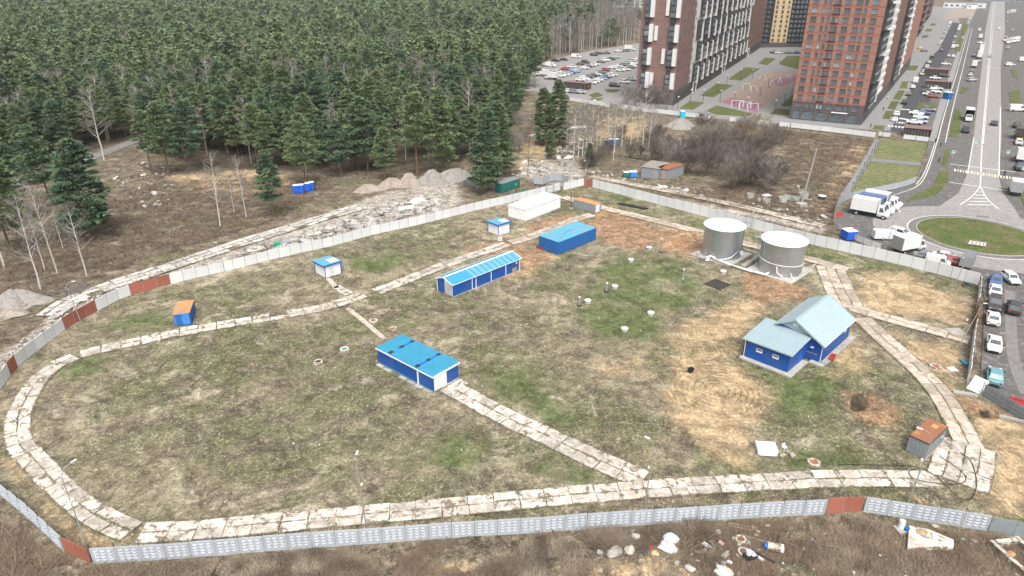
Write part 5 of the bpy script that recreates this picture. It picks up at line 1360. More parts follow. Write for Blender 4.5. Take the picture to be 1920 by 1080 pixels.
def car_parts(kind):
    D = dict(sedan=(4.5, 1.8, 1.45, .93), hatch=(4.05, 1.75, 1.5, .95), suv=(4.65, 1.9, 1.72, 1.05), van=(5.3, 2.0, 2.25, 1.2))[kind]
    Lc, W, Hc, belt = D; h = Lc / 2; w = W / 2
    body = MB(); hood = belt - .06
    if kind == "van":
        loft(body, [(-h, w * .94, .3, 1.1, 2.1, w * .86), (-h + .1, w, .25, 1.1, 2.22, w * .88), (h - 1.6, w, .25, 1.1, 2.25, w * .88), (h - 1.25, w, .25, 1.05, 2.1, w * .85), (h - .75, w * .98, .25, 1.0, 1.25, w * .85), (h - .2, w * .95, .25, .85, 1.0, w * .82), (h, w * .84, .35, .75, .85, w * .7)])
        cab = None
    else:
        tail = belt + .04
        loft(body, [(-h, w * .86, .4, .7, tail - .12, w * .74), (-h + .15, w * .96, .25, .78, tail, w * .84), (-h * .5, w, .22, .8, belt, w * .9), (0, w, .22, .8, belt, w * .9), (h * .42, w, .22, .78, belt - .02, w * .88), (h - .25, w * .95, .25, .7, hood - .12, w * .82), (h, w * .82, .38, .62, .7, w * .7)])
        x0, x1, r0, r1 = dict(sedan=(-1.65, 1.05, -1.0, .3), hatch=(-1.95, 1.0, -1.6, .25), suv=(-2.2, 1.05, -1.95, .3))[kind]
        wb, wt = w * .88, w * .72
        body.add([(x0, -wb, belt - .03), (x1, -wb, belt - .03), (x1, wb, belt - .03), (x0, wb, belt - .03), (r0, -wt, Hc - .05), (r1, -wt, Hc - .05), (r1, wt, Hc - .05), (r0, wt, Hc - .05), (r0 + .2, -wt * .8, Hc), (r1 - .2, -wt * .8, Hc), (r1 - .2, wt * .8, Hc), (r0 + .2, wt * .8, Hc)],
                 [(0, 1, 5, 4), (1, 2, 6, 5), (2, 3, 7, 6), (3, 0, 4, 7), (4, 5, 9, 8), (5, 6, 10, 9), (6, 7, 11, 10), (7, 4, 8, 11), (8, 9, 10, 11)])
    gl = MB()
    def lerp(a, b_, t): return tuple(a[i] + (b_[i] - a[i]) * t for i in range(3))
    def pane(q, mx=.08, mz=.12, out=.012):
        a, b_, c, d = q
        A = lerp(lerp(a, b_, mx), lerp(d, c, mx), mz); B = lerp(lerp(a, b_, 1 - mx), lerp(d, c, 1 - mx), mz); C = lerp(lerp(a, b_, 1 - mx), lerp(d, c, 1 - mx), 1 - mz); Dd = lerp(lerp(a, b_, mx), lerp(d, c, mx), 1 - mz)
        n = np.cross(np.subtract(B, A), np.subtract(C, A)); n = n / np.linalg.norm(n) * out
        gl.add([np.add(p, n) for p in (A, B, C, Dd)], [(0, 1, 2, 3)])
    if kind == "van":
        pane([(h - .75, -w * .85, 1.25), (h - .75, w * .85, 1.25), (h - 1.25, w * .85, 2.1), (h - 1.25, -w * .85, 2.1)])
        for s in (-1, 1):
            q = [(h - 2.2, s * w, 1.12), (h - 1.0, s * w, 1.06), (h - 1.35, s * w * .9, 2.0), (h - 2.2, s * w * .9, 2.05)]; pane(q if s < 0 else [q[1], q[0], q[3], q[2]], out=.03)
    else:
        pane([(x1, -wb, belt), (x1, wb, belt), (r1, wt, Hc - .05), (r1, -wt, Hc - .05)]); pane([(x0, wb, belt), (x0, -wb, belt), (r0, -wt, Hc - .05), (r0, wt, Hc - .05)])
        xm, rm = (x0 + x1) / 2 - .05, (r0 + r1) / 2 - .05
        for a, b_, c, d in (((x0), (xm), (rm), (r0)), ((xm), (x1), (r1), (rm))):
            q = [(a, -wb, belt), (b_, -wb, belt), (c, -wt, Hc - .05), (d, -wt, Hc - .05)]; pane(q); pane([(p[0], -p[1], p[2]) for p in (q[1], q[0], q[3], q[2])])
    wh = [wheel_mb(x, y) for x in (-h * .6, h * .62) for y in (-w + .08, w - .08)]
    z1 = .72 if kind != "van" else .85
    heads = [MB().rbox(h - .12, s * w * .62, z1 - .1, .2, .32, .14, -s * .3) for s in (-1, 1)]; tails = [MB().rbox(-h + .05, s * w * .66, z1, .16, .3, .16, s * .2) for s in (-1, 1)]
    trim = MB(); trim.box(h - .06, -w * .6, .38, h + .03, w * .6, .5); trim.box(-h - .03, -w * .5, .4, -h + .06, w * .5, .55)
    for s in (-1, 1):
        xx = (x1 - .25) if kind != "van" else h - 1.0
        trim.box(xx, s * (w + .02) - .09, belt + .02, xx + .16, s * (w + .02) + .09, belt + .16)
    return body, gl, wh, heads, tails, trim
def truck_parts(kind):
    """box truck: cargo box, cab, chassis; 'tilt' has a tarpaulin body"""
    Lb, Wb, Hb = (4.3, 2.15, 2.15) if kind != "long" else (6.2, 2.4, 2.5)
    box = MB().box(-Lb / 2 - 1.0, -Wb / 2, .95, Lb / 2 - 1.0, Wb / 2, .95 + Hb)
    rib = MB()
    for x in (-Lb / 2 - 1.0, Lb / 2 - 1.06): rib.box(x - .03, -Wb / 2 - .03, .92, x + .06, Wb / 2 + .03, .95 + Hb + .03)
    xe = Lb / 2 - 1.0
    cab = MB(); loft(cab, [(xe + .08, .95, .45, 1.2, 2.1, .82), (xe + .9, .97, .4, 1.15, 2.15, .8), (xe + 1.25, .97, .4, 1.1, 1.35, .85), (xe + 1.75, .92, .4, .95, 1.1, .78), (xe + 1.9, .8, .5, .8, .9, .66)])
    gl = MB().add([(xe + 1.27, -.76, 1.36), (xe + 1.27, .76, 1.36), (xe + .95, .72, 2.08), (xe + .95, -.72, 2.08)], [(0, 1, 2, 3)])
    for s in (-1, 1):
        q = [(xe + .35, s * .985, 1.3), (xe + 1.1, s * .985, 1.25), (xe + .85, s * .87, 1.98), (xe + .35, s * .87, 1.98)]; gl.add(q, [(0, 1, 2, 3) if s < 0 else (3, 2, 1, 0)])
    ch = MB().box(-Lb / 2 - .95, -.45, .5, xe + .6, .45, .92)
    wh = [wheel_mb(x, y, .38, .25) for x in (-Lb / 2 + .1, xe + 1.15) for y in (-.85, .85)]
    return box, rib, cab, gl, ch, wh
CM = {}
def get_car(kind):
    if kind in CM: return CM[kind]
    if kind in ("truck", "long", "tilt"):
        box, rib, cab, gl, ch, wh = truck_parts(kind)
        P = dict(cargo_box=(box.mesh("cargo_box", ["car_paint"])), box_trim=MB().merge(rib).mesh("box_trim", ["galvanised"]), cab=cab.mesh("cab", ["car_paint"]), windows=[MB().add([gl.v[q] for q in f], [tuple(range(len(f)))]).mesh("window", ["car_glass"]) for f in gl.f], chassis=ch.mesh("chassis", ["black_rubber"]))
        W = [(a.mesh("wheel", ["black_rubber"]), b_.mesh("rim", ["galvanised"])) for a, b_ in wh]
        one = MB().merge(box, 0).merge(cab, 0).merge(rib, 0).merge(gl, 1).merge(ch, 2)
        for a, b_ in wh: one.merge(a, 2)
    else:
        body, gl, wh, hd, tl, tr = car_parts(kind)
        P = dict(body=body.mesh("body", ["car_paint"]), windows=[MB().add([gl.v[q] for q in f], [tuple(range(len(f)))]).mesh("window", ["car_glass"]) for f in gl.f], trims=[MB().add(tr.v[8 * q:8 * q + 8], [tuple(z - 8 * q for z in f) for f in tr.f[6 * q:6 * q + 6]]).mesh("trim", ["black_rubber"]) for q in range(4)])
        P["hl"] = [x.mesh("headlight", ["lamp_clear"]) for x in hd]; P["tl"] = [x.mesh("tail_light", ["lamp_red"]) for x in tl]
        W = [(a.mesh("wheel", ["black_rubber"]), b_.mesh("rim", ["galvanised"])) for a, b_ in wh]
        one = MB().merge(body, 0).merge(gl, 1).merge(tr, 2)
        for a, b_ in wh: one.merge(a, 2)
        for a in tl: one.merge(a, 3)
    CM[kind] = (P, W, one.mesh("car", ["car_paint", "car_glass", "black_rubber", "lamp_red"]))
    return CM[kind]
CATN = dict(sedan="car", hatch="car", suv="car", van="van", truck="truck", long="truck", tilt="truck")
def vehicle(kind, px, head, col, label, near=False, group=None, scale=1.08, boxcol=None, z=.06):
    P, W, one = get_car(kind); p = G(*px); c = (*CARCOL[col], 1)
    nm = {"car": "parked_car", "van": "parked_van", "truck": "box_truck"}[CATN[kind]]
    if not near:
        o = put(nm, one, None, (p[0], p[1], z), radians(head)); o.color = c; o.scale = (scale,) * 3; return tag(o, label, CATN[kind], group)
    t = thing(nm, label, CATN[kind], (p[0], p[1], z), radians(head), group); t.scale = (scale,) * 3
    for k, me in P.items():
        if k == "hl":
            for m_ in me: put("headlight", m_, t)
        elif k == "windows":
            for m_ in me: put("window", m_, t)
        elif k == "trims":
            for q, m_ in enumerate(me): put("bumper" if q < 2 else "mirror", m_, t)
        elif k == "tl":
            for m_ in me: put("tail_light", m_, t)
        else:
            o = put(k, me, t); o.color = (*CARCOL[boxcol], 1) if (boxcol and k == "cargo_box") else c
    for a, b_ in W: o = put("wheel", a, t); put("rim", b_, o)
    return t
# along the street beside the east fence
dn = degs = math.degrees(atan2(*(G(1863, 700) - G(1863, 540))[::-1]))
for kd, px, hd, col, lab in (("sedan", (1865, 533), dn, "blue", "blue car at the head of the row beside the east fence"), ("sedan", (1864, 552), dn, "white", "white car second in the row beside the east fence"), ("suv", (1863, 577), dn, "black", "black off-road car in the row beside the east fence"),
                             ("sedan", (1860, 603), dn + 180, "white", "white car behind the black off-road car beside the fence"), ("sedan", (1862, 652), dn, "white", "white car parked alone in the middle of the fence row"), ("sedan", (1863, 713), dn + 180, "teal", "old teal car at the end of the fence row"),
                             ("hatch", (1893, 528), dn + 25, "white", "white hatchback driving off the roundabout into the side street"), ("suv", (1899, 583), dn + 178, "black", "black car driving up the side street"),
                             ("suv", (1688, 444), -50, "white", "white off-road car parked beside the white trailer"), ("sedan", (1772, 487), -35, "white", "white car parked behind the far fence near the corner"), ("sedan", (1736, 487), -35, "grey", "dark grey car half hidden behind the far fence"), ("hatch", (1790, 497), -32, "red", "small red car half hidden beside the tarpaulin truck")):
    vehicle(kd, px, hd, col, lab, True, "vehicles around the roundabout", 1.2)
vehicle("truck", (1630, 405), -38, "white", "white box truck nearest in the row by the blue fence", True, "trucks by the blue-grey fence", 1.45)
vehicle("truck", (1641, 398), -38, "white", "box truck with a blue cargo box between two white ones", True, "trucks by the blue-grey fence", 1.4, boxcol="blue")
vehicle("truck", (1651, 391), -38, "white", "white box truck behind the blue one", True, "trucks by the blue-grey fence", 1.4)
vehicle("van", (1668, 386), -38, "white", "white van at the back of the truck row", True, "trucks by the blue-grey fence", 1.1)
vehicle("truck", (1703, 472), 22, "white", "long white truck parked directly behind the far fence", True, "trucks by the far fence", 1.3)
vehicle("truck", (1812, 500), 50, "grey", "truck with dark tarpaulin body at the fence corner", True, "trucks by the far fence", 1.05)
vehicle("truck", (1901, 362), 60, "white", "white box truck parked right of the zebra crossing", True, "trucks beside the main road", 1.3)
t = thing("trailer", "white box trailer parked beside the off-road car", "trailer", G(1655, 449), radians(-5))
MB().box(-2.4, -1.0, .5, 2.2, 1.0, 2.3).build("box", "white_panel", t); MB().box(2.2, -.08, .5, 3.3, .08, .6).build("drawbar", "dark_steel", t); MB().box(-.6, -1.05, 1.1, .9, -1.003, 1.9).build("hatch", "white_paint", t)
for y in (-.95, .95): a, b_ = wheel_mb(-.3, y); o = a.build("wheel", "black_rubber", t); b_.build("rim", "galvanised", o)
vehicle("van", (1757, 496), -35, "white", "small white van half hidden behind the far fence", True, "vehicles around the roundabout", .9)
ORD = "first second third fourth fifth sixth seventh eighth ninth tenth eleventh twelfth thirteenth fourteenth fifteenth sixteenth".split()
def rows_of(name, conv, lst, place, group, head):
    for i, it in enumerate(sorted(lst, key=lambda q: q[1])):
        kd, x, y, col = it[:4]; hd = it[4] if len(it) > 4 else head
        nm = {"car": "car", "van": "van", "truck": "truck"}[CATN[kd]]
        vehicle(kd, conv(x, y), hd, col, f"{col.replace('_', ' ')} {nm}, {ORD[i]} from the left {place}", False, group, 1.32)
cp = lambda x, y: (1000 + x / 8.309, 70 + (y + 18) / 8.309)
rows_of("r1", cp, [("sedan", 345, 360, "black"), ("sedan", 475, 345, "navy"), ("van", 670, 305, "white"), ("suv", 945, 270, "black"), ("suv", 1012, 245, "black"), ("sedan", 1078, 245, "grey"), ("sedan", 1142, 240, "brown"), ("sedan", 1320, 210, "white"), ("sedan", 1440, 208, "grey"), ("truck", 1505, 190, "white")], "in the car park row by the birches", "cars in the car park", -25)
rows_of("r2", cp, [("sedan", 200, 425, "white"), ("van", 270, 445, "white"), ("sedan", 500, 495, "red"), ("sedan", 600, 460, "white"), ("hatch", 690, 500, "pale_blue"), ("sedan", 735, 415, "brown"), ("sedan", 805, 478, "white"), ("suv", 812, 388, "black"), ("sedan", 868, 450, "grey"), ("sedan", 920, 433, "white"), ("sedan", 968, 418, "white"), ("sedan", 1060, 380, "grey"), ("suv", 1130, 355, "white"), ("sedan", 1220, 335, "green"), ("sedan", 1295, 308, "mint")], "in the second car park row", "cars in the car park", -25)
rows_of("r3", cp, [("truck", 140, 590, "white", 150), ("truck", 270, 640, "white", 150), ("sedan", 330, 560, "grey"), ("sedan", 372, 535, "white"), ("suv", 430, 602, "white"), ("sedan", 500, 582, "white"), ("sedan", 548, 562, "pale_blue"), ("sedan", 603, 548, "blue"), ("sedan", 660, 530, "pale_blue")], "in the third car park row", "cars in the car park", -25)
rows_of("r4", cp, [("sedan", 735, 665, "white"), ("suv", 800, 648, "white"), ("sedan", 868, 612, "grey"), ("sedan", 938, 594, "black"), ("sedan", 992, 578, "white"), ("sedan", 1060, 545, "grey"), ("hatch", 1130, 510, "red"), ("sedan", 1230, 472, "white"), ("sedan", 1318, 450, "white"), ("sedan", 1398, 430, "grey"), ("sedan", 1455, 392, "silver"), ("suv", 1540, 370, "silver"), ("sedan", 1612, 340, "white")], "in the fourth car park row", "cars in the car park", -25)
rows_of("r5", cp, [("suv", 905, 712, "white"), ("sedan", 962, 692, "white"), ("sedan", 1020, 668, "white"), ("sedan", 1075, 645, "pale_blue"), ("sedan", 1130, 622, "blue"), ("sedan", 1182, 602, "white"), ("sedan", 1235, 584, "white"), ("sedan", 1355, 515, "white"), ("suv", 1440, 503, "white"), ("sedan", 1520, 465, "grey"), ("van", 1590, 450, "white")], "in the fifth car park row", "cars in the car park", -25)
rows_of("r6", cp, [("sedan", 540, 842, "white"), ("sedan", 640, 855, "grey"), ("hatch", 742, 860, "silver"), ("suv", 1265, 755, "black"), ("suv", 1420, 700, "white"), ("sedan", 1525, 655, "silver"), ("sedan", 1585, 640, "white")], "in the car park row nearest the camera", "cars in the car park", -25)
vehicle("sedan", (1116, 194), -8, "white", "white car just behind the low mesh fence", False, "cars in the car park", 1.12)
sp = lambda x, y: (1620 + x / 6, 90 + (y + 8) / 6)
rows_of("s1", sp, [("sedan", 343, 820, "white", 60), ("sedan", 365, 755, "white", 60), ("suv", 450, 620, "black", 60), ("sedan", 500, 525, "grey", 60), ("sedan", 548, 448, "white", 60), ("van", 577, 382, "white", 60), ("sedan", 650, 298, "white", 60), ("sedan", 672, 270, "white", 60), ("suv", 705, 218, "white", 60), ("sedan", 730, 165, "white", 60), ("suv", 762, 100, "black", 60)], "along the pavement of the orange tower", "cars along the service street", 60)
rows_of("s2", sp, [("sedan", 560, 848, "white"), ("sedan", 585, 745, "white"), ("hatch", 630, 838, "pale_blue"), ("sedan", 632, 790, "white"), ("sedan", 665, 740, "blue"), ("suv", 722, 705, "grey"), ("sedan", 718, 500, "black"), ("sedan", 725, 528, "white"), ("sedan", 745, 440, "white"), ("hatch", 772, 552, "red"), ("suv", 790, 500, "white"), ("sedan", 800, 345, "white"), ("sedan", 815, 462, "white"), ("suv", 830, 430, "white"), ("suv", 895, 318, "black"), ("sedan", 920, 185, "white")], "in the bays of the service street", "cars along the service street", -29)
tp = lambda x, y: (1760 + x / 9.82, (y + 12) / 9.82)
rows_of("s3", tp, [("sedan", 10, 812, "white"), ("sedan", 40, 772, "white"), ("hatch", 50, 935, "navy"), ("sedan", 65, 692, "silver"), ("sedan", 112, 602, "white"), ("sedan", 143, 545, "silver"), ("sedan", 170, 492, "white"), ("van", 205, 432, "white")], "in the far pavement row of the wet street", "cars along the far street", 59)
rows_of("s4", tp, [("sedan", 180, 1042, "silver"), ("van", 260, 880, "white"), ("sedan", 262, 1045, "white"), ("sedan", 270, 792, "silver"), ("suv", 300, 690, "silver"), ("suv", 330, 862, "white"), ("van", 362, 548, "white"), ("van", 382, 492, "white")], "in the far bays of the wet street", "cars along the far street", 59)
rows_of("s5", tp, [("suv", 640, 1035, "navy"), ("van", 745, 560, "white"), ("truck", 745, 1035, "white"), ("truck", 760, 705, "white"), ("sedan", 770, 792, "white", 0), ("truck", 785, 900, "white"), ("van", 768, 968, "white")], "on the strip left of the far main road", "vehicles beside the main road", 58)
np_ = lambda x, y: (1740 + x / 6, 90 + (y + 12) / 6)
rows_of("s6", np_, [("suv", 420, 935, "black", -121), ("long", 448, 800, "white", -121), ("sedan", 474, 302, "white", 58), ("sedan", 490, 262, "grey", 58), ("suv", 487, 362, "silver", 20), ("truck", 515, 205, "white", 58), ("sedan", 570, 152, "silver", 58), ("truck", 575, 105, "white", 58), ("van", 596, 40, "white", 58)], "on the strip left of the near main road", "vehicles beside the main road", 58)
rows_of("s7", np_, [("sedan", 698, 92, "silver", -122), ("sedan", 740, 855, "navy", 58)], "driving on the main road", "moving cars", 58)
vehicle("van", tp(1105, 530), -122, "white", "white van driving down the far main road", False, "moving cars", 1.12); vehicle("sedan", tp(575, 345), 0, "white", "white car crossing the far junction", False, "moving cars", 1.12); vehicle("sedan", tp(1130, 105), -122, "silver", "silver car beyond the far junction", False, "moving cars", 1.12)
rows_of("s8", np_, [("suv", 915, 190, "white", 0), ("truck", 1015, 1000, "black", 58), ("van", 1000, 700, "white", -12), ("suv", 995, 882, "black", 58), ("sedan", 1012, 1060, "yellow", 58), ("van", 1070, 140, "white", 0), ("suv", 1085, 700, "white", -12)], "on the right side of the main road", "vehicles right of the main road", 58)
zp = lambda x, y: (1540 + x / 4, 230 + (y + 10) / 4)
rows_of("s9", zp, [("sedan", 1475, 152, "white"), ("truck", 1488, 275, "white"), ("suv", 1484, 342, "navy")], "in the row above the zebra crossing", "vehicles right of the main road", 58)
rows_of("s10", tp, [("truck", 1215, 750, "white", -122), ("suv", 1255, 412, "silver", 58), ("suv", 1265, 892, "silver", 58), ("truck", 1270, 790, "white", -122), ("long", 1275, 240, "white", -122), ("truck", 1330, 775, "white", -122), ("long", 1335, 230, "white", -122), ("suv", 1355, 562, "silver", 58), ("long", 1390, 225, "white", -122), ("truck", 1390, 765, "white", -122), ("truck", 1450, 755, "white", -122)], "in the lorry yard right of the far road", "lorries beside the far road", 58)
rows_of("s11", lambda x, y: (1180 + x / 4.908, (y + 6) / 4.908), [("sedan", 1330, 485, "black"), ("sedan", 1370, 490, "white"), ("sedan", 1460, 488, "grey"), ("sedan", 1545, 490, "blue")], "in front of the yellow block", "cars in the courtyard", 0)
vehicle("sedan", (1732, 97), -10, "navy", "dark blue car beside a yellow car in the beds of the orange tower", False, None, 1.1); vehicle("sedan", (1725, 92), 20, "yellow", "yellow car in the beds of the orange tower", False, None, 1.1)

# ================================================================== signs, fences and street furniture
def mesh_fence(name, label, pts, h=1.9, l=3.0, mat="white_panel", group=None, sheet_p=.6):
    c = sum(pts) / len(pts); root = thing(name, label, "fence", (c[0], c[1], 0), group=group); st = resample(pts, l)
    key = ("mf", l, h, mat)
    if key not in PANEL:
        PANEL[key] = MB().box(-l / 2 + .06, -.02, .3, l / 2 - .06, .02, h - .15).mesh("panel", [mat]); PANEL[("mfp", h)] = MB().box(-.05, -.05, 0, .05, .05, h + .1).mesh("post", ["pole_grey"])
        PANEL[("mfr", l, h)] = MB().box(-l / 2, -.03, h - .12, l / 2, .03, h - .06).box(-l / 2, -.03, .2, l / 2, .03, .26).mesh("rail", ["pole_grey"])
    for a, b_ in zip(st[:-1], st[1:]):
        m_ = (a + b_) / 2 - c; d = b_ - a; r_ = atan2(d[1], d[0])
        if random.random() < sheet_p: put("panel", PANEL[key], root, (m_[0], m_[1], 0), r_)
        put("rail", PANEL[("mfr", l, h)], root, (m_[0], m_[1], 0), r_); put("post", PANEL[("mfp", h)], root, (a[0] - c[0], a[1] - c[1], 0), r_)
    return root
mesh_fence("low_fence", "pale panel fence between the bare trees and the brown block", GL([(1068, 190), (1130, 200), (1180, 207), (1280, 219), (1400, 232), (1480, 240)]), 2.2, 4.0, "white_panel", sheet_p=.8)
mesh_fence("site_fence", "white panel fence in front of the orange tower", GL([(1482, 240), (1560, 249), (1640, 259)]), 2.3, 4.0, sheet_p=1.0)
mesh_fence("street_end_fence", "white panel fence closing the service street", GL([(1646, 256), (1690, 261), (1740, 267)]), 2.0, 4.0, sheet_p=.85)
mesh_fence("curved_sheet_fence", "curved blue-grey sheet fence round the lawn plots", smooth_line(GL([(1564, 404), (1567, 391), (1580, 380), (1602, 371), (1652, 361), (1695, 352), (1716, 343)]), 2), 2.1, 2.5, "container_steel" if "container_steel" in MATS else "grey_relief", sheet_p=1.0)
mesh_fence("lawn_railing", "thin railing along the lawn plots", smooth_line(GL([(1718, 341), (1728, 318), (1736, 292), (1742, 268)]), 1), 1.2, 3.0, "pole_grey", sheet_p=0)
mesh_fence("truck_yard_fence", "white panel fence curving behind the red barriers", smooth_line(GL([(1563, 408), (1563, 420), (1575, 434), (1600, 451), (1628, 463), (1650, 470)]), 2), 1.8, 2.2, "white_panel", sheet_p=.8)
for lab, px, r_ in (("red plastic barrier near the blue cabin", (1592, 433), -.1), ("red plastic barrier at the bend of the panel fence", (1571, 406), .5), ("red plastic barrier at the lower right street edge", (1914, 758), -.5)):
    t = thing("road_barrier", lab, "barrier", G(*px), r_); mb = MB(); P = [(-1.6, -.3, 0), (1.6, -.3, 0), (1.6, .3, 0), (-1.6, .3, 0), (-1.6, -.15, .45), (1.6, -.15, .45), (1.6, .15, .45), (-1.6, .15, .45), (-1.6, -.12, .85), (1.6, -.12, .85), (1.6, .12, .85), (-1.6, .12, .85)]
    mb.add(P, [(0, 3, 2, 1), (0, 1, 5, 4), (1, 2, 6, 5), (2, 3, 7, 6), (3, 0, 4, 7), (4, 5, 9, 8), (5, 6, 10, 9), (6, 7, 11, 10), (7, 4, 8, 11), (8, 9, 10, 11)]); mb.build("barrier", "plastic_red", t)
def cabin(label, px, mat, r_=0.0, w=1.15, h=2.3, group=None):
    t = thing("portable_toilet", label, "cabin", G(*px), r_, group)
    MB().box(-w / 2, -w / 2, .1, w / 2, w / 2, h - .2).build("wall", mat, t); mb = MB().box(-w / 2 - .04, -w / 2 - .04, h - .2, w / 2 + .04, w / 2 + .04, h - .12); mb.add([(-w / 2, -w / 2, h - .118), (w / 2, -w / 2, h - .118), (w / 2, w / 2, h - .118), (-w / 2, w / 2, h - .118), (-w * .3, 0, h), (w * .3, 0, h)], [(0, 1, 5, 4), (1, 2, 5), (2, 3, 4, 5), (3, 0, 4)]); mb.build("roof", "white_paint", t)
    MB().box(-w * .38, -w / 2 - .03, .2, w * .38, -w / 2 - .003, h - .35).build("door", mat, t); MB().box(-w / 2, -w / 2, 0, w / 2, w / 2, .1).build("base", "dark_steel", t)
cabin("blue cabin with white roof behind the far fence", (1590, 447), "plastic_blue", .2, 2.6)
for k, px in enumerate(((556, 362), (566, 361), (578, 358), (585, 356))): cabin(f"blue portable toilet at the forest edge, {ORD[k]} from the left", px, "plastic_blue", .1, 1.4, 2.5, "blue portable toilets at the forest edge")
cabin("turquoise portable toilet beside the pale gravel heap", (1279, 221), "plastic_cyan", 0, 2.0, 3.0)
for k, px in enumerate(((1138, 274), (1146, 272), (1156, 272))): cabin(f"dark blue cabin among the bare trees, {ORD[k]} from the left", px, "container_blue", .2, 1.6, 2.4, "dark blue cabins among the trees")
cabin("dark green bin beside the light blue one", (1174, 331), "container_teal", 0, 1.7, 1.6); cabin("light blue bin left of the grey sheds", (1187, 331), "container_blue_light", 0, 2.0, 1.8); cabin("blue kiosk at the street closing fence", (1713, 252), "plastic_blue", .4, 2.2, 3.2); cabin("orange and blue kiosk on the pavement by the main road", (1775, 186), "container_blue", .4, 3.0, 3.5)
# chevron board, name board
for lab, px, w, hh, z, m_ in (("white chevron board with red arrows on the roundabout", (1830, 466), 3.2, .75, .6, "white_paint"), ("grey sign board on two posts behind the roundabout", (1838, 419), 2.6, .5, 1.2, "container_grey")):
    t = thing("road_sign", lab, "sign", (*G(*px), .3), radians(-28) if "chevron" in lab else radians(-20)); MB().box(-w / 2, -.03, z, w / 2, .03, z + hh).build("board", m_, t)
    for x in (-w * .35, w * .35): MB().cyl((x, .06, -.2), (x, .06, z + hh), .04).build("post", "pole_grey", t)
    if "chevron" in lab:
        for k in range(4):
            x = -w / 2 + .35 + k * .72; z0 = z + .12; z1 = z + hh - .12; zm = (z0 + z1) / 2; MB().add([(x, -.035, z0), (x + .22, -.035, z0), (x + .45, -.035, zm), (x + .22, -.035, z1), (x, -.035, z1), (x + .2, -.035, zm)], [(0, 1, 2, 5), (5, 2, 3, 4)]).build("arrow", "plastic_red", t)
plain("sign_green", (.55, .75, .35), .5)
for k, (px, lab) in enumerate((((1784, 300), "pedestrian crossing sign left of the zebra crossing"), ((1826, 280), "pedestrian sign in the main road median"), ((1886, 300), "pedestrian crossing sign above the right end of the zebra crossing"), ((1915, 332), "pedestrian crossing sign at the right picture edge"))):
    t = thing("crossing_sign", lab, "sign", G(*px), radians(-32), "pedestrian crossing signs"); MB().cyl((0, .05, 0), (0, .05, 3.1), .05).build("post", "pole_grey", t); MB().box(-.55, -.03, 2.1, .55, .02, 3.2).build("board", "sign_green", t); MB().box(-.38, -.05, 2.28, .38, -.031, 3.02).build("field", "container_blue_light", t)
    MB().add([(-.28, -.055, 2.36), (.28, -.055, 2.36), (0, -.055, 2.9)], [(0, 1, 2)]).build("triangle", "white_paint", t)
for k, px in enumerate(((1270, 205), (1294, 190), (1318, 190), (1345, 176), (1362, 160), (1388, 150), (1350, 192), (1376, 195), (1400, 206), (1425, 180), (1440, 165), (1452, 212), (1470, 196), (1483, 186), (1410, 150))):
    p = G(*px); t = thing("garden_lamp", f"thin dark lamp post in the courtyard, {ORD[k]} counted from the brown block", "lamp post", p, 0, "courtyard lamps"); MB().cyl((0, 0, 0), (0, 0, 5.2), .12, .1, 5).build("pole", "dark_steel", t); MB().lathe([(.1, 5.2), (.4, 5.3), (.4, 5.6), (.02, 5.8)], 8).build("lamp_head", "white_panel", t)
for k in range(9):
    p = G(1595 + k * 7.2, 366 - k * 13.2); t = thing("thin_post", f"thin dark post beside the lawn walkway, {ORD[k]} from below", "post", p, 0, "posts along the lawn walkway"); MB().cyl((0, 0, 0), (.15, 0, 3.6), .09, .07, 5).build("pole", "dark_steel", t); MB().box(-.1, -.12, 3.5, .4, .12, 3.64).build("head", "dark_steel", t)
# playground frames
random.seed(3)
for k, px in enumerate(((1382, 201), (1396, 204), (1410, 207), (1398, 168), (1412, 172), (1446, 162), (1462, 156), (1478, 150), (1430, 150))):
    t = thing("play_frame", f"white tubular play frame on the playground, {ORD[k]} counted from the near left", "play frame", G(*px), radians(-20 + 15 * k), "play frames"); w = 2.5
    for x in (-w, w):
        for s in (-1, 1): MB().beam((x, s * 1.0, 0), (x, 0, 3.0), .16).build("leg", "white_paint", t)
    MB().beam((-w, 0, 3.0), (w, 0, 3.0), .16).build("crossbar", "white_paint", t)
    for x in (-1, 1): MB().box(x - .25, -.12, .6, x + .25, .12, .68).build("seat", "dark_steel", t); MB().beam((x, 0, .68), (x, 0, 3), .05).build("chain", "dark_steel", t)
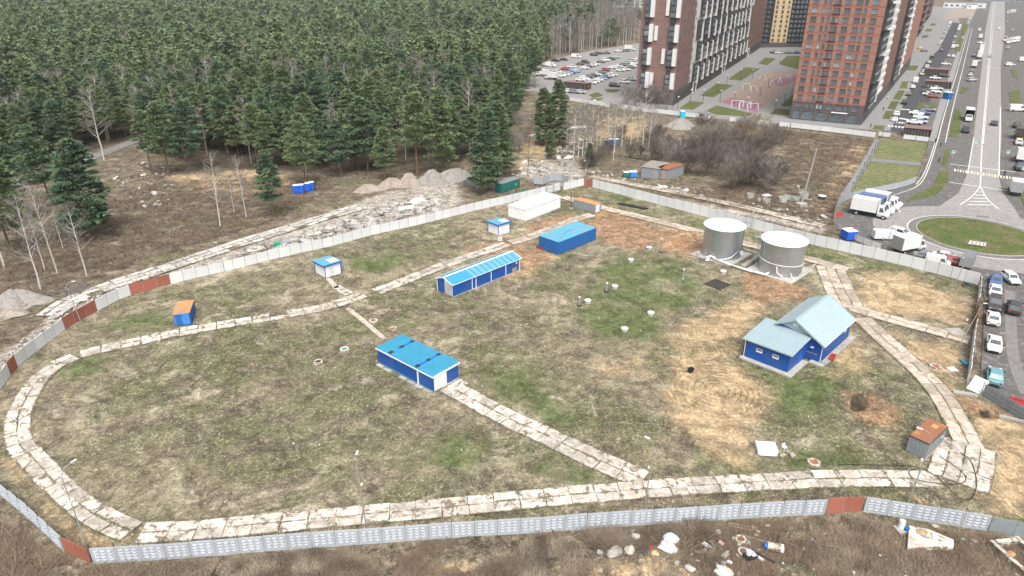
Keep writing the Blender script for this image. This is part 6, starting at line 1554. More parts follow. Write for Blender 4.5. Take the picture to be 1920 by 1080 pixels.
# people as small standing figures
def person(label, px, top, legs, r_=0.0, h=1.75):
    t = thing("person", label, "person", G(*px), r_)
    def ell(mb, c, rx, ry, rz, n=8):
        mb.lathe([(1, 0)], 3) if False else None
        P = []; F = []
        for k in range(6):
            f = -pi / 2 + pi * k / 5
            for i in range(n): P.append((c[0] + rx * cos(f) * cos(2 * pi * i / n), c[1] + ry * cos(f) * sin(2 * pi * i / n), c[2] + rz * sin(f)))
        for k in range(5):
            for i in range(n): F.append((k * n + i, k * n + (i + 1) % n, (k + 1) * n + (i + 1) % n, (k + 1) * n + i))
        return mb.add(P, F)
    b_ = MB()
    for s in (-1, 1): b_.cyl((.12 * s, s * .1, 0), (0, s * .09, .85), .065, .1, 6); b_.box(.12 * s - .06, s * .1 - .05, 0, .12 * s + .2, s * .1 + .05, .08)
    b_.build("body", legs, t)
    c = MB(); c.lathe([(.13, .8), (.2, .95), (.19, 1.15), (.24, 1.42), (.1, 1.52), (.07, 1.56)], 8)
    for s in (-1, 1): c.cyl((0, s * .22, 1.4), (.08 * s, s * .27, 1.1), .065, .055, 6); c.cyl((.08 * s, s * .27, 1.1), (.14 * s + .05, s * .24, .85), .05, .04, 6)
    c.build("jacket", top, t)
    hmb = MB(); ell(hmb, (.02, 0, 1.65), .1, .085, .125); hmb.build("head", "skin", t); g_ = MB(); ell(g_, (-.01, 0, 1.69), .105, .095, .11); g_.build("hair", "black_rubber", t)
plain("skin", (.45, .28, .2), .6)
for lab, px, a, b_ in (("person in dark clothes walking on the pavement beside the lawn plot", (1753, 268), "black_rubber", "dark_steel"), ("person in black on the cycle path by the verge", (1763, 276), "black_rubber", "black_rubber"), ("person in dark clothes near the crossing path", (1760, 304), "dark_steel", "black_rubber"), ("person in dark jacket on the plaza beside the orange tower", (1656, 208), "black_rubber", "dark_steel"),
                       ("person in white jacket on the plaza beside the orange tower", (1664, 186), "white_paint", "dark_steel"), ("person in black walking by the site fence", (1632, 240), "black_rubber", "black_rubber"), ("person in dark clothes walking in the courtyard", (1462, 117), "black_rubber", "dark_steel"), ("person in dark clothes on the zebra crossing", (1882, 330), "black_rubber", "dark_steel")):
    person(lab, px, a, b_, random.random() * 6)
# bin shelters on the service street
for lab, px, w, d, hh in (("brown bin shelter at the end of the service street", (1718, 254), 9, 6, 3), ("brown shelter between the service street bays", (1753, 142), 12, 8, 4), ("second brown shelter further up the service street", (1757, 165), 12, 5, 3.5), ("brown bicycle shelter in the car park", (1082, 166), 14, 5, 3.2)):
    t = thing("bin_shelter", lab, "shelter", G(*px), radians(-29)); MB().box(-w / 2, -d / 2, 0, -w / 2 + .2, d / 2, hh).build("wall", "brick_dark", t); MB().box(w / 2 - .2, -d / 2, 0, w / 2, d / 2, hh).build("wall", "brick_brown", t); MB().box(-w / 2 + .2, d / 2 - .2, 0, w / 2 - .2, d / 2, hh).build("wall", "brick_brown", t)
    MB().box(-w / 2 - .2, -d / 2 - .2, hh, w / 2 + .2, d / 2 + .2, hh + .2).build("roof", "brick_mauve", t)
    for k in range(8): MB().box(-w / 2 + .4 + k * (w - .8) / 8, -d / 2, 0, -w / 2 + .4 + (k + .7) * (w - .8) / 8, -d / 2 + .1, hh - .3).build("slat", "brick_dark", t)
# ================================================================== trees
def rand_dirs(n, rng):
    v = rng.normal(size=(n, 3)); return v / np.linalg.norm(v, axis=1, keepdims=True)
def leaf_tris(C, N_, S, rng, spray=None):
    """triangles of size S at centres C facing N_"""
    n = len(C); a = np.cross(N_, rand_dirs(n, rng)); a /= np.maximum(np.linalg.norm(a, axis=1, keepdims=True), 1e-6); b = np.cross(N_, a)
    S = S[:, None]; V = np.stack([C + a * S, C - a * S * .5 + b * S * .6, C - a * S * .5 - b * S * .6], 1)
    if spray is not None:                                 # slender sprays pointing out of the clump
        o = spray + rng.normal(size=C.shape) * .35; o /= np.linalg.norm(o, axis=1, keepdims=True); w = np.cross(o, rand_dirs(n, rng)); w /= np.maximum(np.linalg.norm(w, axis=1, keepdims=True), 1e-6)
        V = np.stack([C + o * S * 1.1, C - o * S * .5 + w * S * .5, C - o * S * .5 - w * S * .5], 1)
    return V.reshape(-1, 3), np.arange(3 * n).reshape(-1, 3)
def pine_crown(H, r, base, ncl, nleaf, leaf, seed, peak=.75):
    rng = np.random.default_rng(seed); C = []; T = []; Nn = []; D = []
    lean = rng.normal(size=2) * .03 * H
    for i in range(ncl):
        t = rng.random() ** .9
        R = r * (1 - t) ** peak * min(1, .5 + t * 2.5) * rng.uniform(.75, 1.2) + .25
        a = rng.random() * 2 * pi; q = R * rng.uniform(.45, 1.0)
        z = H * (base + (1 - base) * t) - .1 * q
        c = np.array([q * cos(a) + lean[0] * t, q * sin(a) + lean[1] * t, z])
        ax = (.6 + .5 * rng.random()) * r / 3.2 * (1.15 - .45 * t)
        d = rand_dirs(nleaf, rng); d[:, 2] = np.abs(d[:, 2]) * .9 - .15
        P = c + d * np.array([ax, ax, ax * .42]) * rng.uniform(.35, 1.0, (nleaf, 1))
        P[:, 2] -= .08 * np.hypot(P[:, 0] - c[0], P[:, 1] - c[1])
        nn = d * .6 + rng.normal(size=d.shape) * .45 + np.array([0, 0, .5]); nn /= np.linalg.norm(nn, axis=1, keepdims=True)
        C.append(P); Nn.append(nn); D.append(d + np.array([cos(a) * .5, sin(a) * .5, .1])); tv = rng.random(); T.append(np.stack([np.clip(tv + rng.normal(size=nleaf) * .12, 0, 1), np.full(nleaf, rng.random()), rng.random(nleaf)], 1))
    C = np.concatenate(C); Nn = np.concatenate(Nn); T = np.concatenate(T)
    V, Fc = leaf_tris(C, Nn, leaf * rng.uniform(.6, 1.3, len(C)), rng, np.concatenate(D))
    return V, Fc, np.repeat(T, 3, axis=0)
def pine_trunk(H, base, seed):
    r_ = random.Random(seed); mb = MB(); x = y = 0; z = -.2; rad = .2 * H / 18
    for k in range(6):
        f = (k + 1) / 6; nx_, ny_, nz = x + r_.uniform(-.12, .12), y + r_.uniform(-.12, .12), H * .95 * f
        mb.cyl((x, y, z), (nx_, ny_, nz), rad * (1 - .75 * (k / 6)), rad * (1 - .75 * f), 6, caps=False); x, y, z = nx_, ny_, nz
    for k in range(16):
        zz = H * r_.uniform(base * .75, .92); a = r_.random() * 2 * pi; l = r_.uniform(.8, 2.4) * (1.1 - zz / H) * 1.6 + .3
        mb.cyl((0, 0, zz), (l * cos(a), l * sin(a), zz + l * .25), .05, .015, 3, caps=False)
    return mb
PINES = []
for i, (H, r, base, ncl, peak) in enumerate(((20, 4.9, .30, 105, .55), (21, 4.4, .38, 95, .45), (18, 4.8, .26, 105, .6), (22, 5.1, .33, 110, .55), (17, 4.4, .28, 92, .6), (19, 5.1, .26, 110, .5), (20, 5.0, .16, 120, .75))):
    V, Fc, T = pine_crown(H, r, base, int(ncl * 1.5), 52, .35, 50 + i, peak)
    PINES.append((np_mesh("crown", V, Fc, ["needles"], T), pine_trunk(H, base, i).mesh("trunk", ["pine_bark"]), H))
V, Fc, T = pine_crown(20, 4.6, .1, 190, 75, .34, 90, .55); LOWPINE = (np_mesh("crown", V, Fc, ["needles"], T), pine_trunk(20, .1, 31).mesh("trunk", ["pine_bark"]), 20)
def pine(label, p, s, rot, mesh, group="pines of the forest", name="pine_tree"):
    t = thing(name, label, "tree", p, rot, group); t.scale = (s * random.uniform(.92, 1.1), s * random.uniform(.92, 1.1), s)
    put("trunk", mesh[1], t); put("crown", mesh[0], t); return t
random.seed(21)
HAND = [((20, 470), 290, 5, "pine at the left picture edge above the gravel heap"), ((35, 415), 262, 3, "pine behind the bare birches on the left"), ((-8, 430), 275, 5, "pine cut by the left picture edge"), ((92, 372), 235, 2, "pine in front of the forest beside the forest lane"), ((135, 395), 285, 6, "low bushy pine beside the lone broad pine"),
        ((513, 405), 282, 4, "slender pine with a small pale crown beside the white birch"), ((573, 348), 212, 0, "pine behind the blue portable toilets"), ((285, 325), 205, 1, "leaning pine at the edge of the rubble clearing"), ((318, 331), 190, 3, "dark stemmed pine at the edge of the rubble clearing"), ((355, 322), 190, 5, "pine right of the rubble clearing"),
        ((640, 330), 225, 2, "pine between the portable toilets and the gravel heaps"), ((722, 338), 240, 4, "thin pine left of the gravel heaps"), ((783, 330), 170, 1, "tall bare stemmed pine behind the gravel heaps"), ((830, 322), 165, 6, "pine behind the right end of the gravel heaps"), ((690, 322), 180, 5, "pine behind the left end of the gravel heaps"),
        ((985, 160), 85, 0, "pine in front of the car park"), ((1003, 165), 85, 1, "second pine in front of the car park"), ((940, 215), 110, 3, "tall pine left of the car park")]
taken = []
for px, top, k, lab in HAND:
    b_ = G(*px); h_ = up(b_, top); m_ = PINES[k]; pine(lab, b_, h_ / m_[2], random.random() * 6, m_); taken.append(b_)
b_ = G(908, 362); pine("big dense pine with foliage to the ground beside the green container", b_, up(b_, 203) / 20, 1.0, LOWPINE); taken.append(b_)
for px, top, lab in (((1022, 272), 165, "left one of the twin pines beside the dirt track"), ((1048, 274), 150, "right one of the twin pines beside the dirt track"), ((1033, 297), 243, "small pine standing on the dirt track bend")):
    b_ = G(*px); pine(lab, b_, up(b_, top) / 20, random.random() * 6, LOWPINE); taken.append(b_)
b_ = G(938, 330); pine("dense pine behind the big one by the green container", b_, up(b_, 190) / 20, 2.5, LOWPINE); taken.append(b_)
b_ = G(1106, 312); pine("small dark evergreen among the birches by the far track", b_, up(b_, 268) / 20, 2.5, LOWPINE, name="spruce_tree"); taken.append(b_)
b_ = G(165, 445); o = pine("broad pine standing alone left of the clearing", b_, up(b_, 262) / 20, 1.3, LOWPINE); o.scale.x *= 1.25; o.scale.y *= 1.25; taken.append(b_)
b_ = G(60, 345); pine("dense pine on the left behind the lone broad pine", b_, up(b_, 235) / 20, .5, LOWPINE); taken.append(b_)
# forest positions: jittered grid, thinning with distance
fp = np.array(FOREST); rngF = np.random.default_rng(8)
pos = []
y = 150.0
while y < 1250:
    stp = 7.0 + min(7.0, max(0, y - 215) * .02)
    x0, x1 = -.82 * y - 20, min(.22 * y + 10, 260)
    xs = np.arange(x0, x1, stp); pts = np.stack([xs + rngF.uniform(-.45, .45, len(xs)) * stp, np.full(len(xs), y) + rngF.uniform(-.45, .45, len(xs)) * stp], 1)
    pos.append(pts); y += stp
pos = np.concatenate(pos); pos = pos[poly_sd(pos[:, 0], pos[:, 1], fp) > 1.0]
lane = GL([(-60, 372), (40, 345), (170, 296), (250, 265), (300, 248)])           # forest lane stays open
def dist_line(P, line):
    d = np.full(len(P), 1e9)
    for a, b in zip(line[:-1], line[1:]):
        e = b - a; t = np.clip(((P - a) @ e) / (e @ e), 0, 1); d = np.minimum(d, np.linalg.norm(P - a - t[:, None] * e, axis=1))
    return d
pos = pos[dist_line(pos, lane) > 4.0]
pos = pos[vnoise(pos[:, 0], pos[:, 1], 24, 5) > .26]
if taken: pos = pos[np.min(np.linalg.norm(pos[:, None, :] - np.array(taken)[None], axis=2), axis=1) > 3.2]
# bare wood on the right: birches and shrubs instead of pines
bare = (pos[:, 0] > .045 * pos[:, 1] + 0) & (pos[:, 1] > 330) & (vnoise(pos[:, 0], pos[:, 1], 40, 77) < .66)
bare |= (rngF.random(len(pos)) < .04 + .22 * (vnoise(pos[:, 0], pos[:, 1], 45, 12) > .6))
pine_pos = pos[~bare]; bare_pos = pos[bare]
pine_pos = pine_pos[np.argsort(pine_pos[:, 1] + np.abs(pine_pos[:, 0]) * .2)]
dd = pine_pos[:, 1] * _c + CAM_H * _s
inview = np.abs(pine_pos[:, 0] / dd * FPX) < 1000
near = pine_pos[inview][:275]; rest = np.concatenate([pine_pos[inview][275:], pine_pos[~inview]])
def nth(n): return f"{n}{'th' if 10 <= n % 100 <= 20 else {1: 'st', 2: 'nd', 3: 'rd'}.get(n % 10, 'th')}"
ranks = [sorted(near[i:i + 28], key=lambda q: q[0] / q[1]) for i in range(0, len(near), 28)]
for p, lab in [(p, f"forest pine, {nth(j + 1)} from the left in the {nth(i + 1)} rank behind the clearing") for i, rk in enumerate(ranks) for j, p in enumerate(rk)]:
    k = random.randrange(7); pine(lab, p, random.uniform(.7, 1.16), random.random() * 6.28, PINES[k])
def stamp(P, protos, rng, smin, smax):
    """many copies of small tree meshes joined into one mesh"""
    Vs = []; Fs = []; Ts = []; off = 0
    for k, (V, Fc, T) in enumerate(protos):
        q = P[rng.integers(0, len(protos), len(P)) == k] if False else P[k::len(protos)]
        n = len(q)
        if not n: continue
        a = rng.random(n) * 2 * pi; s = rng.uniform(smin, smax, n); ca, sa = np.cos(a) * s, np.sin(a) * s
        X = ca[:, None] * V[:, 0] - sa[:, None] * V[:, 1] + q[:, :1]; Y = sa[:, None] * V[:, 0] + ca[:, None] * V[:, 1] + q[:, 1:2]; Z = s[:, None] * V[:, 2][None] + 0 * X
        Vs.append(np.stack([X, Y, Z], 2).reshape(-1, 3)); Fs.append((Fc[None] + (np.arange(n) * len(V))[:, None, None]).reshape(-1, Fc.shape[1]) + off)
        t = np.repeat(T[None], n, 0).copy(); t[:, :, 1] = rng.random(n)[:, None]; Ts.append(t.reshape(-1, 3)); off += n * len(V)
    return np.concatenate(Vs), np.concatenate(Fs), np.concatenate(Ts)
rest = rest[np.abs(rest[:, 0] / (rest[:, 1] * _c + CAM_H * _s) * FPX) < 1150]; rest = rest[np.argsort(rest[:, 1])]
dist = rest[:, 1]
mid = rest[dist < 360]; farr = rest[(dist >= 360) & (dist < 620)]; vfar = rest[dist >= 620]
def with_trunk(H, r, base, ncl, nl, leaf, seed, peak=.52):
    V, Fc, T = pine_crown(H, r, base, ncl, nl, leaf, seed, peak)
    tv = np.array([(.18, 0, 0), (-.1, .16, 0), (-.1, -.16, 0), (.06, 0, H * .8), (-.04, .05, H * .8), (-.04, -.05, H * .8)]); tf = np.array([(0, 1, 4), (0, 4, 3), (1, 2, 5), (1, 5, 4), (2, 0, 3), (2, 3, 5)]) + len(V)
    return np.concatenate([V, tv]), np.concatenate([Fc, tf]), np.concatenate([T, np.zeros((6, 3))])
for P, protos, nm in ((mid, [with_trunk(20 + i % 3, 5.6, .28, 84, 18, .66, 200 + i) for i in range(5)], 0), (farr, [with_trunk(21 + i % 3, 7.0, .3, 72, 13, 1.0, 220 + i) for i in range(5)], 1), (vfar, [with_trunk(22 + i % 3, 8.4, .35, 52, 9, 1.5, 240 + i) for i in range(5)], 2)):
    if len(P) == 0: continue
    V, Fc, T = stamp(P, protos, rngF, .55, 1.25)
    if nm == 0: FV, FF, FT = V, Fc, T
    else: FF = np.concatenate([FF, Fc + len(FV)]); FV = np.concatenate([FV, V]); FT = np.concatenate([FT, T])
o = put("pine_forest", np_mesh("pine_forest", FV, FF, ["needles_far"], FT)); tag(o, "dense green pine forest stretching back to the top of the picture", "forest", None, "stuff")
print("pines near", len(near), "rest", len(rest), "bare", len(bare_pos), "tris", len(FF))

# ------------------------------------------------------------------ bare birches and shrubs
def bare_tree(H, spread, nbr, ntw, seed, lean=0.0, low=.35, tw=.03, multi=1):
    rng = random.Random(seed); tr = MB(); V = []; 
    br = []
    for m_ in range(multi):
        a0 = rng.random() * 6.28; la = lean if multi == 1 else rng.uniform(.15, .55) * spread / H * 2
        p = np.array([0, 0, -.1]); rad = .0088 * H + .015; pts = [p]
        for k in range(6):
            f = (k + 1) / 6; q = np.array([cos(a0) * la * H * f + rng.uniform(-.1, .1), sin(a0) * la * H * f + rng.uniform(-.1, .1), H * f]); tr.cyl(p, q, rad * (1 - .85 * k / 6), rad * (1 - .85 * f) + .005, 5, caps=False); p = q; pts.append(q)
        for k in range(nbr):
            f = rng.uniform(low, .97); i = min(5, int(f * 6)); s = pts[i] + (pts[i + 1] - pts[i]) * (f * 6 - i)
            a = rng.random() * 6.28; l = spread * (1.15 - f) * rng.uniform(.6, 1.2) + .3; e = s + np.array([cos(a) * l, sin(a) * l, l * rng.uniform(.6, 1.4)])
            tr.cyl(s, e, .018 * H / 12 + .012, .01, 3, caps=False); br.append((s, e))
    rg = np.random.default_rng(seed)
    tw_ = []
    for s, e in br:
        for k in range(ntw):
            f = rg.uniform(.2, 1.0); b_ = s + (e - s) * f; d = rg.normal(size=3) * .6 + (e - s) / np.linalg.norm(e - s) + np.array([0, 0, .15]); d /= np.linalg.norm(d); l = rg.uniform(.4, 1.1) * spread * .42
            w = np.cross(d, rg.normal(size=3)); w = w / np.linalg.norm(w) * tw
            tw_ += [b_ + w, b_ - w, b_ + d * l]
    tm = MB(); tm.v = [tuple(p) for p in tw_]; tm.f = [(3 * k, 3 * k + 1, 3 * k + 2) for k in range(len(tw_) // 3)]; tm.m = [0] * len(tm.f)
    return tr, tm
BIR = []
for i in range(5):
    a, b_ = bare_tree(16, 3.6, 34, 18, 300 + i, random.uniform(0, .06), .3, .03); BIR.append((a.mesh("trunk", ["birch_bark"]), b_.mesh("crown", ["twig_grey"]), 16))
TAN = [(a.mesh("trunk", ["twig_brown"]), b_.mesh("crown", ["twig_tan"]), 12) for a, b_ in [bare_tree(12, 3.4, 34, 14, 330 + i, .02, .2, .03) for i in range(2)]]
SHR = [(a.mesh("trunk", ["twig_brown"]), b_.mesh("crown", ["twig_brown"]), 5) for a, b_ in [bare_tree(5, 2.6, 20, 22, 350 + i, 0, .1, .022, 5) for i in range(5)]]
SHG = [(a.mesh("trunk", ["twig_grey"]), b_.mesh("crown", ["twig_grey"]), 5) for a, b_ in [bare_tree(5, 2.4, 16, 14, 370 + i, 0, .15, .026, 5) for i in range(3)]]
SHT = [(a.mesh("trunk", ["twig_tan"]), b_.mesh("crown", ["twig_tan"]), 5) for a, b_ in [bare_tree(5, 2.4, 16, 16, 390 + i, 0, .15, .028, 5) for i in range(2)]]
def btree(name, label, p, h_, meshes, group, cat="tree"):
    m_ = random.choice(meshes); t = thing(name, label, cat, p, random.random() * 6.28, group); s = h_ / m_[2]; t.scale = (s * random.uniform(.9, 1.2), s * random.uniform(.9, 1.2), s)
    put("trunk", m_[0], t); put("crown", m_[1], t); return t
random.seed(31)
for px, top, lab in (((76, 542), 365, "white birch leaning over the gravel heap on the left"), ((108, 512), 345, "slender birch right of the leaning one on the left"), ((163, 518), 385, "thin leaning birch below the lone broad pine"), ((84, 505), 400, "short thin birch between two taller ones on the left"), ((118, 465), 390, "small birch below the forest on the left"), ((8, 500), 330, "pale bare birch at the left picture edge"),
                     ((413, 424), 285, "white birch beside the slab track outside the fence"), ((462, 408), 288, "broad white birch with crooked limbs outside the fence"), ((440, 400), 330, "small bare birch between the two white ones"), ((45, 390), 300, "pale bare tree below the forest lane")):
    b_ = G(*px); btree("birch_tree", lab, b_, up(b_, top), BIR, "birches outside the fence")
for px, top, lab in (((990, 330), 245, "reddish bare tree beside the grey enclosure"), ((1160, 325), 262, "thin bare tree behind the grey sheds")): b_ = G(*px); btree("bare_tree", lab, b_, up(b_, top), TAN, "bare trees")
for k, (x, y, top) in enumerate(sorted(((1075, 300, 205), (1084, 296, 200), (1092, 292, 195), (1100, 290, 190), (1108, 285, 198), (1118, 288, 205), (1125, 280, 200), (1140, 278, 190), (1152, 285, 200), (1165, 275, 185), (1150, 300, 215), (1182, 272, 185), (1205, 276, 170), (1215, 280, 195), (1195, 265, 190), (1172, 262, 200), (1226, 262, 195), (1062, 285, 215)))):
    b_ = G(x, y); btree("birch_tree", f"thin pale birch in the grove below the brown block, {nth(k + 1)} from the left", b_, up(b_, top), BIR, "birch grove below the brown block")
for k in range(34):
    f = k / 33; x = 1005 + 185 * f + random.uniform(-2, 2); yb = 108 - 28 * f + random.uniform(-6, 1); b_ = G(x, yb); btree("birch_tree", f"tall pale birch in the row behind the car park, {nth(k + 1)} from the left", b_, random.uniform(20, 27), BIR, "birches behind the car park")
for k, (x, y) in enumerate(sorted(((60, 205), (205, 175), (300, 160), (330, 150), (280, 190), (45, 215), (195, 215), (110, 150), (520, 130), (560, 120), (450, 160), (590, 140), (655, 120), (700, 150), (345, 110), (130, 120), (760, 100), (815, 160), (880, 190), (915, 160), (250, 120), (400, 100), (20, 160), (620, 90)))):
    b_ = G(x, y + 110) if y < 130 else G(x, y + 85); btree("birch_tree", f"bare grey birch rising among the forest pines, {nth(k + 1)} from the left", b_, random.uniform(20, 25), BIR, "birches among the forest pines")
SH_PX = [(1238, 305), (1250, 298), (1262, 318), (1275, 300), (1290, 325), (1300, 305), (1310, 285), (1322, 330), (1325, 300), (1335, 275), (1345, 318), (1352, 295), (1362, 335), (1370, 285), (1380, 310), (1390, 345), (1398, 300), (1405, 325), (1415, 350), (1420, 300), (1430, 335), (1440, 360), (1372, 355), (1325, 255), (1350, 262), (1230, 275), (1222, 300), (1385, 265), (1410, 270), (1455, 345)]
for k, (x, y) in enumerate(sorted(SH_PX)): b_ = G(x, y); btree("bare_shrub", f"bare brown shrub in the thicket behind the grey sheds, {nth(k + 1)} from the left", b_, random.uniform(6.0, 9.0), SHR if k % 4 else SHG, "shrubs of the bare thicket", "shrub")
for k, (x, y) in enumerate(sorted(((1395, 270), (1408, 280), (1400, 258), (1420, 262)))): btree("yellow_shrub", f"yellowish bare shrub at the upper right of the thicket, {nth(k + 1)} from the left", G(x, y), random.uniform(6, 8.5), SHT, "yellowish shrubs of the thicket", "shrub")
for k, (x, y) in enumerate(sorted(((1440, 268), (1455, 262), (1465, 272), (1448, 280)))): btree("bare_shrub", f"dark shrub right of the yellowish shrubs, {nth(k + 1)} from the left", G(x, y), random.uniform(4.5, 6), SHR, "dark shrubs at the field edge", "shrub")
for k, (x, y) in enumerate(sorted(((1115, 312), (1130, 300), (1142, 292), (1180, 296), (1200, 300), (1215, 268), (1160, 262), (1095, 318)))): btree("bare_shrub", f"bare shrub under the birch grove, {nth(k + 1)} from the left", G(x, y), random.uniform(3, 5), SHR, "shrubs under the birch grove", "shrub")
for k, (x, y) in enumerate(sorted(((1205, 190), (1220, 196), (1235, 198), (1250, 205), (1190, 200), (1175, 195)))): btree("yellow_shrub", f"pale bare sapling in front of the brown block, {nth(k + 1)} from the left", G(x, y), random.uniform(6, 9), SHT + SHG, "saplings in front of the brown block", "shrub")
for k, (x, y) in enumerate(sorted(((955, 250), (970, 235), (985, 262), (975, 285), (1000, 245), (965, 275)))): btree("bare_shrub", f"bare shrub beside the dirt track at the forest edge, {nth(k + 1)} from the left", G(x, y), random.uniform(3, 6), SHG, "shrubs at the dirt track", "shrub")
# joined far bare wood
def bare_low(seed):
    a, b_ = bare_tree(17, 3.6, 20, 9, seed, .02, .3, .085); n = len(a.v); V = np.array(a.v + b_.v); F3 = []
    for f in a.f: F3 += [(f[0], f[1], f[2]), (f[0], f[2], f[3])] if len(f) == 4 else [f]
    F3 += [tuple(i + n for i in f) for f in b_.f]; T = np.zeros((len(V), 3)); T[:n, 0] = 1; return V, np.array(F3), T
m, nt, b = new_mat("bare_wood"); at_ = N(nt, "ShaderNodeAttribute", attribute_name="tint"); sp_ = N(nt, "ShaderNodeSeparateColor"); L(nt, at_.outputs["Color"], sp_.inputs[0])
cc = mixc(nt, sp_.outputs[0], (.21, .185, .175), (.3, .28, .265)); cc = mixc(nt, math_n(nt, 'MULTIPLY', sp_.outputs[1], .5), cc, (.2, .14, .1)); L(nt, cc, b.inputs["Base Color"]); b.inputs["Roughness"].default_value = .95
V, Fc, T = stamp(bare_pos, [bare_low(400 + i) for i in range(4)], rngF, .85, 1.35)
o = put("bare_wood", np_mesh("bare_wood", V, Fc, ["bare_wood"], T)); tag(o, "grey bare deciduous wood between the pine forest and the brown block", "wood", None, "stuff"); print("bare tris", len(Fc))
ribbon("forest_lane", resample(smooth_line(lane, 2), 3), 5.0, .03, "asphalt_light", .1)["label"] = "grey lane running into the forest"

# ================================================================== dry brush, grass tufts, twigs (nobody could count them)
def blades(n, polys, lmin, lmax, wid, seed, mat, name, label, avoid=None, flat_=.55, zofs=-.1):
    rg = np.random.default_rng(seed); P = []
    for poly, share in polys:
        q = np.array(GL(poly)); lo, hi = q.min(0), q.max(0); need = int(n * share); got = 0; tries = 0
        while got < need and tries < 40:
            c = lo + (hi - lo) * rg.random((need * 2, 2)); c = c[poly_sd(c[:, 0], c[:, 1], q) > 0]; c = c[vnoise(c[:, 0], c[:, 1], 2.2, seed) * .6 + vnoise(c[:, 0], c[:, 1], 7, seed + 1) * .4 > .36]
            P.append(c[:need - got]); got += len(P[-1]); tries += 1
    P = np.concatenate(P); n = len(P); a = rg.random(n) * 2 * pi; l = rg.uniform(lmin, lmax, n) * (.6 + .9 * vnoise(P[:, 0], P[:, 1], 1.8, seed + 4)); el = rg.uniform(.15, 1.3, n) * flat_ + .1
    d = np.stack([np.cos(a) * np.cos(el), np.sin(a) * np.cos(el), np.sin(el)], 1) * l[:, None]; w = np.stack([-np.sin(a), np.cos(a), np.zeros(n)], 1) * (wid * rg.uniform(.6, 1.4, n))[:, None]
    b_ = np.concatenate([P, np.full((n, 1), zofs)], 1); V = np.stack([b_ + w, b_ - w, b_ + d], 1).reshape(-1, 3)
    cl = np.clip(vnoise(P[:, 0], P[:, 1], 1.6, seed + 4) * 1.5 - .35, 0, 1); l2 = np.clip(vnoise(P[:, 0], P[:, 1], 9, seed + 7) * 1.6 - .3, 0, 1)
    T = np.repeat(np.stack([np.clip(cl * .75 + rg.random(n) * .35, 0, 1), l2, rg.random(n)], 1), 3, 0)
    o = put(name, np_mesh(name, V, np.arange(3 * n).reshape(-1, 3), [mat], T)); return tag(o, label, "vegetation", None, "stuff")
blades(90000, [([(-80, 925), (120, 1050), (170, 1062), (480, 1042), (867, 1012), (1280, 986), (1545, 972), (1850, 1003), (1990, 1030), (2000, 1130), (-80, 1130)], 1.0)], .3, .9, .03, 5, "brush", "dry_brush", "tangled dry brown brush outside the near fence")
blades(45000, [([(-200, 560), (0, 480), (150, 400), (300, 340), (520, 335), (640, 345), (520, 410), (330, 470), (180, 520), (60, 560), (-60, 640)], .55), ([(1250, 365), (1400, 390), (1550, 415), (1570, 380), (1640, 262), (1480, 245), (1470, 330)], .45)], .6, 1.7, .05, 6, "brush_dark", "clearing_brush", "dry weeds of the forest clearing and the waste field")
blades(5000, [([(1100, 1000), (1200, 988), (1340, 984), (1345, 1006), (1200, 1020), (1110, 1030)], .6), ([(-60, 940), (60, 1000), (110, 1050), (60, 1100), (-60, 1100)], .4)], .7, 1.8, .03, 15, "brush", "dry_stalks", "dry pale stalks and reeds against the near fence", flat_=.5)
blades(70000, [([(60, 800), (160, 690), (420, 625), (640, 585), (760, 640), (690, 690), (820, 745), (1000, 825), (1160, 895), (640, 950), (300, 980), (140, 900)], .55), ([(760, 560), (1000, 520), (1180, 500), (1380, 640), (1250, 720), (1290, 880), (1200, 890), (880, 710)], .45)], .12, .34, .02, 7, "brush_straw", "dry_grass", "matted dry grass inside the compound", flat_=.8, zofs=-.1)

# ================================================================== rubble, heaps, debris
def rubble(name, label, poly, n, smin, smax, mats, seed, flat_=.4, z=.0):
    rg = random.Random(seed); q = np.array(GL(poly)); lo, hi = q.min(0), q.max(0); mb = MB(); k = 0; guard = 0
    while k < n and guard < n * 30:
        guard += 1
        p = (rg.uniform(lo[0], hi[0]), rg.uniform(lo[1], hi[1]))
        if not inside(p, q): continue
        s = smin + (smax - smin) * rg.random() ** 2.5; a = rg.random() * 6.28; lx, ly, lz = s * rg.uniform(.6, 1.6), s * rg.uniform(.4, 1.1), s * rg.uniform(.15, flat_)
        ti = rg.uniform(-.35, .35); o = len(mb.v); mb.rbox(p[0], p[1], z - .08, lx, ly, lz + .08, a, rg.randrange(len(mats)), ti)
        for i in range(o, len(mb.v)): v = mb.v[i]; mb.v[i] = (v[0] + rg.uniform(-.14, .14) * s, v[1] + rg.uniform(-.14, .14) * s, v[2] + rg.uniform(-.08, .08) * s)
        k += 1
    o = mb.build(name, mats); return tag(o, label, "rubble", None, "stuff")
RM = ["rubble", "old_concrete", "rubble", "rubble_dark", "slab_grey"]
rubble("rubble", "scattered concrete rubble between the slab track and the forest-side fence", [(440, 480), (560, 440), (640, 415), (700, 395), (790, 368), (830, 375), (800, 400), (700, 425), (600, 450), (470, 488)], 520, .2, 1.9, RM, 1)
rubble("rubble", "strip of broken concrete along the left outer track", [(0, 670), (60, 620), (130, 570), (240, 530), (300, 512), (310, 522), (200, 562), (110, 605), (40, 660), (0, 700)], 150, .15, .8, RM, 2)
rubble("rubble", "pale rubble and branches in the forest clearing", [(200, 330), (270, 295), (330, 320), (340, 370), (300, 400), (240, 380)], 160, .2, 1.2, RM, 3)
rubble("rubble", "stones scattered along the far outer track", [(1000, 345), (1060, 320), (1120, 320), (1240, 345), (1420, 380), (1560, 410), (1555, 430), (1400, 392), (1240, 358), (1110, 335)], 200, .2, 1.1, RM, 4)
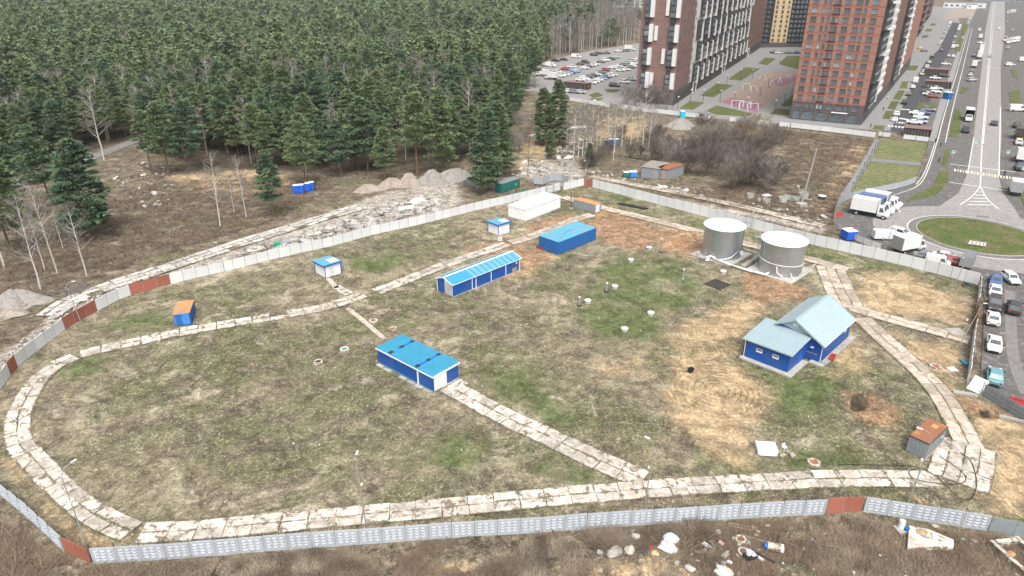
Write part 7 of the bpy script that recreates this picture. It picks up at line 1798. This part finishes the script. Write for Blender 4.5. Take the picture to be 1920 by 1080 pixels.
rubble("rubble", "broken bricks and stones below the near fence", [(1100, 1000), (1200, 990), (1330, 985), (1440, 985), (1420, 1080), (1130, 1080)], 150, .1, .6, ["rubble", "old_concrete", "brick_pale", "rubble_dark"], 5)
rubble("rubble", "litter and stones on the bare ground at the lower right", [(1420, 985), (1600, 985), (1850, 1010), (1990, 1050), (1990, 1100), (1420, 1100)], 90, .08, .4, ["rubble", "old_concrete", "white_panel"], 6)
rubble("rubble", "small white litter on the compound grass", [(60, 800), (160, 690), (640, 600), (1000, 520), (1380, 560), (1640, 760), (1660, 870), (1280, 890), (640, 950), (200, 960)], 120, .06, .22, ["rubble", "white_panel"], 7)
rubble("rubble", "white debris round the dirt track bend", [(960, 330), (985, 300), (1060, 270), (1110, 255), (1120, 275), (1050, 310), (1010, 335)], 140, .3, 1.8, RM, 8)
rubble("rubble", "rubble at the edge of the waste field", [(1200, 345), (1290, 355), (1280, 362), (1210, 352)], 40, .3, 1.5, RM, 9)
rubble("rubble", "rubble heap in the brown field by the concrete rings", [(1455, 362), (1500, 348), (1540, 350), (1520, 375), (1470, 380)], 60, .2, 1.0, RM, 10)
for lab, px, rx, ry, h_, m_, sd in (("grey gravel heap at the left picture edge", (32, 568), 5.2, 4.2, 3.2, "gravel", 1), ("brown gravel heap, left of the row by the forest", (690, 356), 4.5, 3, 2.0, "gravel_brown", 2), ("brown heap second in the row by the forest", (735, 348), 5, 3.5, 2.8, "gravel_brown", 3), ("peaked gravel heap in the middle of the row by the forest", (768, 346), 4.5, 3.6, 4.2, "gravel_brown", 4),
                              ("tall grey gravel heap in the row by the forest", (810, 342), 5.5, 4.5, 4.6, "gravel", 5), ("right-hand grey gravel heap by the forest", (850, 334), 7.0, 4.0, 3.4, "gravel", 6), ("pale gravel heap below the turquoise toilet", (1275, 238), 6, 5, 4.2, "gravel", 7), ("brown earth heap below the left gravel heap", (15, 588), 3.0, 2.2, .8, "gravel_brown", 8), ("pile of white foam scraps on the rubble strip", (783, 378), 3.2, 1.6, 1.5, "rubble", 9)):
    pile("gravel_heap", lab, "heap", px, rx, ry, h_, .3, m_, sd, 1.05)
# stacks and odd things beyond the fence
for lab, px, w, d, n_, r_ in (("stack of pale concrete slabs on the rubble strip", (762, 400), 4.5, 3.0, 5, .3), ("stack of concrete slabs left of the dark green container", (622, 432), 3.0, 2.0, 3, .4), ("pile of white slabs near the rusty drum", (590, 445), 4.0, 2.4, 3, .6), ("pile of pale slabs near the red fence end", (480, 474), 4.0, 2.5, 3, .5), ("stack of concrete slabs on the dirt track", (1078, 246), 9, 4, 5, .2), ("stack of grey slabs left on the dirt track", (1004, 262), 6, 4, 5, .1)):
    t = thing("slab_stack", lab, "stack", G(*px), r_)
    for k in range(n_): MB().rbox(random.uniform(-.2, .2), random.uniform(-.2, .2), k * .34, w * random.uniform(.85, 1), d * random.uniform(.85, 1), .26, random.uniform(-.06, .06)).build("slab", "slab_grey", t)
t = thing("rusty_drum", "large grey drum lying among the rubble by the fence", "drum", G(537, 460), .5); MB().cyl((-1.0, 0, .8), (1.0, 0, .8), .8, .8, 16).build("shell", "container_grey", t); MB().box(-2.6, -.8, .2, -1.2, .8, .9).build("green_cover", "plastic_green", t)
B0, rot, Lx, Ly = frame(G(862, 352), G(941, 362), G(975, 350)); t = thing("green_container", "dark green container partly hidden by the big pine", "container", G(941, 362), atan2(*(G(975, 350) - G(941, 362))[::-1])); wl = float(np.linalg.norm(G(975, 350) - G(941, 362)))
corrugated_box(t, wl, 2.5, 2.6, "container_teal", "container_grey"); 
t = thing("teal_cover", "flat teal sheet in front of the dark green container", "sheet", G(978, 362), .5); MB().box(-2.2, -.8, .2, 2.2, .8, .3).build("sheet", "container_teal", t)
mesh_fence("grey_enclosure", "grey panel enclosure outside the far corner", GL([(1001, 346), (1017, 348), (1028, 343), (1041, 339), (1066, 345), (1060, 351)]), 2.4, 2.8, "grey_relief", sheet_p=1.0)
mesh_fence("shed_enclosure", "grey sheet enclosure left of the big pine", GL([(868, 352), (880, 346), (890, 352), (898, 358)]), 2.0, 2.0, "container_grey", sheet_p=1.0)
for lab, pts, m_, rm in (("pair of grey sheds with patched roofs behind the far fence", ((1205, 330), (1234, 337), (1252, 325)), "container_grey", "rubble_dark"), ("grey shed with red roof and pink door behind the far fence", ((1243, 334), (1250, 338), (1281, 328)), "container_grey", "rust_brown")):
    B0, rot, Lx, Ly = frame(*GL(pts)); Ly = max(Ly, 3.5); t = thing("metal_shed", lab, "shed", B0, rot); h_ = 3.2
    MB().box(0, 0, 0, Lx, Ly, h_).build("wall", m_, t); MB().box(-.2, -.2, h_, Lx + .2, Ly + .2, h_ + .15).build("roof", rm, t); MB().box(-.06, .5, .1, -.003, 2.0, 2.6).build("door", "brick_pale" if "pink" in lab else "galvanised", t)
    for k in range(3): MB().box(Lx * (.2 + .28 * k), -.05, .1, Lx * (.2 + .28 * k) + .1, -.003, h_).build("rib", "pole_grey", t)
for k, (px, r_, h_, m_, lab) in enumerate((((1406, 370), 1.0, 1.1, "old_concrete", "pale concrete ring left of the others beyond the fence"), ((1436, 379), 1.1, 1.0, "old_concrete", "broken concrete ring under a white slab"), ((1467, 378), 1.15, 1.3, "old_concrete", "concrete ring with green inside beyond the fence"), ((1478, 373), .9, .9, "old_concrete", "small concrete ring behind the green-lined one"), ((1491, 375), 1.1, .9, "old_concrete", "low concrete ring beside the utility pole"), ((1505, 371), 1.3, 1.5, "old_concrete", "tall concrete ring behind the utility pole"), ((1519, 364), .9, .8, "rubble_dark", "dark ring right of the utility pole"), ((1541, 372), 1.0, .7, "dark_steel", "dark drum with white lid right of the utility pole"), ((1423, 377), .5, .8, "old_concrete", "small pipe piece beside the broken ring"), ((1056, 309), 1.6, 1.4, "old_concrete", "left concrete ring by the dirt track"), ((1068, 311), 1.8, 1.5, "old_concrete", "right concrete ring by the dirt track"))):
    t = thing("concrete_ring", lab, "ring", G(*px), 0, "concrete rings beyond the fence"); MB().lathe([(r_, -.05), (r_, h_), (r_ * .82, h_), (r_ * .82, .1), (.01, .1)], 18).build("ring", m_, t)
    if "green" in lab: MB().lathe([(r_ * .8, h_ * .75), (.01, h_ * .72)], 18).build("lining", "plastic_green", t)
    if "white lid" in lab: MB().lathe([(r_ * 1.02, h_), (r_ * 1.02, h_ + .1), (.01, h_ + .12)], 18).build("lid", "white_paint", t)
slab_thing("white_slab", "white slab lying on the broken concrete ring", "slab", (1436, 374), 2.2, 1.5, .25, .4, "white_panel").location.z = 1.1
# near debris below the bottom fence
def chunk(label, px, s, mat, seed, hz=.6, name="concrete_chunk", cat="debris"):
    rg = random.Random(seed); V = []; F = []; n = 9
    for k, (f, z) in enumerate(((1, -.05), (1.05, .35), (.75, .8), (.2, 1.0))):
        for i in range(n):
            a = 2 * pi * i / n; w = 1 + rg.uniform(-.22, .22); V.append((s * f * w * cos(a), s * f * w * sin(a) * .75, s * hz * z))
    for k in range(3):
        for i in range(n): F.append((k * n + i, k * n + (i + 1) % n, (k + 1) * n + (i + 1) % n, (k + 1) * n + i))
    F.append(tuple(range(3 * n, 4 * n))); o = MB().add(V, F).build(name, mat, None, G(*px), rg.random() * 3); return tag(o, label, cat)
chunk("large pale boulder at the bottom among the debris", (1357, 1074), 1.0, "slab", 1); chunk("round grey bundle of foil on the debris below the fence", (1258, 1013), .85, "white_panel", 2, .9); chunk("crumpled white plastic heap below the foil bundle", (1252, 1028), 1.0, "white_panel", 3, .6); chunk("pale concrete chunk near the near fence", (1192, 1007), .55, "old_concrete", 4, .7); chunk("grey slab fragment at the left of the debris", (1152, 1036), .9, "old_concrete", 5, .5)
chunk("pale fragment right of the slab fragment", (1180, 1032), .7, "slab", 6, .4); chunk("yellowish plaster block under the white plastic", (1230, 1042), .7, "facade_yellow", 7, .4); chunk("small white lump above the boulder", (1367, 1055), .32, "white_panel", 8, .8); chunk("broken grey block at the bottom of the debris", (1293, 1066), .6, "old_concrete", 9, .5); chunk("red plastic lump beside the debris", (1221, 1026), .28, "plastic_red", 10, .8); chunk("green bottle crate beside the foil bundle", (1246, 1000), .3, "plastic_green", 11, .8)
for lab, px, m_ in (("rust ringed well opening left of the ladder", (1389, 1012), "rust_brown"), ("second ringed well opening below the first", (1394, 1035), "rust_brown")): well(lab, px, .5, .25, "rust")
t = thing("ladder", "pale wooden ladder lying in the dry grass", "ladder", G(1393, 989), -.25)
for y in (-.22, .22): MB().box(-1.6, y - .03, .05, 1.6, y + .03, .12).build("rail", "timber", t)
for k in range(8): MB().box(-1.4 + k * .4, -.19, .06, -1.36 + k * .4, .19, .1).build("rung", "timber", t)
t = thing("small_boiler", "cream cylinder with a blue cap lying in the grass", "cylinder", G(1450, 1031), -.25); MB().cyl((-.7, 0, .45), (.7, 0, .45), .45, .45, 14).build("shell", "slab", t); MB().cyl((-1.0, 0, .4), (-.72, 0, .4), .3, .33, 12).build("cap", "plastic_blue", t); MB().cyl((.1, .1, .85), (.25, .2, 2.1), .05, .05, 6).build("rod", "dark_steel", t); MB().box(.72, -.35, .1, 1.0, .35, .7).build("end_plate", "white_panel", t)
t = thing("steel_rail", "dark rail lying behind the cream cylinder", "rail", G(1428, 1015), -.42); MB().box(-2.2, -.06, .0, 2.2, .06, .16).build("rail", "rubble_dark", t)
t = thing("steel_rail", "dark rail lying below the cream cylinder", "rail", G(1428, 1043), -.75); MB().box(-1.5, -.08, .0, 1.5, .08, .2).build("rail", "dark_steel", t)
t = thing("scrap_machine", "black and white scrap machine in the grass", "scrap", G(1405, 1046), .3); MB().box(-.6, -.4, 0, .6, .4, .5).build("frame", "black_rubber", t); MB().cyl((-.1, .1, .5), (-.1, .1, .95), .3, .3, 10).build("motor", "white_panel", t)
for k in range(4): MB().box(.1 + k * .14, -.42, .5, .18 + k * .14, .3, .58).build("bar", "white_panel", t)
t = thing("well_slab", "triangular concrete well lid with a red manhole", "lid", G(1736, 1019), 0); a = [G(*p) - G(1736, 1019) for p in ((1703, 991), (1740, 998), (1786, 1018), (1786, 1032), (1700, 1032))]
MB().prism([tuple(p) for p in reversed(a)], -.1, .45).build("plate", "slab", t); mp = G(1727, 1004) - G(1736, 1019); MB().lathe([(.55, .45), (.55, .62), (.42, .62), (.42, .5)], 16, c=tuple(mp)).build("ring", "old_concrete", t); MB().lathe([(.41, .52), (.2, .72), (.01, .75)], 14, c=tuple(mp)).build("cover", "rust_orange", t)
t = thing("pump_block", "white pump on a small concrete block below the near fence", "pump", G(1690, 994), .2); MB().box(-.7, -.6, -.05, .7, .6, .25).build("block", "old_concrete", t); MB().cyl((0, .15, .25), (0, .15, 1.25), .32, .32, 12).build("body", "white_paint", t); MB().box(.1, -.5, .25, .6, -.1, .6).build("motor", "container_blue", t)
chunk("white round stone lying below the fence near the pump", (1753, 986), .35, "slab", 20, .4)
for lab, pxs in (("pale concrete beam at the lower right corner, upper left piece", ((1856, 1020), (1888, 1050))), ("pale concrete beam at the lower right corner, lower piece", ((1890, 1052), (1935, 1090))), ("concrete beam across the top of the lower right frame", ((1866, 1022), (1906, 1018))), ("concrete beam on the right of the lower right frame", ((1902, 1013), (1935, 1040)))):
    a, b_ = G(*pxs[0]), G(*pxs[1]); m_ = (a + b_) / 2; o = MB().rbox(0, 0, -.05, float(np.linalg.norm(b_ - a)), .5, .65, 0).build("concrete_beam", "slab", None, m_, atan2(*(b_ - a)[::-1])); tag(o, lab, "beam")
chunk("rusty lump inside the lower right concrete frame", (1895, 1038), .5, "rust_orange", 22, .3)
# fallen branches below the fence
t = thing("branch_pile", "pile of dry branches on the debris below the near fence", "branches", G(1275, 1036)); rg = random.Random(4)
mb = MB()
for k in range(46):
    a = rg.uniform(.3, 2.6); l = rg.uniform(1.0, 3.2); x, y = rg.uniform(-1.4, 1.4), rg.uniform(-1.0, 1.0); mb.cyl((x, y, .05), (x + l * cos(a), y + l * sin(a) * .8, rg.uniform(.3, 1.1)), .035, .012, 4, caps=False)
o = mb.build("branch", "twig_tan", t); o["kind"] = "stuff"
for lab, px in (("tangle of dry branches against the near fence left of the debris", (1130, 1008)), ("tangle of dry branches between the foil bundle and the fence", (1290, 1000)), ("low tangle of twigs near the bottom picture edge", (1010, 1040)), ("tangle of twigs right of the scrap machine", (1500, 1010))):
    t = thing("branch_pile", lab, "branches", G(*px)); mb = MB()
    for k in range(60):
        a = rg.uniform(0, 6.28); l = rg.uniform(.8, 2.6); x, y = rg.uniform(-2.6, 2.6), rg.uniform(-.9, .9); mb.cyl((x, y, .05), (x + l * cos(a), y + l * sin(a), rg.uniform(.1, .9)), .03, .01, 3, caps=False)
    o = mb.build("branch", random.choice(["twig_tan", "twig_brown", "twig_grey"]), t); o["kind"] = "stuff"
t = thing("branch_pile", "grey branches lying near the slab track on the left", "branches", G(135, 545)); mb = MB()
for k in range(60):
    a = rg.uniform(0, 6.28); l = rg.uniform(1.0, 4.0); x, y = rg.uniform(-3, 3), rg.uniform(-2, 2); mb.cyl((x, y, .1), (x + l * cos(a), y + l * sin(a), rg.uniform(.2, 1.3)), .06, .02, 4, caps=False)
o = mb.build("branch", "twig_grey", t); o["kind"] = "stuff"

# ================================================================== haze in the air
mz = bpy.data.materials.new("haze_air"); mz.use_nodes = True; ntz = mz.node_tree; ntz.nodes.clear()
vo = ntz.nodes.new("ShaderNodeOutputMaterial"); pv = ntz.nodes.new("ShaderNodeVolumePrincipled")
pv.inputs["Color"].default_value = (.86, .9, .95, 1); pv.inputs["Density"].default_value = .0001; pv.inputs["Anisotropy"].default_value = .2
ntz.links.new(pv.outputs[0], vo.inputs["Volume"]); MATS["haze_air"] = mz
o = MB().box(-6500, -2500, -4, 6500, 8500, 80).build("haze", "haze_air"); o["kind"] = "stuff"; o["label"] = "thin pale haze in the air"
